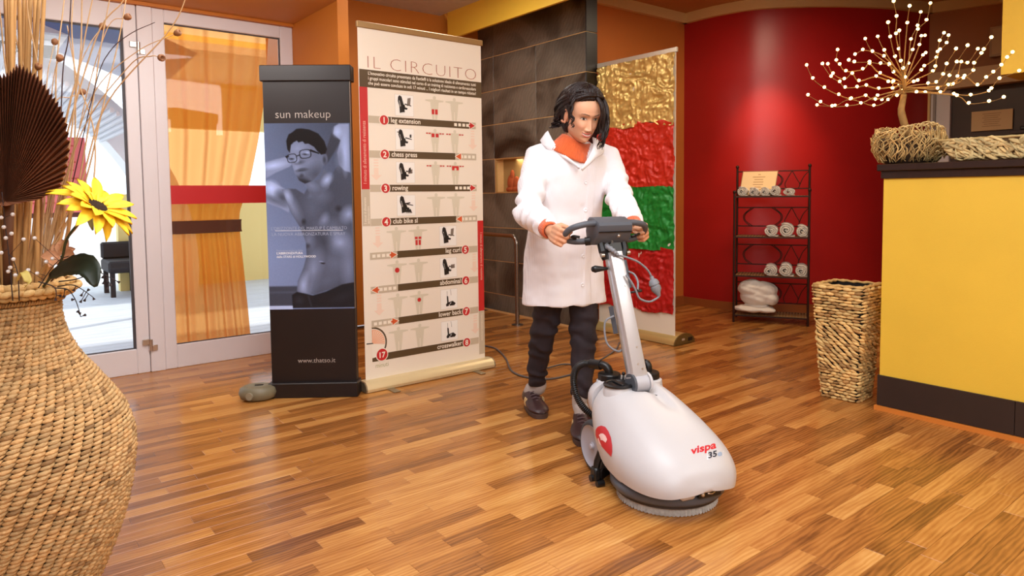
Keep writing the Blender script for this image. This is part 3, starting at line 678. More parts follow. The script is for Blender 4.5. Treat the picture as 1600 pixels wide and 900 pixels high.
for s, z in (("L'innovativo circuito presentato da Faxtle\u00ae \u00e8 la soluzione ideale di allenamento: tutti", 1.770), ('i gruppi muscolari sono stimolati nel corso di un training di resistenza e cardiovascolare', 1.743), ('che pu\u00f2 essere concluso in soli 17 minuti ... I migliori risultati in un tempo ridotto!', 1.716)):
    me = text_mesh(s, .0255, thin=.0004); c = getco(me); c[:, 0] = c[:, 0] / c[:, 0].max() * .732 + .057; c[:, 1] += z; setco(me, np.stack([c[:, 0], np.full(len(c), y_(2)), c[:, 1]], 1)); link('lettering', me, PCR, bn)
def figure(x, ztop, back, red=()):
    mb = MB(); h = .138
    def R_(u0, v0, u1, v1): return [(x + u0 * h, ztop - v0 * h), (x + u1 * h, ztop - v0 * h), (x + u1 * h, ztop - v1 * h), (x + u0 * h, ztop - v1 * h)]
    mb.disc(x, ztop - .075 * h, .078 * h, y_(1), 14)
    mb.poly_xz([(x + u * h, ztop - v * h) for u, v in ((-.05, .14), (-.46, .17), (-.46, .22), (-.21, .26), (-.19, .46), (-.17, .60), (-.12, 1.0), (-.02, 1.0), (-.015, .62), (.015, .62), (.02, 1.0), (.12, 1.0), (.17, .60), (.19, .46), (.21, .26), (.46, .22), (.46, .17), (.05, .14))][::-1], y_(1))
    mb.cur = 1
    for r in red:
        if r == 'thigh': mb.poly_xz(R_(-.15, .78, -.02, .56), y_(2)); mb.poly_xz(R_(.02, .78, .15, .56), y_(2))
        if r == 'glute': mb.poly_xz(R_(-.16, .56, -.02, .46), y_(2)); mb.poly_xz(R_(.02, .56, .16, .46), y_(2)); mb.poly_xz(R_(-.13, .82, -.02, .6), y_(2)); mb.poly_xz(R_(.02, .82, .13, .6), y_(2))
        if r == 'chest': mb.poly_xz(R_(-.18, .36, -.03, .2), y_(2)); mb.poly_xz(R_(.03, .36, .18, .2), y_(2))
        if r == 'back': mb.poly_xz(R_(-.18, .38, .18, .19), y_(2)); mb.cur = 0; mb.disc(x, ztop - .33 * h, .06 * h, y_(3), 12); mb.cur = 1
        if r == 'arms':
            for a, b in ((-.45, -.36), (-.32, -.22), (.22, .32), (.36, .45)): mb.poly_xz(R_(a, .225, b, .175), y_(2))
        if r == 'belly': mb.disc(x, ztop - .42 * h, .11 * h, y_(2), 14)
        if r == 'dot': mb.disc(x, ztop - .38 * h, .09 * h, y_(2), 14)
    mb.build('figure_icon', [FIG, PRED], bn)['kind'] = 'stuff'
def machine_icon(x, z, kind, seed):
    r = random.Random(seed); s = .118
    MB().box(x - .005, x + s, y_(1), y_(1) + .0001, z - .005, z + s).build('icon_card', CARDL, bn)
    MB().rect(x - .003, z - .003, x + s - .002, z + s - .002, y_(2)).build('icon_card', CARDM, bn)
    mb = MB()
    def q(pts): mb.poly_xz([(x + u * s, z + v * s) for u, v in pts], y_(3))
    if kind < 7:
        q([(.14, .88), (.22, .96), (.33, .90), (.40, .66), (.47, .45), (.50, .14), (.22, .10), (.20, .45), (.12, .68)]); q([(.36, .30), (.62, .28), (.66, .36), (.52, .40), (.50, .52), (.38, .50)])
        q([(.5, .52), (.86, .46), (.86, .50), (.5, .58)])
        mb.cur = 1; q([(.17, .72), (.22, .70), (.29, .44), (.25, .40)]); q([(.18, .10), (.62, .06), (.80, .14), (.42, .16)])
        mb.cur = 2
        if kind in (1, 5): q([(.66, .84), (.84, .88), (.80, .50), (.62, .46)])
        elif kind == 2: mb.cur = 0; q([(.74, .72), (.84, .72), (.84, .56), (.74, .56)]); q([(.05, .8), (.3, .76), (.3, .79), (.05, .84)])
        elif kind == 4: mb.cur = 0; q([(.4, .60), (.70, .64), (.70, .58), (.4, .52)]); q([(.45, .1), (.8, .1), (.72, .3), (.5, .3)])
        else: q([(.62, .62), (.86, .64), (.84, .44), (.62, .42)])
        if kind == 3: mb.cur = 0; q([(.66, .68), (.76, .74), (.78, .50), (.68, .48)])
    else:
        q([(.34, .66), (.42, .62), (.44, .40), (.46, .12), (.30, .10), (.28, .2), (.36, .3), (.34, .5)]); q([(.4, .3), (.7, .36), (.88, .22), (.8, .12), (.5, .12), (.52, .18), (.4, .2)]); mb.cur = 1; q([(.52, .28), (.62, .30), (.6, .2), (.52, .2)])
        mb.cur = 2; q([(.36, .66), (.38, .66), (.37, .9), (.35, .9)]); q([(.56, .96), (.58, .96), (.62, .66), (.60, .66)])
    mb.build('machine_icon', [BLK, CARDM, GRY], bn)['kind'] = 'stuff'
def bar_arrow(u0, u1, zc, right, dark_from=None):
    mb = MB(); h = .034; sgn = 1 if right else -1
    tip = u1 if right else u0; tail = u0 if right else u1
    mb.rect(min(u0, u1), zc - .0195, max(u0, u1), zc + .0195, y_(2)) if dark_from is None else None
    mb.cur = 1
    sx = tail
    for k in range(3):
        a, b = sx + sgn * (.012 + .03 * k), sx + sgn * (.032 + .03 * k); mb.rect(min(a, b), zc - .009, max(a, b), zc + .009, y_(3))
    a, b = sx + sgn * .10, tip - sgn * .035; mb.rect(min(a, b), zc - .009, max(a, b), zc + .009, y_(3))
    pts = [(tip + sgn * .004, zc), (tip - sgn * .046, zc + .027), (tip - sgn * .046, zc - .027)]; mb.poly_xz(pts if not right else pts[::-1], y_(3))
    mb.cur = 2; a, b = sx + sgn * .12, tip - sgn * .035; mb.rect(min(a, b), zc - .005, max(a, b), zc + .005, y_(4))
    pts = [(tip - sgn * .003, zc), (tip - sgn * .042, zc + .020), (tip - sgn * .042, zc - .020)]; mb.poly_xz(pts if not right else pts[::-1], y_(4))
    mb.build('arrow_print', [TAUPE, PCR, ORG if not right or zc < .9 else PRED], bn)['kind'] = 'stuff'
names = ['leg extension', 'chess press', 'rowing', 'club bike sl', 'leg curl', 'abdominal', 'lower back', 'crosswalker']
marks = [(('thigh',), ()), (('chest', 'arms'), ('arms',)), (('arms',), ('back', 'arms')), ((), ()), ((), ('glute',)), (('belly',), ()), ((), ('dot',)), ((), ())]
for i in range(8):
    zt = ZB[i]; zb_ = zt - BHt; zc = zt - BHt / 2
    if i < 4:
        MB().rect(.054, zb_, .785, zt, y_(1)).build('row_band', TAUPE, bn); MB().rect(.15, zb_, .742 if i % 2 == 0 else .665, zt, y_(1.6)).build('row_band', OL, bn)
        cx = .150; text(names[i], .040, .192, zc - .011, y_(3), PCR, bn, thin=.0006, sx=.92)
        fx = (.487, .628); ix = .226
        bar_arrow(.612, .781, zc, True, 1) if i % 2 == 0 else bar_arrow(.628, .785, zc, False)
        if i in (1, 2, 3): ax_, az = (.760, zt + .085) if i % 2 == 1 else (.095, zt + .085)
    else:
        MB().rect(.044, zb_, .785, zt, y_(1)).build('row_band', TAUPE, bn)
        MB().rect({4: .19, 5: .09, 6: .19, 7: .044}[i], zb_, .70, zt, y_(1.6)).build('row_band', OL, bn)
        cx = .692; text(names[i], .040, .655, zc - .011, y_(3), PCR, bn, thin=.0006, sx=.92, align='RIGHT')
        fx = (.214, .357); ix = .510
        if i in (4, 6): bar_arrow(.046, .217, zc, True)
        if i == 5: bar_arrow(.046, .217, zc, False)
        ax_, az = (.095, zt + .085) if i % 2 == 0 else (.760, zt + .085)
    MB().disc(cx, zc, .031, y_(3), 28).build('number_disc', PCR, bn); MB().disc(cx, zc, .0265, y_(4), 28).build('number_disc', PRED, bn)
    text(str(i + 1), .046, cx, zc - .016, y_(5), PCR, bn, align='CENTER', thin=.0012)
    for x_, rd in zip(fx, marks[i]): figure(x_, zt + .140, 0, rd)
    machine_icon(ix, zt + .014, i + 1 if i < 7 else 8, i)
    if i in (1, 2, 3, 4, 5, 6, 7) and not (i == 7 and ax_ < .5):
        mb = MB()
        for k in range(3): mb.rect(ax_ - .014, az + .05 - k * .016, ax_ + .014, az + .058 - k * .016, y_(1))
        mb.rect(ax_ - .014, az - .03, ax_ + .014, az + .01, y_(1)); mb.poly_xz([(ax_ - .034, az - .03), (ax_, az - .06), (ax_ + .034, az - .03)], y_(1))
        mb.build('down_arrow', PINK, bn)['kind'] = 'stuff'
# stopwatch print
mb = MB(); cx, cz = .044, .262
mb.disc(cx, cz, .094, y_(1), 24, -45, 90); mb.cur = 1; mb.disc(cx, cz, .084, y_(2), 24, -90, 90); mb.cur = 2
mb.disc(cx, cz, .080, y_(3), 24, -10, 90)
mb.cur = 1
for k in range(9):
    a = math.radians(-5 + 10.5 * k); ca, sa = math.cos(a), math.sin(a); mb.poly_xz([(cx + .02 * ca, cz + .02 * sa), (cx + .075 * ca + .0015 * sa, cz + .075 * sa - .0015 * ca), (cx + .075 * ca - .0015 * sa, cz + .075 * sa + .0015 * ca)], y_(4))
mb.cur = 3; mb.poly_xz([(cx - .035, cz + .006), (cx - .035, cz), (cx + .006, cz - .001), (cx + .006, cz + .003)], y_(5))
mb.build('stopwatch_print', [OL, PCR, mat('print_salmon', (246, 186, 150), .5), BLK], bn)['kind'] = 'stuff'
MB().disc(.104, .190, .039, y_(5), 28).build('number_disc', PCR, bn); MB().disc(.104, .190, .034, y_(6), 28).build('number_disc', PRED, bn)
text('17', .044, .102, .174, y_(7), PCR, bn, align='CENTER', thin=.0012); text('minuti', .040, .060, .118, y_(2), GREEN, bn, thin=-.0006, sx=.85)

# ------------------------------------------------------------------ foil banner
fo = thing('foil_banner', 'roll-up stand hung with crumpled gold, red and green foil sheets', 'banner', room(3.94, 3.86, 0), RANG - math.pi / 2)
FW = .755                                  # local x runs towards the camera, local -y faces the hall
def crinkle(P, seed):
    h = np.zeros(len(P))
    for f, a in ((14, .010), (30, .006), (62, .0035)):
        n = vnoise(np.stack([P[:, 0] * f, P[:, 1] * f * .8, np.zeros(len(P)) + f], 1) + vnoise(P * 9, seed)[:, None] * 1.5, seed); h += a * (1 - 2.2 * np.abs(n))
    return h
def foil(z0, z1, seed, m, name, wob0, wob1):
    nx_, nz = 110, int((z1 - z0) / FW * 110); g = []
    u, w = np.meshgrid(np.linspace(0, 1, nx_), np.linspace(0, 1, nz)); u = u.ravel(); w = w.ravel()
    x = u * FW; lo = z0 + wob0 * vnoise(np.stack([x * 11, x * 0 + seed, x * 0], 1), seed); hi = z1 + wob1 * vnoise(np.stack([x * 11, x * 0 + seed + 5, x * 0], 1), seed + 1)
    z = lo + (hi - lo) * w; P = np.stack([x, z, x * 0 + seed], 1)
    y = -.012 - crinkle(P, seed)
    edge = np.minimum(np.minimum(u, 1 - u) * FW, .02) / .02; x = x + (1 - edge) * .006 * vnoise(np.stack([z * 30, z * 0, z * 0], 1), seed)
    mb = MB(); mb.v = list(zip(x, y, z)); mb.f = [(i * nx_ + k, i * nx_ + k + 1, (i + 1) * nx_ + k + 1, (i + 1) * nx_ + k) for i in range(nz - 1) for k in range(nx_ - 1)]; mb.mi = [0] * len(mb.f)
    return mb.build(name, m, fo, smooth=True)
foil(1.60, 2.085, 3, mat('gold_foil', (224, 190, 112), .36, .45, var=.15, vscale=20), 'foil_sheet', .03, .0)['label'] = 'crumpled gold foil'
foil(1.14, 1.615, 5, mat('red_foil', (214, 50, 30), .42, .15, var=.12, vscale=14), 'foil_sheet', .008, .03)['label'] = 'upper crumpled red foil'
foil(.685, 1.145, 9, mat('green_foil', (30, 142, 52), .42, .15, var=.2, vscale=14), 'foil_sheet', .018, .008)['label'] = 'crumpled green foil'
foil(.215, .685, 12, mat('deep_red_foil', (190, 30, 28), .42, .15, var=.15, vscale=14), 'foil_sheet', .025, .018)['label'] = 'lower crumpled red foil'
MB().box(-.002, FW + .002, -.002, .002, .05, 2.10).build('banner_sheet', mat('white_vinyl', (236, 226, 206), .5), fo)
MB().box(-.01, FW + .012, -.010, .012, 2.085, 2.12, .003).build('top_rail', mat('rail_silver', (216, 206, 186), .3, .5), fo)
prof = [(-.045 + .11 - .115 * math.cos(t), .004 + .075 * math.sin(t)) for t in [math.pi * k / 12 for k in range(13)]]
MB().loft([[(x, p[0], p[1]) for p in prof] for x in (-.03, FW + .03)]).build('cassette', mat('cassette_gold', (214, 186, 120), .3, .5), fo, smooth=True, auto=40)
MB().loft([[(x, .065 + (p[0] - .065) * 1.02, p[1] * 1.02) for p in prof] for x in (FW + .03, FW + .040)]).build('end_cap', mat('cap_olive', (120, 96, 50), .4, .4), fo)
MB().box(FW + .040, FW + .042, .10, .15, .02, .045).build('end_slot', BLACKP, fo); MB().box(FW + .040, FW + .042, .03, .06, .03, .045).build('end_badge', MATS['rail_silver'], fo)
MB().cyl((FW / 2, .02, .06), (FW / 2, .02, 2.1), .008, 10).build('support_pole', CHROME, fo)

# ------------------------------------------------------------------ handrail by the slate wall
hr = thing('handrail', 'steel tube handrail with one bent leg in front of the slate wall', 'handrail', room(3.55, 4.435, 0), RANG)
pts = [(0, 0, .0)] + [(0, 0, .68)] + [(0, .07 * (1 - math.cos(t)), .68 + .07 * math.sin(t)) for t in [math.pi / 2 * k / 6 for k in range(1, 7)]] + [(0, .9, .75)]
MB().tube(pts, .0185, 14).build('rail_tube', mat('steel_tube', (150, 140, 132), .25, .9), hr, smooth=True, auto=60)
MB().lathe([(.05, 0), (.05, .006), (.03, .010), (.0, .010)], 24).build('foot_plate', MATS['steel_tube'], hr)
MB().cyl((0, .88, 0), (0, .88, .75), .0185, 14).build('leg', MATS['steel_tube'], hr, smooth=True, auto=60)

# ------------------------------------------------------------------ grey air freshener puck beside the stand
pk = thing('plastic_canister', 'small rounded grey-green plastic canister on the floor against the black stand', 'canister', (-1.392, 3.66, 0), .2)
MB().lathe([(.0, .0), (.05, 0), (.072, .012), (.08, .04), (.074, .066), (.055, .078), (.03, .080), (.018, .076), (0, .076)], 32, M=Matrix.Diagonal((1.25, .95, 1, 1))).build('body', mat('canister_grey', (124, 116, 92), .45, var=.15, vscale=20), pk, smooth=True)
MB().cyl((-.035, -.076, .036), (-.03, -.066, .036), .020, 16).build('button', mat('canister_light', (150, 142, 120), .4), pk, smooth=True, auto=40)
MB().box(-.015, .03, -.005, .003, .0775, .0815).build('slot', BLACKP, pk)

# ------------------------------------------------------------------ power cable on the floor
cb = MB().tube(catmull([ground(757, 540, .006), ground(775, 545, .006), ground(790, 560, .006), ground(800, 580, .006), ground(826, 590, .006), ground(860, 592, .006), ground(893, 585, .006), ground(905, 581, .006)], 8), .006, 8).build('power_cable', mat('cable_grey', (96, 92, 92), .5), None, smooth=True)
tag(cb, 'thin grey power cable snaking over the floor behind the woman', 'cable')
cb = MB().tube(catmull([ground(855, 575, .006), ground(880, 569, .006), ground(905, 570, .006), ground(930, 566, .006), ground(960, 548, .006), ground(968, 535, .006)], 8), .005, 8).build('power_cable', MATS['cable_grey'], None, smooth=True)
tag(cb, 'second grey cable loop on the floor behind her shoes', 'cable')
# ------------------------------------------------------------------ reception counter
rc = thing('reception_counter', 'yellow reception counter with dark top and dark tiled plinth', 'counter', room(3.53, 1.51, 0), RANG)
MB().box(.0, .62, -3.9, 0, .176, 1.157).build('front_panel', YELLOW, rc)
MB().box(-.03, .64, -3.92, .022, 1.192, 1.225, .003).build('counter_top', mat('wenge_top', (46, 28, 24), .35, var=.15, vscale=8, stretch=(1, 6, 1)), rc)
MB().box(-.012, .63, -3.91, .010, 1.155, 1.192, .002).build('top_edging', MATS['wenge_top'], rc)
PT = mat('plinth_tile', (50, 38, 34), .42, var=.12, vscale=6)
for k in range(7):
    y1 = -.57 - .58 * (k - 1) if k else .0
    y0 = y1 - (.57 if k == 0 else .58)
    MB().box(-.010, .0, y0 + .001, y1 - .001 + (.008 if k == 0 else 0), .024, .176, .001).build('tile', PT, rc)
MB().box(.001, .62, -.02, .008, .024, .176, .001).build('tile', PT, rc)
MB().box(-.022, .62, -3.9, .016, 0, .022).build('base_strip', mat('base_orange', (214, 128, 50), .45), rc)

STRAW = mat('straw', (186, 156, 96), .75, attr='tint', bump=.3, bscale=90)
def strand_colors(n, base, spread, rnd):
    out = []
    for _ in range(n):
        k = 1 + spread * (rnd.random() * 2 - 1); h = spread * .25 * (rnd.random() * 2 - 1)
        out.append((base[0] * k * (1 + h), base[1] * k, base[2] * k * (1 - h), 1))
    return out
# pot wound from twigs
pot = thing('twig_pot', 'rounded pot of interlaced pale twigs on the counter corner, holding the light tree', 'planter', room(3.655, 1.45, 1.226), RANG)
rr = random.Random(4); mb = MB(); cols = []
def pot_r(z, a):
    t = z / .15; return (.108 + .046 * math.sin(math.pi * min(1, max(0, t)) * .62 + .15)) * (1 + .03 * math.sin(3 * a + 1))
for k in range(235):
    a0 = rr.random() * 2 * math.pi; z0 = rr.uniform(-.0, .02); z1 = rr.uniform(.13, .165) + .02 * math.sin(2 * a0)
    tw = rr.uniform(-.5, .9) * (.9 if k % 3 else -.8); pts = []
    off = rr.uniform(-.008, .010); n = 9; ph = rr.random() * 6
    for i in range(n):
        t = i / (n - 1); z = z0 + (z1 - z0) * t; a = a0 + tw * t + .09 * math.sin(t * 9 + ph)
        r = pot_r(z, a) + off + .006 * math.sin(t * 12 + ph); pts.append((r * math.cos(a), r * math.sin(a), z + .004))
    rad = rr.uniform(.0016, .0034); n0 = len(mb.v); mb.tube(pts, [rad * .8] + [rad] * (n - 2) + [rad * .7], 5)
    c = strand_colors(1, col(196, 166, 108), .35, rr)[0]; cols += [c] * (len(mb.v) - n0)
for k in range(46):                                         # rim loops
    a0 = 2 * math.pi * k / 46; pts = []
    for i in range(7):
        t = i / 6; a = a0 + .42 * t; r = pot_r(.15, a) - .010 + .012 * math.sin(t * math.pi * 2 + k); pts.append((r * math.cos(a), r * math.sin(a), .150 + .018 * math.sin(math.pi * t) + .012 * rr.random() + .018 * math.sin(2 * a0)))
    n0 = len(mb.v); mb.tube(pts, .003, 5); cols += [strand_colors(1, col(214, 186, 128), .25, rr)[0]] * (len(mb.v) - n0)
o = mb.build('twig_weave', STRAW, pot, smooth=True); set_color(o.data, cols); o['kind'] = 'stuff'
MB().lathe([(0, .003), (.100, .003), (.136, .06), (.136, .11), (.122, .13), (.0, .13)], 28).build('liner', mat('pot_liner', (70, 52, 34), .9), pot, smooth=True)

# LED tree: branches and bulbs, read off as (x, y) offsets in the plane of the tree and given a depth of their own
tree = thing('light_tree', 'bare branched tree covered in warm glowing bulbs rising from the twig pot', 'lighted tree', room(3.655, 1.45, 1.356), 0)
TO = room(3.655, 1.45, 1.356); S_ = TO.y / 1067.0
def tp(zx, zy, dep):
    px, py = 1240 + zx / 3.333, zy / 3.333
    return at(px, py, TO.y + dep) - TO
BR = [  # each branch: points (x, y) of its bulbs, outermost last
 [(560, 470), (437, 500), (350, 540), (277, 552), (200, 555), (140, 533), (75, 497)],
 [(550, 480), (425, 520), (375, 500), (300, 515), (235, 495), (160, 458), (100, 410), (68, 342)],
 [(555, 465), (492, 522), (418, 552), (295, 518), (215, 552), (122, 550)],
 [(560, 450), (443, 463), (378, 447), (330, 455), (268, 457), (240, 428), (195, 400), (150, 335)],
 [(562, 440), (515, 430), (430, 400), (340, 423), (305, 385), (264, 413), (205, 385), (178, 336)],
 [(565, 430), (450, 383), (395, 333), (360, 362), (272, 372), (240, 337), (222, 316), (229, 262)],
 [(566, 420), (520, 378), (497, 336), (452, 333), (395, 325), (316, 325), (287, 316)],
 [(568, 400), (470, 295), (410, 270), (360, 262), (320, 286)],
 [(566, 410), (472, 264), (438, 193)], [(565, 400), (498, 340), (411, 271), (373, 205)],
 [(570, 400), (528, 297), (503, 194), (492, 120)], [(572, 380), (547, 257), (533, 178), (536, 87), (521, 10)],
 [(572, 380), (570, 358), (558, 320), (550, 163)], [(578, 400), (598, 333), (611, 207), (645, 136), (662, 66)],
 [(575, 380), (620, 262), (647, 155), (692, 107), (712, 20)], [(574, 360), (592, 122), (604, 35)],
 [(585, 420), (655, 236), (665, 190), (684, 188)], [(590, 410), (674, 290), (688, 278)],
 [(590, 430), (665, 368), (680, 346), (743, 302), (763, 260), (797, 226), (807, 187)],
 [(590, 440), (725, 373), (738, 348), (750, 272), (761, 214), (783, 175)],
 [(600, 450), (700, 437), (743, 430), (779, 389), (797, 335), (846, 257)],
 [(600, 455), (750, 463), (812, 396), (850, 325), (906, 240)],
 [(600, 460), (820, 443), (853, 400), (873, 325), (905, 330), (959, 258)],
 [(610, 465), (830, 440), (885, 408), (936, 369), (940, 331), (978, 280), (990, 260), (1030, 198)],
 [(610, 470), (764, 483), (805, 445), (890, 398), (957, 445), (1003, 405), (1040, 377), (1082, 341), (1112, 301), (1140, 275)],
 [(620, 475), (685, 484), (834, 492), (922, 497), (1017, 476), (1030, 463), (1072, 411), (1175, 372)],
 [(618, 480), (640, 482), (850, 500), (912, 540), (1018, 530), (1094, 509)],
 [(560, 440), (515, 462), (520, 425), (493, 428)], [(580, 420), (581, 405), (625, 428), (646, 421)], [(555, 460), (551, 445), (460, 522)], [(565, 480), (538, 500), (568, 475), (617, 478)]]
BARK = mat('tree_bark', (150, 112, 60), .75, var=.2, vscale=40); BULB = mat('glowing_bulb', (255, 204, 120), .4, emit=14.0)
base = tp(575, 490, 0); trunk = MB().tube(catmull([(0, 0, 0), tp(562, 590, 0), tp(566, 540, .01), tp(575, 490, 0)], 5), [.017] * 6 + [.015] * 6 + [.014] * 4, 10)
trunk.tube(catmull([tp(575, 490, 0), tp(578, 420, 0), tp(573, 350, 0)], 5), [.010 - .0005 * k for k in range(11)], 8)
trunk.build('trunk', BARK, tree, smooth=True)
rr = random.Random(11); bulb_mesh = None; nb = 0
for bi, br in enumerate(BR):
    d0 = rr.uniform(-.32, .32); pts = [base + Vector((0, 0, .01))]
    for i, (x, y) in enumerate(br):
        pts.append(tp(x, y, d0 * (i + .6) / len(br)))
    path = catmull(pts, 4); MB().tube(path, [max(.0012, .0042 - .0032 * k / len(path)) for k in range(len(path))], 5).build('branch', BARK, tree, smooth=True)
    for q in pts[2:]:
        if bulb_mesh is None:
            o = MB().ell((0, 0, 0), .0072, 10, 7).build('light_bulb', BULB, tree, smooth=True); bulb_mesh = o.data
        else: o = link('light_bulb', bulb_mesh, None, tree)
        o.location = q + Vector((0, 0, .004)); nb += 1

# long shallow woven tray
tray = thing('woven_tray', 'long shallow basket woven from broad pale leaves along the counter top', 'basket', room(3.62, .93, 1.226), RANG)
rr = random.Random(6); mb = MB(); cols = []
TL, TW, TH = .34, .10, .098               # half length, half width, height
def tray_pt(s, h):                        # s in 0..4 around, h 0..1 up
    k = .80 + .20 * h; a = s % 4
    L_, W_ = TL * k, TW * k
    if a < 1: return (-W_, -L_ + 2 * L_ * a)
    if a < 2: return (-W_ + 2 * W_ * (a - 1), L_)
    if a < 3: return (W_, L_ - 2 * L_ * (a - 2))
    return (W_ - 2 * W_ * (a - 3), -L_)
for k in range(330):
    side = rr.random(); s0 = rr.uniform(0, 1) if side < .62 else rr.uniform(1, 4); long_ = (s0 % 2) < 1
    h0 = rr.random() * .85; sl = rr.choice((-1, 1)) * rr.uniform(.0, 1.1); ln = rr.uniform(.05, .10); pts = []
    ds = ln / (2 * TL if long_ else 2 * TW) * math.cos(sl)
    for i in range(5):
        t = i / 4 - .5; s = s0 + ds * t; h = min(1, max(.02, h0 + .08 + ln / TH * math.sin(sl) * t)); x, y = tray_pt(s, h); bul = .006 * math.cos(t * math.pi) + rr.uniform(-.001, .002)
        nx_, ny_ = ((-1, 0), (0, 1), (1, 0), (0, -1))[int(s) % 4]; pts.append((x + nx_ * bul, y + ny_ * bul, .004 + h * TH))
    n0 = len(mb.v); w = rr.uniform(.0045, .010); ax = ((0, 1), (1, 0))[int(s0) % 2]
    mb.tube(pts, [w * .3, w * .9, w, w * .9, w * .3], 6, flat=.34, up=(ax[0] * 0 - .0, 0, 1)); cols += [strand_colors(1, col(204, 182, 128), .28, rr)[0]] * (len(mb.v) - n0)
for k in range(8):                                          # rim cords
    pts = []
    for i in range(49):
        s = 4 * i / 48; x, y = tray_pt(s, 1.0); pts.append((x + .003 * math.sin(k * 2 + s * 30), y + .003 * math.cos(k + s * 26), TH + .004 * math.sin(k + s * 22)))
    n0 = len(mb.v); mb.tube(pts, .0028, 5); cols += [strand_colors(1, col(196, 172, 116), .2, rr)[0]] * (len(mb.v) - n0)
for sy in (-1, 1):
    for k in range(26):                                     # knotted ends
        a = rr.random() * 6.28; p = Vector((rr.uniform(-.06, .06), sy * (TL + .005), TH * rr.uniform(.3, 1.0))); q = p + Vector((rr.uniform(-.03, .03), sy * rr.uniform(.0, .03), rr.uniform(-.02, .02)))
        n0 = len(mb.v); mb.tube([p, (p + q) / 2 + Vector((0, 0, .008)), q], [.004, .005, .002], 5); cols += [strand_colors(1, col(200, 178, 124), .25, rr)[0]] * (len(mb.v) - n0)
o = mb.build('leaf_weave', STRAW, tray, smooth=True); set_color(o.data, cols); o['kind'] = 'stuff'
MB().loft([[(tray_pt(s, h)[0] * .95, tray_pt(s, h)[1] * .97, .002 + h * TH * .92) for s in (0, 1, 2, 3)] for h in (0, .5, 1)], caps=False).build('inner_lining', mat('tray_lining', (104, 80, 48), .9), tray)
MB().box(-.07, .07, -.27, .27, .001, .006).build('tray_bottom', MATS['tray_lining'], tray)

# things behind the counter: sign card and small black device on the dark wall shelf
sg = thing('paper_sign', 'cream printed sheet on the dark wall behind the counter', 'sign', room(7.05, 2.12, 1.61), RANG)
MB().box(-.012, .0, -.155, .155, 0, .175, .002).build('sheet', mat('sign_paper', (206, 172, 122), .6), sg)
for k in range(7): MB().box(-.0135, -.0122, -.07 + .01 * (k % 3), .07 - .012 * (k % 2), .145 - .018 * k, .149 - .018 * k).build('print_line', mat('sign_ink', (150, 112, 70), .6), sg)
sb = thing('wall_ledge', 'dark ledge fixed to the wall behind the counter', 'shelf', room(6.98, 1.6, 1.56), RANG)
MB().box(-.06, .08, -1.3, .35, 0, .03, .003).build('ledge_board', MATS['wenge_top'], sb)
dv = thing('card_terminal', 'small black device on the ledge behind the counter', 'device', room(6.96, 1.78, 1.591), RANG)
MB().box(-.04, .04, -.10, .10, 0, .03, .006).build('body', BLACKP, dv); MB().box(-.03, -.02, -.07, .07, .03, .075, .003).build('screen', mat('device_screen', (40, 36, 40), .15), dv)
wb = thing('wall_frame', 'pale square picture frame on the brown wall beside the yellow bulkhead', 'picture', room(7.08, 2.07, 2.25), RANG)
MB().box(-.02, .0, -.09, .09, 0, .26, .002).build('frame', mat('frame_tan', (170, 136, 96), .5), wb); MB().box(-.022, -.018, -.07, .07, .02, .24, .001).build('picture_sheet', mat('picture_sheet', (190, 158, 116), .6), wb)

# ------------------------------------------------------------------ towel rack
RK = Vector((1.863, 5.715, 0)); ra = math.radians(-23.07)
IRON = mat('dark_iron', (62, 40, 32), .5, .6)
rack = thing('towel_rack', 'dark iron four-shelf rack with curled wire back against the red wall', 'rack', RK, ra)
RW, RD = .576, .26
posts = [(0, 0, 1.085), (RW, 0, 1.095), (0.0, RD, 1.30), (RW, RD, 1.30)]
for x, y, h in posts:
    MB().cyl((x, y, 0), (x, y, h), .009, 8).build('post', IRON, rack, smooth=True, auto=50)
    MB().ell((x, y, h + .010), (.014, .014, .016), 10, 8).build('finial', IRON, rack, smooth=True)
for z in (.065, .398, .724, 1.060):
    MB().box(0, RW, -.004, .006, z - .012, z).box(0, RW, RD - .006, RD + .004, z - .012, z).box(-.004, .006, 0, RD, z - .012, z).box(RW - .006, RW + .004, 0, RD, z - .012, z).build('shelf_frame', IRON, rack)
    mb = MB()
    for k in range(24): x = .012 + k * (RW - .024) / 23.5; mb.box(x, x + .018, .004, RD - .004, z - .006, z + .001)
    mb.box(.01, RW - .01, .05, .056, z - .009, z - .005).box(.01, RW - .01, .2, .206, z - .009, z - .005)
    o = mb.build('shelf_slats', mat('slat_cane', (146, 116, 72), .6, var=.2, vscale=20), rack); o['kind'] = 'stuff'
def wire(pts, r=.0035): MB().tube(pts, r, 6).build('wire_scroll', IRON, rack, smooth=True)
for z0, z1 in ((1.12, 1.27), (.80, .96), (.47, .64), (.14, .31)):
    for z in (z0, z1): MB().cyl((0, RD, z), (RW, RD, z), .005, 6).build('wire_bar', IRON, rack)
    zc = (z0 + z1) / 2; hh = (z1 - z0) / 2
    for cx, s in ((.30, 1), (.12, -1)):
        wire(catmull([(cx - .02 * s, RD, z1), (cx + .05 * s, RD, zc + hh * .3), (cx + .05 * s, RD, zc - hh * .4), (cx - .01 * s, RD, z0)], 6))
        wire(catmull([(cx, RD, z1), (cx + .065 * s, RD, zc + hh * .2), (cx + .055 * s, RD, zc - hh * .5), (cx + .01 * s, RD, z0)], 6))
    wire(catmull([(.44, RD, z1), (.40, RD, zc), (.385, RD, zc - hh * .5), (.40, RD, z0), (.44, RD, z0 + .004), (.485, RD, z0), (.50, RD, zc - hh * .5), (.48, RD, zc), (.44, RD, z1)], 5))
    wire(catmull([(.50, RD, zc - hh * .6), (.53, RD, zc + hh * .3), (RW, RD, z1)], 5))
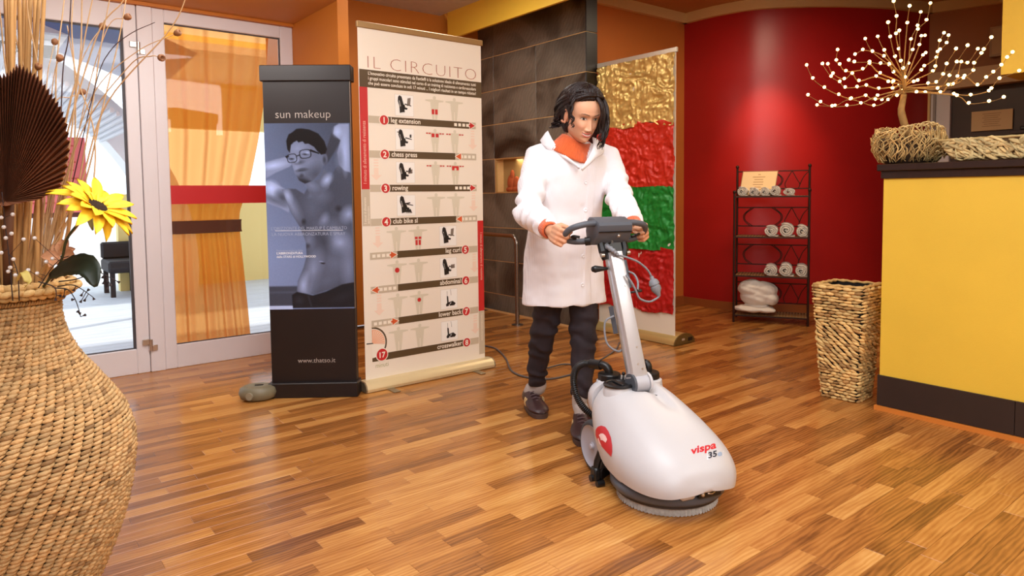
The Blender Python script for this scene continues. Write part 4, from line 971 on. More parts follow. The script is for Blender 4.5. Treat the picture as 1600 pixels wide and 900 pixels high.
# rolled towels
TOWEL = mat('terry_towel', (232, 222, 206), .95, var=.05, vscale=40, bump=.5, bscale=400, sheen=.3)
def towel(x, z, r, squash, label, seed, ln=.19, ang=0):
    r_ = random.Random(seed); t = thing('rolled_towel', label, 'towel', rack.matrix_basis @ Vector((x, .02, z)) if False else RK + Matrix.Rotation(ra, 3, 'Z') @ Vector((x, .015, z)), ra + ang, 'rolled white towels on the rack')
    turns = 2.6; n = 64; th = r / (turns + .9)
    def spiral(k, side):
        u = k / n; a = -math.pi / 2 + 2 * math.pi * turns * (1 - u); rr_ = r - th * turns * u + side * th * .42 + .0015 * math.sin(a * 3 + seed)
        return (rr_ * math.cos(a) * (1 + squash), r * (1 - squash * .6) + rr_ * math.sin(a) * (1 - squash * .6))
    ring = [spiral(k, 1) for k in range(n + 1)] + [spiral(k, -1) for k in range(n, -1, -1)]
    m = th * .42; z_off = -min(p[1] for p in ring)
    L = []
    for i, y in enumerate((0, .004, .012, .05, .1, .15, ln - .012, ln)):
        sh = (.986 if i in (0, 7) else 1); wv = .002 * math.sin(y * 40 + seed)
        L.append([(p[0] * sh + wv, y + .003 * math.sin(7 * p[0] / r + seed), (p[1] - r) * sh + r + z_off) for p in ring])
    MB().loft(L).build('towel_roll', TOWEL, t, smooth=True)
    MB().ell((0, ln * .5, r + z_off - .003), (r * .35, ln * .49, r * .3), 10, 8).build('towel_core', TOWEL, t, smooth=True)
    MB().loft([[(r * .2 * s, y, .0015) for s in (0, 1, 2, 3, 4, 5, 6)] + [(r * .2 * s, y, .0085) for s in (6, 5, 4, 3, 2, 1, 0)] for y in (.003, ln - .003)]).build('towel_flap', TOWEL, t, smooth=True, auto=30)
    return t
pos = ['leftmost', 'second from the left', 'middle', 'fourth from the left', 'flatter rightmost']
for k, (x, r, sq) in enumerate(((.055, .040, .06), (.145, .038, .12), (.232, .037, .08), (.315, .041, .03), (.42, .036, .30))):
    towel(x, 1.062, r, sq, f'{pos[k]} of the five rolled white towels on the top shelf', 20 + k)
for lvl, z, word in ((1, .726, 'second'), (2, .400, 'third')):
    for k, (x, r, sq) in enumerate(((.285, .048, .12), (.402, .056 if lvl == 1 else .052, .03), (.522, .048, .0))):
        towel(x, z, r, sq, f"{('left', 'large middle', 'right')[k]} of the three rolled white towels on the {word} shelf of the rack", 40 + lvl * 10 + k)
# card leaning at the back of the top shelf
cd = thing('framed_card', 'cream printed card leaning behind the towels on the top shelf', 'card', RK + Matrix.Rotation(ra, 3, 'Z') @ Vector((.02, .17, 1.064)), ra)
M_ = Matrix.Rotation(math.radians(-14), 4, 'X') @ Matrix.Shear('XY', 4, (0, 0))
def lean(mb): mb.v = [tuple(M_ @ Vector((v[0] + .10 * v[2] * 1.3, v[1], v[2]))) for v in mb.v]; return mb
lean(MB().box(0, .285, 0, .008, 0, .215)).build('card_frame', mat('card_frame', (150, 100, 60), .5), cd)
lean(MB().box(.006, .279, -.002, .0, .006, .208)).build('card_sheet', mat('card_sheet', (226, 196, 146), .55), cd)
cmm = mat('card_ink', (176, 136, 90), .6)
for k, w in enumerate((.02, .10, .07, .08, .08, .05, .12)):
    lean(MB().box(.14 - w / 2, .14 + w / 2, -.0032, -.0022, .18 - k * .022, .186 - k * .022)).build('print_line', cmm, cd)
lean(MB().disc(.235, .035, .022, -.0026, 14)).build('print_mark', mat('card_mark', (160, 140, 110), .6), cd)
# bundled blanket on the bottom shelf
mb = MB().ell((.0, .12, .145), (.145, .12, .085), 24, 14).ell((.05, .12, .20), (.11, .11, .075), 20, 12).ell((-.05, .11, .21), (.11, .11, .08), 20, 12).ell((.11, .11, .13), (.06, .10, .055), 16, 10).ell((-.03, .09, .045), (.17, .11, .030), 20, 8).ell((-.115, .08, .05), (.05, .08, .026), 14, 8).ell((.07, .05, .04), (.08, .06, .026), 14, 8)
me = remesh(mb, .006, 6); c = getco(me)
n_ = vnoise(c * np.array([16, 16, 22]) + 2, 8) + .5 * vnoise(c * 34, 9); c += np.stack([n_ * .004, -n_ * .006, n_ * .006], 1); fold = .003 * np.sin((c[:, 2] * 1.2 + c[:, 0] * .35) * 95); c[:, 1] -= fold * (c[:, 1] < .1); c[:, 2] = np.maximum(c[:, 2], .001); setco(me, c)
o = link('folded_blanket', me, mat('blanket', (236, 226, 212), .95, var=.05, vscale=20, bump=.3, bscale=200), None, Matrix.Translation(RK + Matrix.Rotation(ra, 3, 'Z') @ Vector((.185, -.01, .067))) @ Matrix.Rotation(ra, 4, 'Z'), smooth=True)
tag(o, 'bulky folded white blanket stuffed onto the bottom shelf of the rack', 'blanket')

# ------------------------------------------------------------------ tall square wicker bin
bk = thing('wicker_bin', 'tall tapered square bin woven from water hyacinth beside the yellow counter', 'bin', (1.782, 3.60, 0), math.radians(-50))
rr = random.Random(9); mb = MB(); cols = []
BH = .60
def bin_half(z): return .090 + .040 * (z / BH)
rows = 37
for i in range(rows):
    z = .008 + (BH - .016) * i / (rows - 1); h = bin_half(z)
    for sd in range(4):
        nst = 6; diag = .010 if .16 < z < .40 else .0
        for k in range(nst):
            u = -1 + 2 * (k + .5 + (.5 if i % 2 else 0) - .25) / nst; u = max(-.84, min(.84, u + rr.uniform(-.04, .04))); ln = 2 * h / nst * rr.uniform(.52, .72); w = rr.uniform(.0066, .0105)
            n_ = Vector(((0, -1, 0), (1, 0, 0), (0, 1, 0), (-1, 0, 0))[sd]); t_ = Vector((-n_.y, n_.x, 0))
            c = n_ * (h + rr.uniform(0, .004)) + t_ * (u * h); c.z = z + rr.uniform(-.002, .002); dz = diag * rr.uniform(.6, 1.6) * -1 + rr.uniform(-.003, .003)
            n0 = len(mb.v); mb.tube([c - t_ * ln - Vector((0, 0, dz)) - n_ * .003, c - t_ * ln * .5 - Vector((0, 0, dz * .5)) + n_ * .002, c + n_ * .004, c + t_ * ln * .5 + Vector((0, 0, dz * .5)) + n_ * .002, c + t_ * ln + Vector((0, 0, dz)) - n_ * .003], [w * .3, w * .85, w, w * .85, w * .3], 6)
            b_ = col(228, 190, 122) if rr.random() > .15 else col(172, 132, 78)
            cols += [strand_colors(1, b_, .22, rr)[0]] * (len(mb.v) - n0)
h = bin_half(BH)
for j in range(3):
    q = h - .004 - .008 * j; pts = [(-q, -q), (q, -q), (q, q), (-q, q), (-q, -q)]; P = []
    for a, b in zip(pts[:-1], pts[1:]):
        for k in range(12): t = k / 12; P.append((a[0] + (b[0] - a[0]) * t, a[1] + (b[1] - a[1]) * t, BH + .004 + .003 * math.sin(k * 2.1 + j)))
    P.append(P[0]); n0 = len(mb.v); mb.tube(P, .0065, 6); cols += [strand_colors(1, col(196, 158, 96), .1, rr)[0]] * (len(mb.v) - n0)
o = mb.build('wicker_weave', STRAW, bk, smooth=True); set_color(o.data, cols); o['kind'] = 'stuff'
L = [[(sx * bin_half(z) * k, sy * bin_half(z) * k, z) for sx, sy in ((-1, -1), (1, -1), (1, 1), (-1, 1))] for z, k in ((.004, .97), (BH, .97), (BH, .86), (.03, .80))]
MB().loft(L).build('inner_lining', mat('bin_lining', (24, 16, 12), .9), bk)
# ------------------------------------------------------------------ big wicker vase
vp = at(12, 450, 1.68); VX, VY = vp.x, 1.68
vase = thing('wicker_vase', 'huge bellied vase of plaited rush in the left foreground', 'vase', (VX, VY, 0), 0)
prof = [(z, r * .86) for z, r in [(0.0, .150), (.05, .165), (.10, .185), (.18, .225), (.27, .262), (.36, .286), (.44, .297), (.50, .292), (.56, .268), (.62, .225), (.68, .176), (.73, .143), (.78, .124), (.83, .118), (.855, .121)]]
def vr(z):
    for (z0, r0), (z1, r1) in zip(prof[:-1], prof[1:]):
        if z0 <= z <= z1:
            i = prof.index((z0, r0)); rm = prof[max(i - 1, 0)][1]; zm = prof[max(i - 1, 0)][0]; rp = prof[min(i + 2, len(prof) - 1)][1]; zp = prof[min(i + 2, len(prof) - 1)][0]
            t = (z - z0) / (z1 - z0); m0 = (r1 - rm) / max(z1 - zm, 1e-6) * (z1 - z0); m1 = (rp - r0) / max(zp - z0, 1e-6) * (z1 - z0)
            return (2 * t**3 - 3 * t * t + 1) * r0 + (t**3 - 2 * t * t + t) * m0 + (-2 * t**3 + 3 * t * t) * r1 + (t**3 - t * t) * m1
    return prof[-1][1]
rr = random.Random(2); mb = MB(); cols = []
NS = 58; pitch = .0104
# arc length table
zz = [0]; s_ = 0; tab = [(0, 0)]
z = 0
while z < .855:
    r0 = vr(z); z2 = z + .001; s_ += math.hypot(.001, vr(min(z2, .855)) - r0); z = z2; tab.append((s_, min(z, .855)))
nrow = int(s_ / pitch)
def zat(s):
    i = min(len(tab) - 1, max(0, int(s / s_ * (len(tab) - 1))))
    while i < len(tab) - 1 and tab[i][0] < s: i += 1
    while i > 0 and tab[i][0] > s: i -= 1
    return tab[i][1]
lat = [(-.58, -.005), (-.32, .002), (0., .0052), (.32, .002), (.58, -.005)]
for i in range(nrow):
    s0 = i * pitch; jit = rr.uniform(-.0006, .0006)
    r_here = vr(zat(s0)); slope = .0034
    for k in range(NS):
        a0 = 2 * math.pi * (k + .17 * i + (.06 if i % 2 else 0)) / NS; w = pitch * rr.uniform(.50, .60); bulge = rr.uniform(.8, 1.25)
        gap = (i in (int(nrow * .46), int(nrow * .62))) and (k % 17) < 6
        if gap: w *= .62
        pts = []
        for u, o_ in lat:
            a = a0 + u * 2 * math.pi / NS * 1.0; zc_ = zat(s0 + jit + slope * u * 2 + .0012 * math.sin(k * .9)); r = vr(zc_) + o_ * bulge
            pts.append((r * math.cos(a), r * math.sin(a), zc_ + .004))
        n0 = len(mb.v); t0 = Vector(pts[-1]) - Vector(pts[0])
        mb.tube(pts, [w * .35, w * .9, w, w * .9, w * .35], 6, caps=False)
        c = strand_colors(1, col(206, 166, 112), .20, rr)[0]
        if rr.random() < .06: c = (c[0] * .55, c[1] * .5, c[2] * .45, 1)
        cols += [c] * (len(mb.v) - n0)
RUSH = mat('plaited_rush', (204, 160, 98), .6, attr='tint', bump=.5, bscale=160, stretch=(1, 1, 3))
o = mb.build('rush_weave', RUSH, vase, smooth=True); set_color(o.data, cols); o['kind'] = 'stuff'
MB().lathe([(0, .002)] + [(r - .004, z + .002) for z, r in prof] + [(.092, .85), (.09, .5), (0, .5)], 64).build('vase_wall', mat('vase_core', (58, 36, 20), .9), vase, smooth=True)
# rolled rim: fat braid plus thin cord under it
mb = MB(); cols = []
for j in range(6):
    zc_, rc_ = .868 + .012 * (j % 3) - .002, .119 + (.010, .026, .012)[j % 3] * (1 if j < 3 else -.9)
    for k in range(44):
        a0 = 2 * math.pi * (k + .33 * j) / 44; tl = (1 if j % 2 else -1) * .006; pts = []
        for u in (-.62, -.3, 0, .3, .62):
            a = a0 + u * 2 * math.pi / 44; r = rc_ + .005 * math.cos(u * 2.4); pts.append((r * math.cos(a), r * math.sin(a), zc_ + tl * u + .002))
        n0 = len(mb.v); w = rr.uniform(.0075, .0105); mb.tube(pts, [w * .35, w * .85, w, w * .85, w * .35], 7, caps=False); cols += [strand_colors(1, col(222, 182, 118), .20, rr)[0]] * (len(mb.v) - n0)
for k in range(130):
    a0 = 2 * math.pi * k / 130; pts = [((.113 + .005 * math.cos(t)) * math.cos(a0 + .012 * t), (.113 + .005 * math.cos(t)) * math.sin(a0 + .012 * t), .852 + .005 * math.sin(t)) for t in (-2, -1, 0, 1, 2)]
    n0 = len(mb.v); mb.tube(pts, .0028, 5, caps=False); cols += [strand_colors(1, col(176, 132, 76), .2, rr)[0]] * (len(mb.v) - n0)
o = mb.build('rim_braid', RUSH, vase, smooth=True); set_color(o.data, cols); o['kind'] = 'stuff'

# ------------------------------------------------------------------ dried arrangement in the vase; positions relative to the vase mouth
MO = Vector((VX, VY, .86))
def vp_(px, py, dd=0.): return at(px, py, VY + dd)
REED = mat('dried_reed', (196, 148, 88), .75, var=.25, vscale=30, stretch=(1, 1, .2)); TWIG = mat('pale_twig', (206, 166, 118), .7, var=.15, vscale=20); DTWIG = mat('dark_twig', (66, 38, 34), .7); BUD = mat('dark_bud', (46, 32, 32), .7)
rr = random.Random(21)
def mouth(k): 
    a = rr.random() * 6.28; r = .085 * math.sqrt(rr.random()); return Vector((VX + r * math.cos(a), VY + r * math.sin(a), .50))
def into_mouth(p, og):                     # keep a stem inside the vase neck while it is below the rim
    w = p + og; dx, dy = w.x - VX, w.y - VY; r = math.hypot(dx, dy); lim = .066 if w.z < .80 else .086
    if w.z < .915 and r > lim: p = Vector((VX + dx / r * lim, VY + dy / r * lim, w.z)) - og
    return p
def stem(name, label, cat, pts, r0, r1, m, group=None, parent=None, seg=6):
    og = parent.location if parent is not None else Vector((0, 0, 0)); pts = [Vector(p) if m is BUD else into_mouth(Vector(p), og) for p in pts]
    P = catmull(pts, 7); o = MB().tube(P, [r0 + (r1 - r0) * k / (len(P) - 1) for k in range(len(P))], seg).build(name, m, parent, smooth=True)
    if parent is None: tag(o, label, cat, group)
    return o
# thick straight reeds (bundle)
tips = [(18, -20), (30, -25), (38, -18), (48, -12), (55, -25), (62, -10), (8, -15), (-6, -22), (-20, -10), (-30, -20), (70, -28), (44, -30), (-12, -30), (24, -32), (-40, -12), (13, -40)]
for k, (x, y) in enumerate(tips):
    dd = rr.uniform(-.06, .10); b = vp_(20 + (x - 20) * .55 + rr.uniform(-12, 12), 470, dd * .5); b.z = .84; low = Vector((VX + (b.x - VX) * .6, VY + (b.y - VY) * .6, .52))
    stem('dried_reed', 'dried tan reed standing upright in the vase', 'dried stem', [low, b, vp_(20 + (x - 20) * .8 + rr.uniform(-6, 6), 200, dd), vp_(x, y, dd)], .0058, .0048, REED, 'upright dried reeds in the vase')
# short broad reeds under the palm leaf, around the mouth
for k in range(26):
    px = rr.uniform(-20, 112); dd = rr.uniform(-.05, .09); b = vp_(px * .72 + 8, 452, dd * .6); low = Vector((VX + (b.x - VX) * .5, VY + (b.y - VY) * .5, .52)); top = vp_(px + rr.uniform(-10, 16), rr.uniform(270, 335), dd)
    stem('cut_reed', 'cut flat reed around the palm leaf stalk in the vase', 'dried stem', [low, b, (b + top) / 2 + Vector((rr.uniform(-.006, .006), 0, 0)), top], .0052, .0040, REED, 'cut reeds around the palm leaf stalk')
# long thin curly twigs reaching up to the right
T = [[(100, 440), (128, 300), (160, 170), (186, 60), (200, -20)], [(95, 440), (125, 290), (168, 160), (270, 40), (300, -40)], [(85, 440), (105, 250), (122, 120), (140, 20), (152, -30)], [(98, 440), (112, 330), (140, 190), (158, 70), (175, -20)],
     [(70, 440), (85, 240), (88, 110), (98, 20), (104, -30)], [(62, 440), (72, 230), (60, 110), (45, 30), (40, -30)], [(60, 440), (92, 260), (150, 60), (190, 5), (205, -20)], [(40, 440), (30, 250), (8, 100), (0, 20), (-10, -20)],
     [(90, 440), (110, 280), (118, 150), (112, 40), (118, -30)], [(80, 440), (60, 200), (30, 80), (14, 10), (5, -20)], [(55, 440), (100, 200), (124, 100), (128, 0), (130, -30)], [(105, 440), (135, 330), (148, 215), (120, 120), (105, 40)]]
for k, pts in enumerate(T):
    dd = rr.uniform(-.10, .10); P = [vp_(x, y, dd * (i / 4)) for i, (x, y) in enumerate(pts)]; P = [Vector((VX + (P[0].x - VX) * .5, VY, .52))] + P
    lab = ['long pale twig crossing the upper left of the door post', 'longest pale twig sweeping over the door post towards the curtain', 'pale twig rising steeply right of the palm leaf tip', 'pale twig bending right before the glass door', 'pale twig rising straight behind the palm leaf tip', 'pale twig curving left behind the palm leaf', 'pale twig crossing the others from lower left to upper right', 'pale twig bowed to the left picture edge', 'pale twig bowed slightly left before the glass door', 'pale twig leaning far left out of the vase', 'pale twig running diagonally across the reeds', 'pale twig with its tip curled back to the left'][k]
    stem('curly_twig', lab, 'dried stem', P, .0030, .0012, TWIG, 'long pale twigs arching from the vase')
# twigs carrying brown seed cups
CUP = mat('seed_cup', (146, 96, 58), .7, var=.2, vscale=60)
for k, (pts, cup) in enumerate([([(95, 440), (110, 250), (150, 140), (215, 80)], (274, 53)), ([(90, 440), (115, 240), (140, 130), (170, 40)], (196, 28)), ([(98, 440), (122, 220), (200, 105), (235, 88)], (250, 90)), ([(80, 440), (90, 260), (120, 120), (140, 70)], (158, 44)),
      ([(60, 440), (70, 200), (74, 120), (80, 90)], (85, 68)), ([(70, 440), (78, 260), (80, 160), (86, 110)], (92, 94)), ([(60, 440), (66, 260), (52, 150), (55, 120)], (59, 107)), ([(85, 440), (88, 280), (86, 165), (110, 152)], (126, 145))]):
    dd = rr.uniform(-.12, .12); t = thing('seed_cup_twig', ['seed cup twig whose cup hangs over the fixed window', 'seed cup twig with its cup before the top of the glass door', 'seed cup twig ending in front of the white door post', 'seed cup twig with a cup near the dark roof beam outside', 'seed cup twig with a brown cup above the palm leaf tip', 'seed cup twig just right of the palm leaf tip', 'seed cup twig with a small dark cup over the palm leaf', 'seed cup twig with a dark cup right of the palm leaf'][k], 'dried stem', vp_(pts[0][0], pts[0][1]), 0, 'twigs with brown seed cups')
    o_ = t.location.copy(); P = [vp_(x, y, dd * i / 4) - o_ for i, (x, y) in enumerate(pts)] + [vp_(cup[0], cup[1], dd) - o_]; P = [Vector((-.03, 0, -.2))] + P
    stem('twig', '', '', P, .0018, .0010, TWIG, parent=t)
    d = (P[-1] - P[-2]).normalized(); Mx = d.to_track_quat('Z', 'Y').to_matrix().to_4x4()
    MB().lathe([(0, -.004), (.004, -.003), (.0078, .003), (.0082, .009), (.006, .013), (.0045, .012), (.003, .008), (0, .008)], 12, c=P[-1], M=Mx).build('seed_cup', CUP, t, smooth=True)
# dark brown twigs
stem('dark_twig', 'dark brown twig rising straight above the palm leaf', 'dried stem', [vp_(92, 300), vp_(98, 116), vp_(107, 60), vp_(112, -20)], .0016, .0013, DTWIG)
stem('dark_twig', 'dark brown twig slanting towards the top hinge of the door', 'dried stem', [vp_(110, 300), vp_(150, 130), vp_(172, 80), vp_(205, 52), vp_(242, 35)], .0014, .0009, DTWIG)
# big pleated dried palm leaf
pl_ = thing('palm_leaf', 'large pleated dark brown dried palm leaf in the vase', 'dried leaf', vp_(14, 316, -.08), 0)
o_ = pl_.location.copy()
outl = [(8, 322), (60, 312), (92, 296), (103, 268), (108, 230), (103, 190), (92, 165), (78, 146), (62, 124), (45, 112), (28, 103), (14, 116), (-2, 122), (-22, 132), (-44, 150), (-62, 178), (-74, 215), (-80, 260), (-70, 300), (-30, 318)]
c0 = Vector((8, 314, 0)); poly = outl + [outl[0]]; fine = []
for a, b in zip(poly[:-1], poly[1:]):
    for k in range(6): fine.append((a[0] + (b[0] - a[0]) * k / 6, a[1] + (b[1] - a[1]) * k / 6))
mb = MB(); rings = []; n = len(fine)
for i in range(10):
    t = i / 9; row = []
    for k, (x, y) in enumerate(fine):
        jag = (1 + (.025 if k % 2 else -.015) * (t ** 4)); px, py = c0.x + (x - c0.x) * t * jag, c0.y + (y - c0.y) * t * jag
        row.append(vp_(px, py, -.08 + (.010 if k % 2 else -.010) * (t ** .8) - .05 * t * t) - o_)
    rings.append(row)
mb.loft(rings, caps=False)
o = mb.build('leaf_blade', mat('dry_palm', (136, 84, 54), .6, var=.30, vscale=9), pl_, smooth=False)
sm = o.modifiers.new('t', 'SOLIDIFY'); sm.thickness = .0012
MB().tube([vp_(14, 316, -.08) - o_, vp_(12, 400, -.05) - o_, vp_(12, 470, -.02) - o_], [.011, .010, .009], 8).build('leaf_stalk', mat('palm_stalk', (106, 66, 38), .7), pl_, smooth=True)
# sunflower
sf = thing('sunflower', 'yellow artificial sunflower leaning out of the vase', 'flower', vp_(92, 440, -.10), 0); o_ = sf.location.copy()
stem('stem', '', '', [vp_(80, 470, -.05) - o_, vp_(92, 415, -.10) - o_, vp_(104, 375, -.12) - o_, vp_(122, 350, -.13) - o_, vp_(139, 335, -.13) - o_], .0030, .0026, mat('stem_green', (62, 66, 34), .7), parent=sf)
cen = vp_(152, 322, -.14) - o_
nrm = (Vector((-.42, -.62, -.50))).normalized(); fx_ = nrm.cross(Vector((0, 0, 1))).normalized(); fy_ = fx_.cross(nrm).normalized()
# face axes: flower opens up and to the left of its stem
nrm = Vector((.66, -.08, .72)).normalized(); fx_ = Vector((.6, -.3, -.5)); fx_ = (fx_ - nrm * fx_.dot(nrm)).normalized(); fy_ = nrm.cross(fx_)
PET = mat('petal_yellow', (250, 204, 44), .55, var=.10, vscale=40, spec=.3)
Mf = Matrix((( fx_.x, fy_.x, nrm.x, cen.x), (fx_.y, fy_.y, nrm.y, cen.y), (fx_.z, fy_.z, nrm.z, cen.z), (0, 0, 0, 1)))
def petal(a, ln, wd, lift, curl, r0=.020):
    R = []; ca, sa = math.cos(a), math.sin(a)
    for i in range(8):
        t = i / 7; r = r0 + ln * t; w = wd * math.sin(math.pi * (t * .86 + .12)) ** .8 * (1 if t < .97 else .15); zz_ = lift * t * ln - curl * t * t * ln
        row = []
        for k in range(5):
            v = (k - 2) / 2; zq = zz_ + .18 * wd * abs(v) + .0012 * math.cos(v * 6); row.append(Mf @ Vector((r * ca - v * w * sa, r * sa + v * w * ca, zq)))
        R.append(row)
    return MB().loft(R, closed=False)
for ring, (n_p, ln, lift, curl) in enumerate(((15, .074, .10, .35), (14, .062, .55, .25))):
    for k in range(n_p):
        a = 2 * math.pi * (k + .5 * ring) / n_p + rr.uniform(-.06, .06)
        o = petal(a, ln * rr.uniform(.88, 1.12), .0135, lift + rr.uniform(-.12, .12), curl + rr.uniform(-.1, .2)).build('petal', PET, sf, smooth=True); q = o.modifiers.new('t', 'SOLIDIFY'); q.thickness = .0008
for k in range(3):
    petal(2.6 + k * .5, .034, .010, 1.0, .9, .012).build('petal', PET, sf, smooth=True)
mb = MB()
for k in range(150):
    r = .021 * math.sqrt(k / 150); a = k * 2.39996; mb.ell(Mf @ Vector((r * math.cos(a), r * math.sin(a), .004 - .06 * r * r / .021)), .0019, 6, 4)
o = mb.build('seed_head', mat('seed_brown', (56, 36, 20), .9), sf, smooth=True); o['kind'] = 'stuff'
MB().lathe([(0, -.006), (.022, -.004), (.024, .001), (0, .001)], 20, M=Mf.to_3x3().to_4x4(), c=cen).build('calyx', mat('calyx_green', (70, 74, 34), .8), sf, smooth=True)
# dark green leaves at the rim
def leaf(name, label, pts, width, m, group=None, cat='leaf', up=(0, -.3, 1), droop=.0):
    P = [Vector(p) for p in catmull(pts, 6)]; R = []; n = len(P)
    for i, p in enumerate(P):
        t = i / (n - 1); tg = (P[min(i + 1, n - 1)] - P[max(i - 1, 0)]).normalized(); sd = tg.cross(Vector(up)).normalized(); w = width * math.sin(math.pi * min(1, t * .93 + .05)) ** .7 * (1 + .05 * math.sin(i * 2.4))
        nn = sd.cross(tg); R.append([p + sd * (w * v) + nn * (.18 * w * abs(v)) for v in (-1, -.5, 0, .5, 1)])
    o = MB().loft(R, closed=False).build(name, m, None, smooth=True); q = o.modifiers.new('t', 'SOLIDIFY'); q.thickness = .001
    tag(o, label, cat, group); return o
DG = mat('dark_leaf', (34, 46, 32), .45, var=.15, vscale=30)
leaf('green_leaf', 'large dark green leaf hanging over the vase rim', [vp_(76, 432, -.12), vp_(110, 416, -.16), vp_(138, 418, -.18), vp_(150, 448, -.19)], .027, DG, up=(.1, -.8, .5))
leaf('green_leaf', 'small olive leaf standing behind the sunflower', [vp_(118, 300, .02), vp_(134, 318, .02), vp_(145, 360, .02)], .012, mat('olive_leaf', (150, 140, 84), .6), up=(0, -1, .1))
leaf('pale_leaf', 'curled pale yellow leaf at the vase mouth', [vp_(26, 440, -.13), vp_(36, 425, -.14), vp_(44, 440, -.15), vp_(38, 450, -.15)], .008, mat('pale_leaf', (206, 184, 96), .6))
PEACH = mat('peach_petal', (196, 138, 96), .8, var=.2, vscale=30)
pf = thing('peach_flower', 'faded peach fabric flower between the reeds and the sunflower', 'flower', vp_(96, 400, -.04), 0); o_ = pf.location.copy(); Mf = Matrix.Translation((0, 0, 0)) @ Matrix.Rotation(math.radians(60), 4, 'X')
for k in range(11): petal(2 * math.pi * k / 11 + rr.uniform(-.1, .1), .034 * rr.uniform(.8, 1.2), .013, rr.uniform(.2, .9), .3, .004).build('petal', PEACH, pf, smooth=True)
stem('stem', '', '', [Vector((0, 0, 0)), vp_(86, 430, -.03) - o_, vp_(76, 470, -.02) - o_], .002, .002, DTWIG, parent=pf)
# dark sprays of tiny trumpet buds hanging over the rim
BUD = mat('dark_bud', (46, 32, 32), .7); cb_ = thing('bud_spray', 'dark spray of tiny trumpet buds hanging over the vase rim', 'dried stem', vp_(108, 440, -.12), 0); o_ = cb_.location.copy()
for pts, buds in (([(85, 450), (105, 452), (116, 465), (122, 480), (126, 495)], [(100, 462), (104, 452), (115, 468), (123, 488), (131, 493), (125, 491)]), ([(90, 448), (112, 445), (128, 452), (145, 464)], [(116, 452), (128, 460), (133, 468), (137, 454), (146, 466), (127, 470)]), ([(92, 440), (120, 436), (150, 425), (165, 430)], [(155, 425), (161, 432), (167, 438), (162, 441), (172, 444), (184, 440), (168, 449)]), ([(60, 440), (84, 448), (88, 460), (87, 466)], [(87, 467), (92, 462)])):
    dd = rr.uniform(-.20, -.10); P = [vp_(x, y, dd) - o_ for x, y in pts]; stem('twig', '', '', P, .0014, .0009, BUD, parent=cb_)
    for x, y in buds:
        q = vp_(x, y, dd) - o_; near = min(catmull(P, 5), key=lambda w: (w - q).length); MB().tube([near, q], .0009, 5).build('bud_stalk', BUD, cb_)
        d = (q - near).normalized() if (q - near).length > 1e-5 else Vector((0, 0, -1)); MB().tube([q - d * .002, q + d * .004], [.0010, .0034], 8).build('bud', BUD, cb_)
# beaded wire twigs with clear beads
BEAD = mat('clear_bead', (226, 220, 216), .08, spec=1.0, coat=1.0)
for bi, (pts, beads) in enumerate((([(20, 470), (14, 400), (8, 350), (3, 300)], [(2, 340), (6, 355), (9, 372), (2, 395), (18, 365), (20, 335)]), ([(30, 470), (28, 430), (20, 405), (12, 395)], [(13, 424), (16, 418), (24, 430), (21, 405), (37, 374)]), ([(60, 450), (80, 420), (95, 405), (108, 400)], [(72, 409), (44, 422), (58, 427), (82, 404), (54, 372)]))):
    t = thing('beaded_twig', ['beaded dark twig at the far left edge of the vase mouth', 'beaded dark twig low beside the palm leaf stalk', 'beaded dark twig in front of the cut reeds'][bi], 'decoration', vp_(pts[0][0], pts[0][1], -.10), 0, 'beaded dark twigs'); o_ = t.location.copy()
    P = [vp_(x, y, -.12) - o_ for x, y in pts]; stem('twig', '', '', P, .0013, .0009, BUD, parent=t)
    for x, y in beads:
        q = vp_(x, y, -.13) - o_; near = min(catmull(P, 5), key=lambda w: (w - q).length); MB().tube([near, q], .0006, 5).build('bead_wire', BUD, t); MB().ell(q, .0046, 8, 6).build('bead', BEAD, t, smooth=False)
# ------------------------------------------------------------------ floor scrubber
from mathutils.bvhtree import BVHTree
mang = math.atan2(-.931, .365)
MC = Vector((.553, 2.43, 0))
sc_ = thing('floor_scrubber', 'light grey walk-behind floor scrubber with black hose and aluminium handle', 'floor scrubber', MC, mang)
MMW = Matrix.Translation(MC) @ Matrix.Rotation(mang, 4, 'Z')
BODY = mat('scrubber_grey', (200, 198, 200), .38, bump=.04, bscale=400); DGREY = mat('scrubber_dark', (82, 86, 94), .45); MBLK = mat('scrubber_black', (20, 20, 22), .38); TYRE = mat('tyre_grey', (62, 64, 68), .7); ALU = mat('aluminium_post', (206, 206, 210), .28, .55); MGREY = mat('hub_grey', (168, 168, 180), .45)
def interp(tab, x):
    if x <= tab[0][0]: return tab[0][1:]
    for a, b in zip(tab[:-1], tab[1:]):
        if a[0] <= x <= b[0]:
            t = (x - a[0]) / (b[0] - a[0]); return tuple(p + (q - p) * t for p, q in zip(a[1:], b[1:]))
    return tab[-1][1:]
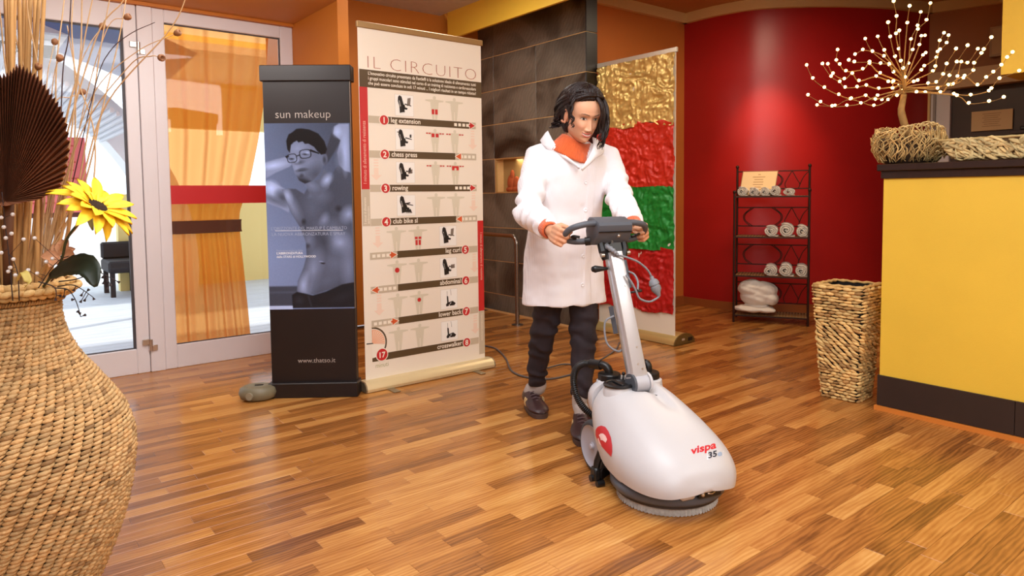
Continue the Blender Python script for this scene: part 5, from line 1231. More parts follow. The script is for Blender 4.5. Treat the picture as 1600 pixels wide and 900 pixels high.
#      x      w     top   side-bottom  under
sec = [(-.285, .148, .352, .215), (-.27, .157, .358, .205), (-.22, .176, .360, .165), (-.16, .190, .350, .125), (-.10, .199, .332, .102), (-.02, .206, .302, .094), (.06, .202, .272, .090), (.12, .190, .246, .088), (.17, .168, .219, .088), (.205, .138, .192, .090), (.225, .108, .168, .095), (.238, .055, .135, .102), (.242, .02, .122, .108)]
def smooth_tab(tab, n):
    P = catmull([Vector((t[0], t[1], t[2])) for t in tab], n); Q = catmull([Vector((t[0], t[3], 0)) for t in tab], n)
    return [(p.x, p.y, p.z, q.y) for p, q in zip(P, Q)]
R = []; NT = 64
for x, w, zt, zb_ in smooth_tab(sec, 5):
    row = []
    for k in range(NT + 1):
        a = math.pi * k / NT; c, s = math.cos(a), math.sin(a)
        y = -w * (abs(c) ** .62) * (1 if c > 0 else -1); hgt = s ** .86 if s > 0 else 0
        belly = 1 + .04 * math.sin(math.pi * min(1, hgt * 1.3)); z = zb_ + (zt - zb_) * hgt
        gr = math.exp(-((y - .045 - .03 * (x + .15)) / .022) ** 2) * max(0, min(1, (x + .24) / .05)) * max(0, min(1, (.0 - x) / .09)); z -= .020 * gr * (s > .6)
        gr2 = math.exp(-((y + .0) / .03) ** 2) * max(0, min(1, (-.145 - x) / .02)); z -= .045 * gr2 * (s > .6)
        row.append((x, y * belly, z))
    for k in range(1, 8): row.append((x, w * .94 * (1 - 2 * k / 8), zb_ + .004))
    R.append(row)
bm_ = MB().loft(R)
body = bm_.build('body_shell', BODY, sc_, smooth=True, auto=55)
bvh = BVHTree.FromPolygons([Vector(v) for v in bm_.v], bm_.f)
MI = MMW.inverted()
def onbody(px, py, off=.0008):
    o_ = MI @ Vector((0, 0, CAMH)); d = (MI.to_3x3() @ ray(px, py)).normalized(); h = bvh.ray_cast(o_, d)
    if h[0] is None: return None
    n = h[1] if h[1].dot(d) < 0 else -h[1]
    return h[0] + n * off
def decal(me, fn, name, m, off=.0008):
    bm = bmesh.new(); bm.from_mesh(me); 
    for _ in range(1): bmesh.ops.subdivide_edges(bm, edges=bm.edges[:], cuts=1)
    bmesh.ops.triangulate(bm, faces=bm.faces[:]); bm.to_mesh(me); bm.free()
    for v in me.vertices:
        q = onbody(*fn(v.co.x, v.co.y), off)
        if q is not None: v.co = q
    return link(name, me, m, sc_)
for s, ax_, ay_, m_, wd, hh, nm in (('vispa', 1080, 710, 'decal_red', 39, 16, 'lettering'), ('35', 1106, 716.5, 'decal_navy', 14, 13, 'lettering'), ('e', 1121, 713.5, 'decal_pale', 7, 13, 'lettering')):
    me = text_mesh(s, 1.0, thin=.03); c = getco(me); w_ = c[:, 0].max(); 
    decal(me, lambda x, y, w_=w_, ax_=ax_, ay_=ay_, wd=wd, hh=hh: (ax_ + x / w_ * wd, ay_ - x / w_ * wd * .26 - y * hh), nm, mat(m_, {'decal_red': (206, 34, 44), 'decal_navy': (32, 40, 56), 'decal_pale': (150, 170, 196)}[m_], .4), .0010)
# white backing for the number
qb = MB().add([(0, 0, 0), (1, 0, 0), (1, 1, 0), (0, 1, 0)], [(0, 1, 2, 3)]).mesh()
decal(qb, lambda x, y: (1104.5 + x * 26, 718.5 - x * 26 * .26 - y * 13), 'decal_backing', mat('decal_white', (232, 232, 236), .4), .0004)
drop = [(931, 672), (934, 667), (940, 665), (946, 667), (951, 674), (955, 684), (957, 696), (957, 706), (955.5, 714), (948, 706), (940, 697), (934, 688), (931, 680)]
def star(pts, rings=8):
    fine = []
    for a, b in zip(pts, pts[1:] + pts[:1]):
        for k in range(3): fine.append((a[0] + (b[0] - a[0]) * k / 3, a[1] + (b[1] - a[1]) * k / 3))
    cx_, cy_ = sum(p[0] for p in fine) / len(fine), sum(p[1] for p in fine) / len(fine); n = len(fine)
    vs = [(cx_ + (p[0] - cx_) * r / rings, cy_ + (p[1] - cy_) * r / rings, 0) for r in range(rings, 0, -1) for p in fine] + [(cx_, cy_, 0)]
    fs = [(i * n + k, i * n + (k + 1) % n, (i + 1) * n + (k + 1) % n, (i + 1) * n + k) for i in range(rings - 1) for k in range(n)] + [((rings - 1) * n + k, (rings - 1) * n + (k + 1) % n, rings * n) for k in range(n)]
    m = bpy.data.meshes.new('emblem'); m.from_pydata(vs, [], fs); m.update(); return m
me = star(drop)
decal(me, lambda x, y: (x, y), 'emblem', mat('decal_red', (206, 34, 44), .4), .0012)
wv_ = [(936.5, 680), (939, 677.5), (943, 677.5), (947, 681), (949.5, 687), (947, 692), (944, 689), (941, 687.5), (939.5, 688), (938.5, 684)]
me = star(wv_, 4)
decal(me, lambda x, y: (x, y), 'emblem', mat('decal_pinkwhite', (250, 214, 210), .4), .0022)
me = bpy.data.meshes.new('wave'); me.from_pydata([(x, y, 0) for x, y in [(934.5, 686), (936, 684), (938, 690), (941, 697), (937, 693)]], [], [(0, 1, 2, 3, 4)]); me.update()
decal(star([(934.5, 686), (936, 684), (938, 690), (941, 697), (937, 693)], 3), lambda x, y: (x, y), 'emblem', MATS['decal_pinkwhite'], .0022)
# rear tank
tk = MB(); RR = []
for i in range(15):
    t = i / 14; x = -.292 - .095 * t; k = math.sqrt(max(0, 1 - (t * .98) ** 2.6)); w = .150 * (.35 + .65 * k); hh = .085 * (.30 + .70 * k); zc = .275 + .004 * t
    RR.append([(x, w * abs(math.cos(a)) ** .8 * (1 if math.cos(a) > 0 else -1), zc + hh * abs(math.sin(a)) ** .75 * (1 if math.sin(a) > 0 else -1)) for a in [2 * math.pi * k2 / 36 for k2 in range(36)]])
tk.loft(RR).build('rear_tank', BODY, sc_, smooth=True, auto=60)
MB().box(-.36, -.20, -.105, .105, .10, .21, .01).box(-.25, .02, -.11, .11, .075, .16, .01).build('chassis', DGREY, sc_)
def ribbed_cap(c, r, h, name='tank_cap'):
    mb = MB(); n = 48; rings = []
    for z, k in ((0, 1), (h, 1), (h + .004, .93), (h + .005, .4)):
        rings.append([(c[0] + (r * k * (1 + (.035 if (j // 2) % 2 else 0) * (k == 1))) * math.cos(2 * math.pi * j / n), c[1] + (r * k * (1 + (.035 if (j // 2) % 2 else 0) * (k == 1))) * math.sin(2 * math.pi * j / n), c[2] + z) for j in range(n)])
    return mb.loft(rings).build(name, MBLK, sc_, smooth=True, auto=35)
MB().lathe([(.056, -.05), (.052, 0), (.045, .006), (0, .006)], 32, c=(-.325, -.052, .345)).build('tank_neck', BODY, sc_, smooth=True, auto=40)
ribbed_cap((-.325, -.052, .350), .045, .022)
MB().lathe([(.062, -.055), (.057, -.01), (.050, .004), (0, .004)], 32, c=(-.215, -.075, .352)).build('filler_neck', BODY, sc_, smooth=True, auto=40)
lid = MB().lathe([(.057, 0), (.058, .006), (.050, .010), (.044, .008), (.042, .004), (0, .004)], 36, c=(-.215, -.075, .357)).build('filler_lid', MBLK, sc_, smooth=True, auto=35)
MB().box(-.255, -.175, -.081, -.069, .361, .370, .003).build('lid_grip', MBLK, lid)
MB().cyl((-.245, -.035, .36), (-.252, -.030, .385), .004, 8).ell((-.253, -.029, .388), .0075, 10, 8).build('latch_knob', MBLK, sc_, smooth=True)
MB().lathe([(.060, -.05), (.054, 0), (.046, .004), (0, .004)], 32, c=(-.262, .090, .352)).build('tank_neck', BODY, sc_, smooth=True, auto=40)
ribbed_cap((-.262, .090, .357), .043, .022)
MB().tube(catmull([(-.262, .090, .380), (-.262, .090, .402), (-.270, .086, .414), (-.284, .080, .414)], 4), .0155, 14).build('elbow_fitting', MBLK, sc_, smooth=True, auto=60)
MB().tube(catmull([(-.325, -.052, .372), (-.327, -.056, .392), (-.342, -.066, .404), (-.362, -.082, .404)], 4), .0165, 14).build('elbow_fitting', MBLK, sc_, smooth=True, auto=60)
MB().tube([(-.352, -.075, .404), (-.395, -.100, .402)], .020, 16).build('hose_cuff', MBLK, sc_, smooth=True, auto=50)
P = catmull([(-.385, -.095, .403), (-.42, -.12, .398), (-.455, -.135, .37), (-.47, -.14, .32), (-.455, -.135, .26), (-.42, -.12, .215), (-.38, -.09, .185), (-.34, -.06, .17)], 22)
MB().tube(P, [.0150 if (k % 3) else .0122 for k in range(len(P))], 12).build('drain_hose', MBLK, sc_, smooth=True, auto=70)
# hinge and post
hy = .0
MB().cyl((-.185, -.028, .365), (-.185, .028, .365), .034, 28).build('hinge_drum', mat('hinge_grey', (184, 184, 190), .4), sc_, smooth=True, auto=40)
for y in (-.036, .034): MB().cyl((-.185, y - .004, .365), (-.185, y + .006, .365), .039, 28).build('hinge_disc', DGREY if y < 0 else BODY, sc_, smooth=True, auto=40)
MB().box(-.24, -.135, -.05, .05, .30, .325).build('hinge_socket', MBLK, sc_)
pa, pb = Vector((-.195, .0, .385)), Vector((-.335, -.026, .86)); ax = (pb - pa).normalized(); sy_ = Vector((0, 1, 0)); sy_ = (sy_ - ax * sy_.dot(ax)).normalized(); fx2 = sy_.cross(ax)
def post_ring(p, w, d): 
    c = [(w, d * .6), (w * .8, d), (0, d * 1.12), (-w * .8, d), (-w, d * .6), (-w, -d * .8), (-w * .9, -d), (w * .9, -d), (w, -d * .8)]
    return [p + sy_ * a + fx2 * b for a, b in c]
MB().loft([post_ring(pa, .040, .024), post_ring(pa + ax * .03, .036, .024), post_ring((pa + pb) / 2, .034, .024), post_ring(pb, .033, .023)][::-1]).build('handle_post', ALU, sc_, smooth=True, auto=40)
MB().loft([post_ring(pa - ax * .012, .038, .020), post_ring(pa + ax * .006, .041, .026)][::-1]).build('post_foot', BODY, sc_, smooth=True, auto=40)
for t, s in ((.06, .012), (.10, -.004), (.23, .006), (.72, .010), (.93, -.004)):
    q = pa + ax * ((pb - pa).length * t) + fx2 * .0255 + sy_ * s; MB().cyl(q, q + fx2 * .0025, .0042, 10).build('screw', CHROME, sc_)
# dark side channel and cable hook
q = lambda t, a, b: pa + ax * ((pb - pa).length * t) + sy_ * a + fx2 * b
MB().tube([q(.70, .040, .0), q(.93, .040, .0)], .012, 8).build('side_channel', DGREY, sc_)
MB().box(-.01, .01, -.03, .03, -.006, .006, .002)
hk = MB().tube(catmull([q(.66, .030, .02), q(.66, .058, .03), q(.66, .078, .022), q(.672, .080, .010)], 5), .0045, 8).build('cable_hook', MBLK, sc_, smooth=True)
MB().tube([q(.88, -.035, -.01), q(.885, -.060, -.015), q(.89, -.085, -.02), q(.892, -.098, -.02)], [.006, .010, .015, .010], 12).build('lever_knob', MBLK, sc_, smooth=True)
MB().loft([[q(t, y, z) for y, z in ((-.036, -.02), (-.044, -.045), (-.036, -.05))] for t in (.36, .58)]).build('rear_bracket', DGREY, sc_)
# yoke under the control box
for s in (-1, 1):
    MB().tube([q(.955, .040 * s, .0), q(1.02, .050 * s, .006), q(1.09, .052 * s, .004)], [.016, .018, .016], 8).build('yoke_cheek', MBLK, sc_)
    MB().cyl(q(.985, .052 * s, .012), q(.985, .066 * s, .012), .009, 12).build('yoke_bolt', CHROME, sc_, smooth=True, auto=40)
MB().cyl(q(1.00, -.045, -.01), q(1.00, .045, -.01), .018, 12).build('yoke_shaft', MBLK, sc_, smooth=True, auto=40)
MB().loft([[q(t, a, b) for a, b in ((-.034, -.012), (.034, -.012), (.034, .014), (-.034, .014))] for t in (.97, 1.10)]).build('yoke_block', MBLK, sc_)
# control box (tilted towards the user)
bc = Vector((-.345, -.040, .955)); BM = Matrix.Translation(bc) @ Matrix.Rotation(math.radians(14), 4, 'Y')
mb = MB(); prof = [(.052, .012), (.050, .030), (.040, .040), (-.015, .046), (-.040, .040), (-.052, .026), (-.054, -.02), (-.040, -.050), (-.005, -.066), (.020, -.058), (.044, -.02)]
mb.loft([[BM @ Vector((x * k, y, z * k + (1 - k) * .0)) for x, z in prof] for y, k in ((-.078, .88), (-.074, 1), (.074, 1), (.078, .88))])
mb.build('control_box', DGREY, sc_, smooth=True, auto=30)
MB().loft([[BM @ Vector((x, y, z)) for x, z in ((.054, .002), (.054, .006), (.050, .006), (.050, .002))] for y in (-.074, .074)]).build('box_seam', MBLK, sc_)
c1 = BM @ Vector((.046, .018, -.012)); n1 = (BM.to_3x3() @ Vector((1, 0, -.5))).normalized(); MB().cyl(c1 - n1 * .004, c1 + n1 * .004, .008, 14).ell(c1 + n1 * .004, .006, 10, 8).build('chrome_stud', CHROME, sc_, smooth=True, auto=50)
c1 = BM @ Vector((.034, .0, -.042)); MB().cyl(c1 - n1 * .004, c1 + n1 * .004, .005, 12).build('box_screw', CHROME, sc_)
HB = []
for s in (-1, 1):
    yb = -.040
    pts = catmull([(-.325, yb + .060 * s, .980), (-.322, yb + .10 * s, .980), (-.330, yb + .145 * s, .972), (-.352, yb + .172 * s, .958), (-.378, yb + .180 * s, .936), (-.398, yb + .165 * s, .916), (-.400, yb + .13 * s, .906), (-.385, yb + .08 * s, .906), (-.372, yb + .05 * s, .908)], 6)
    MB().tube(pts, .0125, 14).build('handlebar', DGREY, sc_, smooth=True, auto=70)
    MB().tube([(-.372, yb + .070 * s, .908), (-.384, yb + .088 * s, .906)], .0175, 14).build('bar_collar', MBLK, sc_, smooth=True, auto=50)
    MB().tube(catmull([(-.352, yb + .128 * s, .926), (-.362, yb + .150 * s, .930), (-.378, yb + .150 * s, .925), (-.388, yb + .128 * s, .918)], 4), .0055, 8).build('trigger_lever', MBLK, sc_, smooth=True)
# strain relief, cable and plug
sr0, sr1 = BM @ Vector((.028, -.025, -.060)), q(.965, -.004, .036)
mb = MB(); P = catmull([sr0, sr0 * .5 + sr1 * .5 + Vector((.012, 0, 0)), sr1], 10); mb.tube(P, [(.013 if (k // 2) % 2 else .010) * (1 - .35 * k / len(P)) for k in range(len(P))], 12).build('strain_relief', mat('cable_light', (128, 130, 136), .5), sc_, smooth=True, auto=60)
CG = MATS['cable_light']
pl0 = q(.73, .135, .03)
MB().tube(catmull([sr1, q(.94, .030, .040), q(.89, .080, .04), q(.82, .118, .035), q(.765, .133, .03)], 7), .0042, 8).build('power_lead', CG, sc_, smooth=True)
pax = (q(.62, .148, .03) - q(.765, .133, .03)).normalized(); Mq = pax.to_track_quat('Z', 'Y').to_matrix().to_4x4()
MB().lathe([(.0, 0), (.008, 0), (.009, .012), (.017, .018), (.021, .028), (.021, .036), (.018, .038), (.018, .042), (.021, .044), (.020, .058), (.011, .072), (.006, .086), (0, .086)], 20, c=q(.765, .133, .03), M=Mq).build('plug', CG, sc_, smooth=True, auto=30)
MB().tube(catmull([q(.765, .133, .03) + pax * .084, q(.585, .140, .03), q(.565, .10, .03), q(.60, .060, .03), q(.67, .046, .035), q(.74, .030, .04), q(.80, .015, .036)], 7), .0042, 8).build('power_lead', CG, sc_, smooth=True)
MB().tube(catmull([q(.67, .056, .035), q(.74, .066, .03), q(.80, .062, .02), q(.83, .042, .016)], 7), .0042, 8).build('power_lead', CG, sc_, smooth=True)
MB().tube(catmull([q(.50, -.040, -.02), q(.46, -.075, -.04), q(.30, -.078, -.05), q(.22, -.04, -.04), q(.26, -.01, -.03)], 7), .0042, 8).build('power_lead', CG, sc_, smooth=True)
# wheels
for s in (-1, 1):
    yo = .158 * s; M_y = Matrix.Rotation(math.radians(90) * s * -1, 4, 'X') 
    w = MB().lathe([(.070, -.046), (.094, -.044), (.102, -.034), (.1025, -.014), (.098, -.004), (.088, 0), (.080, -.003), (.078, -.02)], 48, c=(-.286, yo, .1025), M=M_y, closed=True).build('wheel', TYRE, sc_, smooth=True, auto=50)
    hb = MB().lathe([(.0, -.004), (.014, -.003), (.016, -.008), (.030, -.011), (.060, -.007), (.080, -.002), (.083, .001), (.080, -.010), (.02, -.035), (0, -.035)], 40, c=(-.286, yo, .1025), M=M_y).build('hub_disc', MGREY, w, smooth=True, auto=50)
    MB().lathe([(0, .004), (.009, .003), (.012, -.002), (.012, -.008), (0, -.008)], 16, c=(-.286, yo, .1025), M=M_y).build('hub_cap', mat('hub_cap', (186, 184, 196), .35), w, smooth=True, auto=50)
MB().cyl((-.286, -.12, .1025), (-.286, .12, .1025), .012, 12).build('axle', MBLK, sc_)
# brush deck
MB().lathe([(0, .098), (.165, .098), (.183, .086), (.188, .072)], 48).build('deck_cover', MBLK, sc_, smooth=True, auto=40)
MB().lathe([(.180, .082), (.196, .080), (.204, .070), (.204, .052), (.198, .044), (.182, .042), (.176, .05)], 64, closed=True).build('bumper_ring', DGREY, sc_, smooth=True, auto=60)
MB().lathe([(.184, .050), (.186, .030), (.174, .028), (0, .028)], 48).build('splash_skirt', mat('skirt_brown', (56, 46, 40), .6), sc_, smooth=True, auto=40)
mb = MB()
for k in range(300):
    a = 2 * math.pi * k / 300; r0, r1 = .172, .177 + .003 * math.sin(k * 1.7); mb.tube([(r0 * math.cos(a), r0 * math.sin(a), .030), (r1 * math.cos(a), r1 * math.sin(a), .002)], [.0018, .0021], 4)
mb.lathe([(.150, .030), (.171, .029), (.174, .003), (.14, .0025)], 60)
o = mb.build('brush_bristles', mat('bristle', (204, 200, 194), .8, var=.2, vscale=90), sc_); o['kind'] = 'stuff'
# curved label on the deck, nose tab, squeegee bracket
pts = [(.197 * math.cos(math.radians(a)), .197 * math.sin(math.radians(a)), .0825) for a in range(-118, -82, 4)]
MB().tube([Vector(p) * 1 + Vector((0, 0, .001)) for p in pts], .0012, 5).build('white_edge_line', mat('white_line', (236, 236, 240), .4), sc_)
for k in range(4):
    rr_ = .186 - k * .007; MB().tube([(rr_ * math.cos(math.radians(a)), rr_ * math.sin(math.radians(a)), .089 + .001 * k) for a in range(-112, -84, 4)], .0016, 5).build('deck_rib', MBLK, sc_)
MB().box(.150, .215, -.085, -.025, .074, .100, .010).build('nose_tab', BODY, sc_, smooth=True, auto=50)
MB().box(.175, .222, -.02, .07, .078, .102, .004).build('nose_recess', MBLK, sc_)
MB().ell((.222, -.008, .092), .007, 10, 8).tube([(.224, .01, .094), (.222, .03, .090), (.218, .05, .096)], .003, 6).build('nose_latch', CHROME, sc_, smooth=True)
sq = MB(); sq.tube([(-.165, -.178, .125), (-.170, -.192, .09), (-.168, -.200, .055)], [.016, .014, .012], 8); sq.box(-.190, -.150, -.214, -.186, .022, .070, .006).cyl((-.170, -.222, .030), (-.170, -.180, .030), .013, 12).cyl((-.152, -.205, .012), (-.152, -.175, .012), .012, 12)
sq.build('squeegee_bracket', MBLK, sc_, smooth=True, auto=40)
R = []
for k in range(25):
    a = math.radians(115 + 130 * k / 24); R.append([(r * math.cos(a) * .62 - .115, r * math.sin(a) * .86, z) for r, z in ((.222, .002), (.226, .002), (.228, .045), (.220, .045))])
MB().loft(R).build('squeegee_blade', mat('squeegee_rubber', (40, 34, 32), .6), sc_, smooth=True, auto=40)
# ------------------------------------------------------------------ the woman
HB2 = Vector((.365, -.931, 0)).normalized(); SB = Vector((.931, .365, 0)).normalized()   # her forward, and the side to picture right (her left)
SKIN = mat('skin', (222, 170, 136), .48, attr='tint', spec=.4)
wm = thing('person', 'dark-haired woman in a white coat pushing the grey floor scrubber', 'person', (.25, 3.25, 0), 0)
WI = Matrix.Translation((-.25, -3.25, 0))
def wlink(name, me, m, smooth=True): me.transform(WI); return link(name, me, m, wm, None, smooth)
def chain(mb, pts, rad, seg=14, flat=1.):
    P = [Vector(p) for p in pts]; mb.tube(P, rad, seg, flat=flat)
    for p, r in ((P[0], rad[0]), (P[-1], rad[-1])): mb.ell(p, r * .985, 12, 8)
shR, elR, wrR = at(842, 244, 3.18), at(825, 330, 3.03), Vector((.158, 2.769, .947))
shL, elL, wrL = at(948, 244, 3.30), at(971, 318, 3.14), Vector((.524, 2.911, .953))
neck0, neck1 = at(890, 236, 3.17), at(901, 205, 3.125)
hipc = at(882, 372, 3.30)
# --- hands: palm frame (X to the fingers, Y to the thumb side, Z out of the back of the hand)
def hand(mb, W, X, Zb, side, curls, thumb):
    X = X.normalized(); Zb = (Zb - X * Zb.dot(X)).normalized(); Y = Zb.cross(X) * side
    if Y.z < 0: Y = -Y
    def L(x, y, z): return W + X * (x * .90) + Y * (y * .92) + Zb * (z * .95)
    chain(mb, [L(-.05, 0, 0), L(-.01, 0, 0), L(.012, 0, 0)], [.025, .0235, .024], 14)
    # palm as three broad flattened bones
    for y0, y1, r in ((.026, .030, .0135), (.009, .010, .0145), (-.009, -.010, .0140), (-.024, -.028, .0125)):
        chain(mb, [L(.004, y0 * .55, -.001), L(.045, (y0 + y1) / 2, .001), L(.080, y1, -.001)], [.0145, r, r * .86], 10)
    mb.ell(L(.040, .0, -.004), (.020, .020, .012), 12, 8, M=Matrix((X, Y, Zb)).transposed())
    ln = ((.036, .022, .018), (.039, .024, .019), (.036, .023, .018), (.029, .018, .016)); yy = (.031, .0105, -.0105, -.0305)
    for k in range(4):
        p = L(.080, yy[k], -.001); a = 0; pts = [p]; rad = [.0098 - .0006 * (k == 3) * 2]
        for j in range(3):
            a += math.radians(curls[k][j]); d = X * math.cos(a) - Zb * math.sin(a) + Y * (.05 * (1.5 - k) * (1 if j == 0 else 0)); p = p + d.normalized() * ln[k][j]; pts.append(p); rad.append((.0092, .0082, .0070)[j] - .0008 * (k == 3))
        chain(mb, pts, rad, 10)
    t = [L(.012, .022, -.006)] + [L(*q) for q in thumb]; chain(mb, t, [.0150, .0118, .0098, .0082][:len(t)], 10)
bmb = MB()
hand(bmb, wrR, Vector((.30, -.93, -.22)), -SB + Vector((0, 0, .35)), 1, [(62, 72, 48), (66, 76, 50), (70, 78, 50), (74, 80, 50)], [(.040, .045, -.016), (.066, .048, -.032), (.082, .040, -.050)])
hand(bmb, wrL, Vector((.52, -.82, -.20)), SB + Vector((0, 0, .30)), -1, [(56, 70, 44), (62, 78, 50), (68, 80, 50), (72, 82, 50)], [(.036, .044, -.016), (.062, .046, -.034), (.080, .036, -.050)])
chain(bmb, [shR, elR, wrR], [.046, .036, .024]); chain(bmb, [shL, elL, wrL], [.046, .036, .024])
chain(bmb, [hipc - Vector((0, 0, .05)), at(888, 310, 3.24), at(893, 262, 3.19)], [.115, .105, .10], 20)
chain(bmb, [shR + SB * .03, shL - SB * .03], [.05, .05]); chain(bmb, [neck0 - Vector((0, 0, .06)), neck0, neck1], [.060, .050, .047], 18)
kR, aR = at(851, 512, 3.30), at(842, 606, 3.43); kL, aL = at(911, 512, 3.22), at(906, 632, 3.12)
chain(bmb, [hipc - SB * .070 - Vector((0, 0, .12)), at(858, 470, 3.27), kR, at(840, 565, 3.38), at(839, 592, 3.42), aR + Vector((0, 0, .02))], [.070, .056, .046, .034, .022, .020], 16); chain(bmb, [hipc + SB * .075 - Vector((0, 0, .12)), at(912, 470, 3.25), kL, at(911, 570, 3.17), at(908, 608, 3.13), aL + Vector((0, 0, .02))], [.070, .056, .046, .034, .022, .020], 16)
bme = remesh(bmb, .0034, 3)
# --- head, modelled in its own frame (x = her right, y = forward, z = up, origin between the eyes' depth at eye height)
ZT = [(-.118, .0, .030, -.004), (-.112, .020, .064, -.012), (-.102, .032, .078, -.022), (-.088, .0455, .083, -.036), (-.068, .0565, .086, -.056), (-.045, .063, .0855, -.072), (-.020, .070, .084, -.086), (.0, .0735, .0825, -.094), (.02, .075, .087, -.098), (.04, .0745, .087, -.098), (.06, .071, .081, -.092), (.08, .062, .069, -.078), (.10, .043, .046, -.050), (.110, .026, .028, -.030), (.115, .0, .0, 0)]
def tabz(z):
    for a, b in zip(ZT[:-1], ZT[1:]):
        if a[0] <= z <= b[0] + 1e-9:
            t = (z - a[0]) / (b[0] - a[0]); i = ZT.index(a); p = ZT[max(i - 1, 0)]; q = ZT[min(i + 2, len(ZT) - 1)]
            out = []
            for c in (1, 2, 3):
                m0 = (b[c] - p[c]) / max(b[0] - p[0], 1e-6) * (b[0] - a[0]); m1 = (q[c] - a[c]) / max(q[0] - a[0], 1e-6) * (b[0] - a[0])
                out.append((2*t**3-3*t*t+1)*a[c] + (t**3-2*t*t+t)*m0 + (-2*t**3+3*t*t)*b[c] + (t**3-t*t)*m1)
            return out
    return [0, 0, 0]
NZ, NA = 210, 230; zl = -.1178 + (.1149 + .1178) * (.5 - .5 * np.cos(np.linspace(0.05, math.pi - .02, NZ)))
zl = np.linspace(-.1175, .1147, NZ); tb = np.array([tabz(z) for z in zl]); tb[:, 0] = np.maximum(tb[:, 0], .001)
u = np.linspace(0, 2 * math.pi, NA, endpoint=False); ang = u - .32 * np.sin(2 * (u - math.pi / 2)) * .5 + 0; 
c_, s_ = np.cos(ang), np.sin(ang)
cx = np.sign(c_) * np.abs(c_) ** .92
X_ = tb[:, 0:1] * cx[None]; ymid = (tb[:, 1:2] * .12)
Y_ = np.where(s_[None] > 0, ymid + (tb[:, 1:2] - ymid) * np.abs(s_[None]) ** .88, ymid - (ymid - tb[:, 2:3]) * np.abs(s_[None]) ** .95); Z_ = np.repeat(zl[:, None], NA, 1)
base_head = np.stack([X_, Y_, Z_], -1).copy()
fr = np.clip((s_[None] - .05) / .35, 0, 1) * np.ones_like(X_)
G = lambda x0, z0, sx, sz: np.exp(-((X_ - x0) / sx) ** 2 - ((Z_ - z0) / sz) ** 2)
G2 = lambda x0, z0, sx, sz: G(x0, z0, sx, sz) + G(-x0, z0, sx, sz)
prof_n = np.interp(Z_, [-.060, -.055, -.050, -.045, -.038, -.02, -.005, .008, .02], [0, .003, .014, .0195, .0185, .0120, .0068, .003, 0])
wn = np.interp(Z_, [-.055, -.045, -.03, 0], [.0120, .0105, .0078, .0068])
D = prof_n * np.exp(-(np.abs(X_) / wn) ** 2.3) + .0085 * G2(.0125, -.0475, .0060, .0055) - .004 * G2(.006, -.0555, .0035, .003)
D += -.0085 * G2(.031, .0, .0165, .0115) + .0062 * G2(.031, -.002, .0125, .0072) + .0035 * G2(.03, .020, .022, .007) + .0015 * G(0, .02, .012, .01)
D += .0070 * G2(.038, -.036, .018, .016) + .005 * G(0, -.101, .015, .011) - .0035 * G(0, -.085, .020, .005) - .0015 * G2(.027, -.055, .006, .012)
zm = -.0705 + 10.0 * X_ ** 2; lipw = np.clip(1 - np.abs(X_ / .0290) ** 2.4, 0, 1)
D += lipw * (.0050 * np.exp(-((Z_ - zm - .0050) / .0038) ** 2) + .0058 * np.exp(-((Z_ - zm + .0068) / .0048) ** 2) - .0055 * np.exp(-((Z_ - zm) / .0022) ** 2))
Y_ = Y_ + D * fr
P_h = np.stack([X_, Y_, Z_], -1).reshape(-1, 3)
hv = [tuple(p) for p in P_h]; hf = [(i * NA + k, i * NA + (k + 1) % NA, (i + 1) * NA + (k + 1) % NA, (i + 1) * NA + k) for i in range(NZ - 1) for k in range(NA)]
hv += [(0, float(P_h[:NA, 1].mean()), -.1185), (0, float(P_h[-NA:, 1].mean()), .1155)]; nb_, nt2 = len(hv) - 2, len(hv) - 1
hf += [(k, nb_, (k + 1) % NA) for k in range(NA)] + [((NZ - 1) * NA + k, (NZ - 1) * NA + (k + 1) % NA, nt2) for k in range(NA)]
# colours
def c3(*c): return np.array(col(*c)[:3])
sk = np.tile(c3(222, 168, 134), (NZ * NA, 1)); x, y, z = P_h.T; frv = fr.ravel()
def blend(mask, c): 
    global sk
    mask = np.clip(mask, 0, 1)[:, None]; sk = sk * (1 - mask) + np.asarray(c)[None] * mask
g2 = lambda x0, z0, sx, sz: np.exp(-((np.abs(x) - x0) / sx) ** 2 - ((z - z0) / sz) ** 2)
blend(.35 * g2(.040, -.036, .018, .014) * frv, c3(224, 136, 110)); blend(.3 * g2(.031, .004, .018, .010) * frv, c3(150, 100, 80))
zmv = -.0705 + 10.0 * x ** 2; lw_ = np.clip(1 - np.abs(x / .0275) ** 2.2, 0, 1)
blend((np.abs(z - zmv + .001) < .0108 * np.sqrt(lw_)) * (frv > .5) * .85, c3(196, 84, 80)); blend((np.abs(z - zmv) < .0036 * np.sqrt(lw_)) * (lw_ > .2) * (frv > .5), c3(236, 222, 212)); blend((np.abs(z - zmv - .0034) < .0008) * (lw_ > .05) * (frv > .5) * .8, c3(90, 36, 34))
ax2 = np.abs(x); brow = .0185 + .0045 * np.sin(np.clip((ax2 - .014) / .036, 0, 1) * 2.4) - .10 * np.clip(ax2 - .040, 0, 1); blend((np.abs(z - brow) < .0022 * (1 - .5 * np.clip((ax2 - .03) / .02, 0, 1))) * (ax2 > .013) * (ax2 < .049) * (frv > .3) * .85, c3(48, 30, 24))
ex = (ax2 - .031) / .0140; ez = np.clip(1 - ex ** 2, 0, 1) ** .7
up_ = -.0020 + .0052 * ez; lo_ = -.0020 - .0030 * ez; ins = (z < up_) & (z > lo_) & (np.abs(ex) < 1) & (frv > .4)
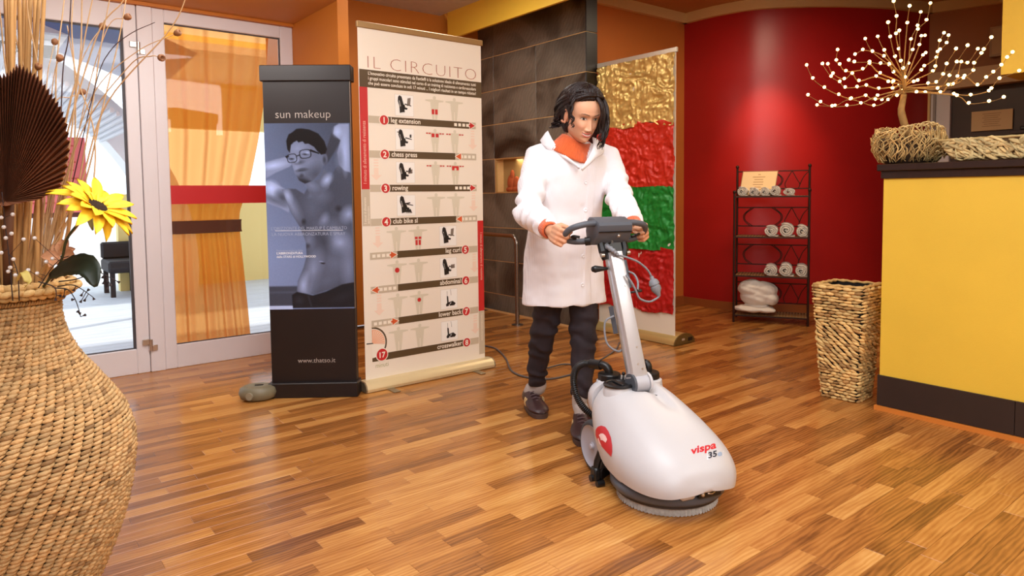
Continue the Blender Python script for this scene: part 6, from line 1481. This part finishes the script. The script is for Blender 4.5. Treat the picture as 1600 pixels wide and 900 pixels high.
blend(ins * 1., c3(206, 190, 178)); blend(((ax2 - .031) ** 2 + (z + .0012) ** 2 < .0050 ** 2) & ins, c3(30, 18, 14)); blend((np.abs(z - up_ - .0006) < .0013) * (np.abs(ex) < 1.08) * (frv > .4), c3(24, 14, 12)); blend((np.abs(z - lo_) < .0007) * (np.abs(ex) < 1) * (frv > .4) * .5, c3(70, 44, 36)); blend((np.abs(z - up_ - .0045) < .0008) * (np.abs(ex) < 1) * (frv > .4) * .45, c3(110, 70, 56))
blend(((ax2 - .006) ** 2 / .0030 ** 2 + (z + .0548) ** 2 / .0018 ** 2 < 1) * (frv > .4) * .8, c3(90, 44, 36))
Hc = at(908, 178, 3.09); fh = Vector((.46, -.89, 0)).normalized(); pt = math.radians(24); fwd = fh * math.cos(pt) - Vector((0, 0, 1)) * math.sin(pt); upv = fh * math.sin(pt) + Vector((0, 0, 1)) * math.cos(pt); rgt = fwd.cross(upv)
HM = Matrix(((rgt.x, fwd.x, upv.x, Hc.x), (rgt.y, fwd.y, upv.y, Hc.y), (rgt.z, fwd.z, upv.z, Hc.z), (0, 0, 0, 1)))
ear = MB()
for s in (1, -1):
    Me = Matrix.Rotation(math.radians(-14) , 4, 'X') @ Matrix.Rotation(s * math.radians(24), 4, 'Z')
    pts = [Me @ Vector((0, .016 * math.sin(a) * (1 if a < 4 else .8), .030 * math.cos(a))) + Vector((s * .0795, -.006, -.014)) for a in [math.radians(d) for d in range(-30, 230, 20)]]
    ear.tube(pts, [.003] + [.0042] * (len(pts) - 2) + [.005], 8); ear.ell(Vector((s * .0745, -.002, -.016)), (.006, .015, .026), 12, 8); ear.ell(Vector((s * .079, .004, -.038)), (.005, .006, .008), 8, 6)
n1, n2 = len(hv), len(ear.v); body_co = getco(bme)
allv = [tuple(WI @ (HM @ Vector(v))) for v in hv] + [tuple(WI @ (HM @ Vector(v))) for v in ear.v] + [tuple(WI @ Vector(v)) for v in body_co]
bf = [tuple(p.vertices) for p in bme.polygons]
me = bpy.data.meshes.new('body'); me.from_pydata(allv, [], hf + [tuple(i + n1 for i in f) for f in ear.f] + [tuple(i + n1 + n2 for i in f) for f in bf]); me.update()
skf = np.vstack([sk, np.tile(c3(222, 168, 134), (2, 1)), np.tile(c3(214, 150, 116), (n2, 1)), np.tile(c3(214, 158, 122), (len(body_co), 1))])
# redder fingertips and knuckles
bc_ = body_co; kn = np.minimum(np.linalg.norm(bc_ - np.array(wrR) - np.array([.03, -.09, -.02]), axis=1), np.linalg.norm(bc_ - np.array(wrL) - np.array([.05, -.08, -.02]), axis=1))
mk = np.clip(1 - kn / .05, 0, 1)[:, None] * .35; skf[n1 + n2:] = skf[n1 + n2:] * (1 - mk) + c3(214, 128, 96)[None] * mk
body_o = link('body', me, SKIN, wm, None, True); set_color(me, np.concatenate([skf, np.ones((len(skf), 1))], 1))
bpy.data.meshes.remove(bme)

# --- hair
HAIR = mat('dark_hair', (34, 20, 17), .42, var=.35, vscale=60, stretch=(1, 1, .15), bump=.35, bscale=240, spec=.35)
hb = base_head.reshape(-1, 3); nrm_ = hb / np.array([.075, .09, .115]) ** 2; nrm_ /= np.linalg.norm(nrm_, axis=1)[:, None]
phi = np.degrees(np.arctan2(np.abs(hb[:, 0]), hb[:, 1])); hl = np.clip((phi - (58 + 25 * np.clip(-hb[:, 2] / .08, 0, 1))) / 12, 0, 1); topm = np.clip((hb[:, 2] - (.074 - 3.5 * hb[:, 0] ** 2)) / .010, 0, 1)
earm = np.exp(-((hb[:, 1] + .004) / .020) ** 2 - ((hb[:, 2] + .016) / .026) ** 2) * (hb[:, 0] > 0)
m_ = np.clip(np.maximum(hl, topm), 0, 1) * (1 - np.clip(earm * 1.6, 0, 1)); m_ *= np.clip((hb[:, 2] + .100) / .02, 0, 1); m_ *= np.where((hb[:, 1] > .02) & (hb[:, 2] > .04), .45 + .55 * np.clip((hb[:, 2] - .078) / .03, 0, 1), 1)
th = -.008 + m_ * (.022 + .010 * np.clip(hb[:, 2] / .1, 0, 1) + .008 * np.clip(-hb[:, 1] / .09, 0, 1) + .0018 * np.sin(phi * .55 + hb[:, 2] * 60)); part = np.exp(-((hb[:, 0] + .012) / .004) ** 2) * (hb[:, 1] > -.02) * (hb[:, 2] > .06); th -= part * .006
cap = hb + nrm_ * th[:, None]
hm = MB(); hm.v = [tuple(HM @ Vector(p)) for p in cap]; hm.f = [f for f in hf if max(f) < NZ * NA]; hm.mi = [0] * len(hm.f)
rr = random.Random(31)
def lock(pts, r0, r1, n=1, jit=.006, wave=.004, freq=5, local=True, seg=6):
    for _ in range(n):
        o_ = Vector((rr.gauss(0, jit), rr.gauss(0, jit), rr.gauss(0, jit * .6))); P = catmull([Vector(p) + o_ * (.4 + .6 * i / (len(pts) - 1)) for i, p in enumerate(pts)], 6); ph = rr.random() * 6; Q = []
        for i, p in enumerate(P):
            t = i / (len(P) - 1); w = wave * t; Q.append(p + Vector((w * math.sin(freq * t * 2 * math.pi * .6 + ph), w * math.cos(freq * t * 2 * math.pi * .6 + ph), 0)))
        if local: Q = [HM @ q for q in Q]
        hm.tube(Q, [r0 * (.55 + .45 * math.sin(math.pi * min(1, .25 + i / len(Q)))) * (1 - (1 - r1 / r0) * (i / len(Q)) ** 2) for i in range(len(Q))], seg)
# swept from the parting over the right side of her head to the nape
lock([(-.010, .066, .104), (.036, .060, .100), (.074, .026, .068), (.090, -.022, .034), (.078, -.070, -.005), (.050, -.105, -.045)], .0075, .005, 16, .007, .003, 3)
lock([(-.010, .040, .116), (.045, .030, .108), (.080, -.020, .065), (.080, -.075, .015), (.050, -.112, -.035)], .0085, .005, 14, .008, .003, 3)
lock([(-.010, -.01, .128), (.04, -.05, .105), (.06, -.10, .04), (.045, -.125, -.03), (.04, -.12, -.07)], .009, .005, 12, .010, .003, 3)
# over the left side of her head, falling free in front of her shoulder
lock([(-.014, .066, .104), (-.046, .060, .096), (-.078, .028, .058), (-.092, .010, .0), (-.094, .022, -.060)], .0080, .005, 16, .007, .004, 4)
lock([(-.012, .040, .118), (-.055, .030, .100), (-.086, .0, .050), (-.096, .0, -.010), (-.092, .02, -.070)], .0090, .006, 12, .009, .004, 4)
lock([(-.012, 0, .128), (-.05, -.04, .108), (-.085, -.06, .04), (-.085, -.06, -.03), (-.07, -.05, -.08)], .0095, .006, 12, .010, .004, 4)
lock([at(934, 146, 3.05), at(944, 162, 3.04), at(948, 185, 3.03), at(946, 205, 3.03), at(942, 220, 3.03), at(937, 231, 3.03)], .0070, .0025, 16, .008, .006, 4, False)
lock([at(930, 148, 3.02), at(940, 164, 3.00), at(942, 186, 3.01), at(941, 204, 3.02), at(938, 220, 3.02)], .0060, .0025, 9, .005, .005, 4, False)
# curl in front of the right ear, wisps at the nape
lock([at(904, 146, 3.01), at(896, 160, 2.995), at(893, 176, 2.995), at(896, 188, 2.99), at(894, 199, 2.985)], .0050, .0022, 7, .004, .007, 6, False)
lock([at(882, 165, 3.08), at(872, 180, 3.12), at(868, 190, 3.15), at(864, 196, 3.16)], .0070, .003, 12, .008, .008, 6, False)
lock([at(886, 175, 3.10), at(880, 190, 3.13), at(872, 196, 3.15), at(862, 200, 3.15)], .0070, .003, 8, .008, .008, 6, False)
ho = wlink('hair', hm.mesh('hair'), HAIR)

# --- white coat
COAT = mat('white_coat', (240, 236, 240), .72, sheen=.2)
nt = COAT.node_tree; N = nt.nodes; L_ = nt.links; bs = N['Principled BSDF']
tc = N.new('ShaderNodeTexCoord'); mp = N.new('ShaderNodeMapping'); mp.inputs['Rotation'].default_value = (0, 0, -math.atan2(.365, .931)); L_.new(tc.outputs['Object'], mp.inputs[0])
wv = N.new('ShaderNodeTexWave'); wv.bands_direction = 'X'; wv.inputs['Scale'].default_value = 60; wv.inputs['Distortion'].default_value = .6; L_.new(mp.outputs[0], wv.inputs[0])
cr = N.new('ShaderNodeValToRGB'); cr.color_ramp.elements[0].position = .08; cr.color_ramp.elements[0].color = col(234, 229, 234); cr.color_ramp.elements[1].position = .30; cr.color_ramp.elements[1].color = col(244, 241, 244); L_.new(wv.outputs[0], cr.inputs[0]); L_.new(cr.outputs[0], bs.inputs['Base Color'])
def crange(z): return [(.575, 880, 3.28, .208, .150), (.66, 880, 3.28, .203, .148), (.75, 880, 3.275, .198, .145), (.90, 882, 3.26, .185, .138), (1.0, 886, 3.245, .172, .128), (1.10, 890, 3.225, .172, .126), (1.20, 893, 3.205, .178, .120), (1.26, 894, 3.195, .168, .104), (1.30, 894, 3.185, .135, .088), (1.335, 893, 3.175, .090, .072)]
cmb = MB(); rings = []
tabc = crange(0); Pc = catmull([Vector((t[0], t[1], t[2])) for t in tabc], 5); Qc = catmull([Vector((t[3], t[4], 0)) for t in tabc], 5)
for p, q_ in zip(Pc, Qc):
    c = at(p.y, 300, p.z); c.z = p.x; n = 56
    rings.append([c + SB * (q_.x * math.cos(a) * abs(math.cos(a)) ** -.12 if abs(math.cos(a)) > 1e-3 else 0) + HB2 * (q_.y * math.sin(a)) for a in [2 * math.pi * k / n for k in range(n)]])
cmb.loft(rings)
chain(cmb, [shR + SB * .05 + Vector((0, 0, .018)), shR - SB * .0, (shR * .5 + elR * .5) - SB * .006, elR, elR * .5 + wrR * .5 + Vector((-.004, 0, .004)), elR * .16 + wrR * .84], [.050, .066, .064, .062, .056, .043], 20)
chain(cmb, [shL - SB * .05 + Vector((0, 0, .018)), shL + SB * .0, (shL * .5 + elL * .5) + SB * .004, elL, elL * .5 + wrL * .5, elL * .18 + wrL * .82], [.050, .064, .062, .058, .053, .042], 20)
cme = remesh(cmb, .0060, 7); cc = getco(cme)
# cloth folds: long vertical drapes below, slanting rings round the sleeves
cen = np.array(at(886, 300, 3.24)); rel = cc - cen; sbn, hbn = np.array(SB), np.array(HB2); su = rel @ sbn; fu = rel @ hbn; thn = np.arctan2(fu, su)
nrmv = np.empty(len(cc) * 3, np.float32); cme.vertices.foreach_get('normal', nrmv); nrmv = nrmv.reshape(-1, 3).astype(float)
low = np.clip((.98 - cc[:, 2]) / .35, 0, 1); d_ = .0055 * low * np.sin(thn * 6 + 1.2 * np.sin(cc[:, 2] * 5)) + .005 * low * vnoise(cc * 7, 4)
def seg_d(a, b):
    a, b = np.array(a), np.array(b); ab_ = b - a; t = np.clip(((cc - a) @ ab_) / (ab_ @ ab_), 0, 1); return np.linalg.norm(cc - a - t[:, None] * ab_, axis=1), t
for a, b, e, w in ((shR, elR, elR, wrR), (shL, elL, elL, wrL)):
    d1, t1 = seg_d(a, b); d2, t2 = seg_d(e, w); m1 = np.clip((.085 - d1) / .02, 0, 1) * np.clip(t1 * 1.6 - .3, 0, 1); m2 = np.clip((.078 - d2) / .02, 0, 1)
    wob = vnoise(cc * 14, 6); d_ += m1 * .0075 * np.sin(t1 * 26 + wob * 2.6 + su * 24) + m2 * .0085 * np.sin(t2 * 30 + wob * 3 + cc[:, 2] * 36)
d_ += .0035 * vnoise(cc * 13 + 3, 2) * np.clip((1.25 - cc[:, 2]) / .2, 0, 1) + .0016 * vnoise(cc * 34, 3)
# placket step and armhole seams
plu = .075 * np.clip(1.0, 0, 1); d_ += .0035 * np.clip((su - .030) / .004, 0, 1) * np.clip((.075 - su) / .004, 0, 1) * (fu > 0) * (cc[:, 2] < 1.22) * (cc[:, 2] > .58)
cc = cc + nrmv * d_[:, None]; hemz = .572 + .004 * np.sin(thn * 3); cc[:, 2] = np.where(cc[:, 2] < .60, np.maximum(cc[:, 2], hemz), cc[:, 2]); setco(cme, cc)
cb_v = [Vector(v) for v in cc]; cbvh = BVHTree.FromPolygons(cb_v, [tuple(p.vertices) for p in cme.polygons])
def oncoat(px, py, off=.002):
    d = ray(px, py).normalized(); h = cbvh.ray_cast(Vector((0, 0, CAMH)), d)
    if h[0] is None: return None, None
    return h[0] - d * off, h[1]
WHITE = mat('coat_trim', (244, 241, 244), .7)
btn = []
for px, py in ((915.5, 285), (915, 328), (913.5, 346), (911, 400), (910, 445)):
    p, n = oncoat(px, py, .001)
    if p is None: continue
    if n.dot(p - Vector((0, 0, CAMH))) > 0: n = -n
    btn.append((p, n))
# collar flaps
def flap(inner, outer, th=.004):
    I = catmull([at(*q) for q in inner], 6); O = catmull([at(*q) for q in outer], 6); R = []
    for a, b in zip(I, O):
        R.append([a, (a * 2 + b) / 3 - Vector((0, .006, -.004)), (a + b * 2) / 3 - Vector((0, .006, -.002)), b, b + Vector((0, th, -th)), a + Vector((0, th * 2.2, -th))])
    return MB().loft(R)
coat_o = wlink('white_coat', cme, COAT); coat_o['label'] = 'knee-length white coat'
wlink('collar_flap', flap([(856, 204, 3.17), (865, 221, 3.11), (879, 238, 3.08), (894, 251, 3.06), (906, 262, 3.050)], [(844, 219, 3.185), (852, 229, 3.12), (870, 240, 3.085), (888, 251, 3.06), (904, 263, 3.048)]).mesh(), WHITE)
wlink('collar_flap', flap([(926, 214, 3.15), (927, 228, 3.09), (921, 243, 3.06), (914, 254, 3.05), (908, 263, 3.046)], [(944, 226, 3.18), (943, 238, 3.12), (930, 247, 3.07), (921, 256, 3.05), (910, 266, 3.045)]).mesh(), WHITE)
for p, n in btn:
    M_ = Matrix.Translation(p) @ n.to_track_quat('Z', 'Y').to_matrix().to_4x4(); wlink('coat_button', MB().lathe([(0, 0), (.0085, 0), (.0092, .0015), (.0088, .003), (.006, .0035), (.0055, .0028), (0, .0028)], 18, M=M_.to_3x3().to_4x4(), c=M_.translation).mesh(), WHITE)
# orange ribbed roll-neck and cuffs
KNIT = mat('orange_knit', (230, 100, 36), .85, var=.08, vscale=60, bump=.5, bscale=500, sheen=.4)
nc = at(897, 227, 3.15); ntl = (Vector((0, 0, 1)) + HB2 * .30 + SB * .10 + Vector((.16, 0, 0))).normalized(); e1 = SB - ntl * SB.dot(ntl); e1.normalize(); e2 = ntl.cross(e1)
def cowl(prof, seg=180, rib=60, amp=.0024, gap=None):
    R = []
    for r, z in prof:
        row = []
        for k in range(seg):
            a = 2 * math.pi * k / seg; rr_ = r * (1 + .10 * math.cos(a) ** 2 ) + amp * math.cos(rib * a); row.append(nc + e1 * (rr_ * math.cos(a)) + e2 * (rr_ * .92 * math.sin(a)) + ntl * (z + .006 * math.sin(2 * a + 1)))
        R.append(row)
    return MB().loft(R, caps=False)
wlink('roll_neck', cowl([(.046, -.035), (.048, .010), (.051, .026), (.057, .033), (.064, .030), (.072, .014), (.082, -.006), (.092, -.022), (.100, -.038), (.102, -.046), (.098, -.049), (.060, -.020)]).mesh(), KNIT)
wlink('sweater_front', MB().ell(at(905, 246, 3.100), (.028, .014, .034), 20, 12).mesh(), KNIT)
for a, w, s in ((elR, wrR, 1), (elL, wrL, -1)):
    ax_ = (w - a).normalized(); P = [w - ax_ * .075, w - ax_ * .055, w - ax_ * .03, w - ax_ * .010, w - ax_ * .002, w - ax_ * .010]; R = []
    b1 = ax_.orthogonal().normalized(); b2 = ax_.cross(b1)
    for p, r in zip(P, (.034, .0365, .0375, .0355, .031, .026)): R.append([p + (b1 * math.cos(t) + b2 * math.sin(t)) * (r + .0008 * math.cos(t * 30)) for t in [2 * math.pi * k / 120 for k in range(120)]])
    wlink('sweater_cuff', MB().loft(R, caps=False).mesh(), KNIT)
# --- jeans
JEAN = mat('dark_denim', (44, 34, 40), .85, var=.3, vscale=26, bump=.3, bscale=700)
jm = MB(); jhR, jhL = hipc - SB * .070 - Vector((0, 0, .12)), hipc + SB * .075 - Vector((0, 0, .12))
chain(jm, [jhR, at(858, 470, 3.27), kR + Vector((0, 0, .0)), at(840, 565, 3.38), at(839, 592, 3.42)], [.092, .072, .066, .052, .048], 22)
chain(jm, [jhL, at(912, 470, 3.25), kL, at(911, 570, 3.17), at(908, 608, 3.13)], [.085, .072, .065, .055, .050], 22)
jm.ell(hipc - Vector((0, 0, .06)), (.155, .12, .12), 20, 12)
jme = remesh(jm, .006, 5); jc = getco(jme); jn_ = np.empty(len(jc) * 3, np.float32); jme.vertices.foreach_get('normal', jn_); jn_ = jn_.reshape(-1, 3)
zz2 = jc[:, 2]; ww = vnoise(jc * 15, 12); jc = jc + jn_ * (.0055 * np.sin(zz2 * 85 + ww * 3.2 + jc[:, 0] * 22) * (np.clip((.62 - zz2) / .2, 0, 1) * .6 + np.exp(-((zz2 - .46) / .07) ** 2) * .5 + np.exp(-((zz2 - .17) / .06) ** 2) * .6) + .004 * ww)[:, None]; setco(jme, jc)
wlink('jeans', jme, JEAN)
# --- socks and shoes
SOCK = mat('grey_sock', (178, 166, 160), .9, var=.06, vscale=60); SHOE = mat('shoe_leather', (60, 36, 38), .42, var=.25, vscale=22); SOLE = mat('shoe_sole', (74, 54, 48), .6); STR = mat('shoe_stripe', (232, 204, 150), .4); LACE = mat('shoe_lace', (104, 84, 88), .7)
def foot(toe, heel, ank, outer):
    toe, heel = Vector(toe), Vector(heel); d = toe - heel; ln = d.length; d.normalize(); s = Vector((d.y, -d.x, 0)) * 1; up = Vector((0, 0, 1))
    def L(x, y, z): return heel + d * (x * ln) + s * (y * 1.14) + up * (z * 1.12)
    sh = [(.00, .020, .012, .050, .0), (.03, .030, .006, .078, 0), (.12, .036, .004, .092, .0), (.25, .037, .004, .098, .0), (.38, .036, .004, .088, .002), (.50, .039, .004, .075, .004), (.65, .045, .004, .062, .004), (.80, .045, .004, .052, .002), (.92, .036, .006, .044, 0), (.985, .020, .010, .034, 0), (1.0, .006, .014, .022, 0)]
    R = []
    for x, w, z0, z1, o in sh:
        R.append([L(x, o + w * (abs(math.cos(a)) ** .75) * (1 if math.cos(a) > 0 else -1) * (1 if math.sin(a) < .3 else 1 - .22 * (math.sin(a) - .3)), z0 + .012 + (z1 - z0 - .012) * (.5 + .5 * math.sin(a)) if math.sin(a) > -.999 else z0 + .012) for a in [2 * math.pi * k / 28 for k in range(28)]])
    up_o = MB().loft(R).mesh(); so = wlink('shoe', up_o, SHOE)
    R = []
    for k in range(40):
        a = 2 * math.pi * k / 40; x = .5 + .51 * math.cos(a); w = (.040 + .008 * math.cos(a)) * (abs(math.sin(a)) ** .7) * (1 if math.sin(a) > 0 else -1); R.append((x, w))
    mb = MB().loft([[L(x, w * k, z) for x, w in R] for z, k in ((.0, .96), (.004, 1.02), (.018, 1.03), (.022, .98))]); me = mb.mesh(); me.transform(WI); link('shoe_sole', me, SOLE, so)
    for k in range(5):
        x = .44 + .065 * k; z = .088 - .0095 * k + .002; mb = MB().tube([L(x, -.020, z - .006), L(x + .015, 0, z + .001), L(x, .020, z - .006)], .0026, 6); me = mb.mesh(); me.transform(WI); link('lace', me, LACE, so)
    for k, outer in ((0, 1), (1, 1), (0, -1), (1, -1)):
        x = .36 + .085 * k; mb = MB().loft([[L(x + .05 * t + dx, outer * (.0395 + .0035 * math.sin(t * 3)), .024 + .040 * t) for dx in (0, .045)] + [L(x + .05 * t + dx, outer * (.036 + .0035 * math.sin(t * 3)), .024 + .040 * t) for dx in (.045, 0)] for t in (0, .33, .66, 1)]); me = mb.mesh(); me.transform(WI); link('shoe_stripe', me, STR, so)
    mb = MB().tube(catmull([L(.26, 0, .060), L(.24, 0, .085), ank + Vector((0, 0, .0)), ank + Vector((0, 0, .05))], 4), .036, 20); me = mb.mesh(); wlink('sock', me, SOCK)
tR = ground(847, 655); foot(Vector((tR.x, tR.y, 0)), Vector((tR.x - .062, tR.y + .238, 0)), aR, 1)
foot(Vector((.300, 2.905, 0)), Vector((.318, 3.15, 0)), aL, 1)
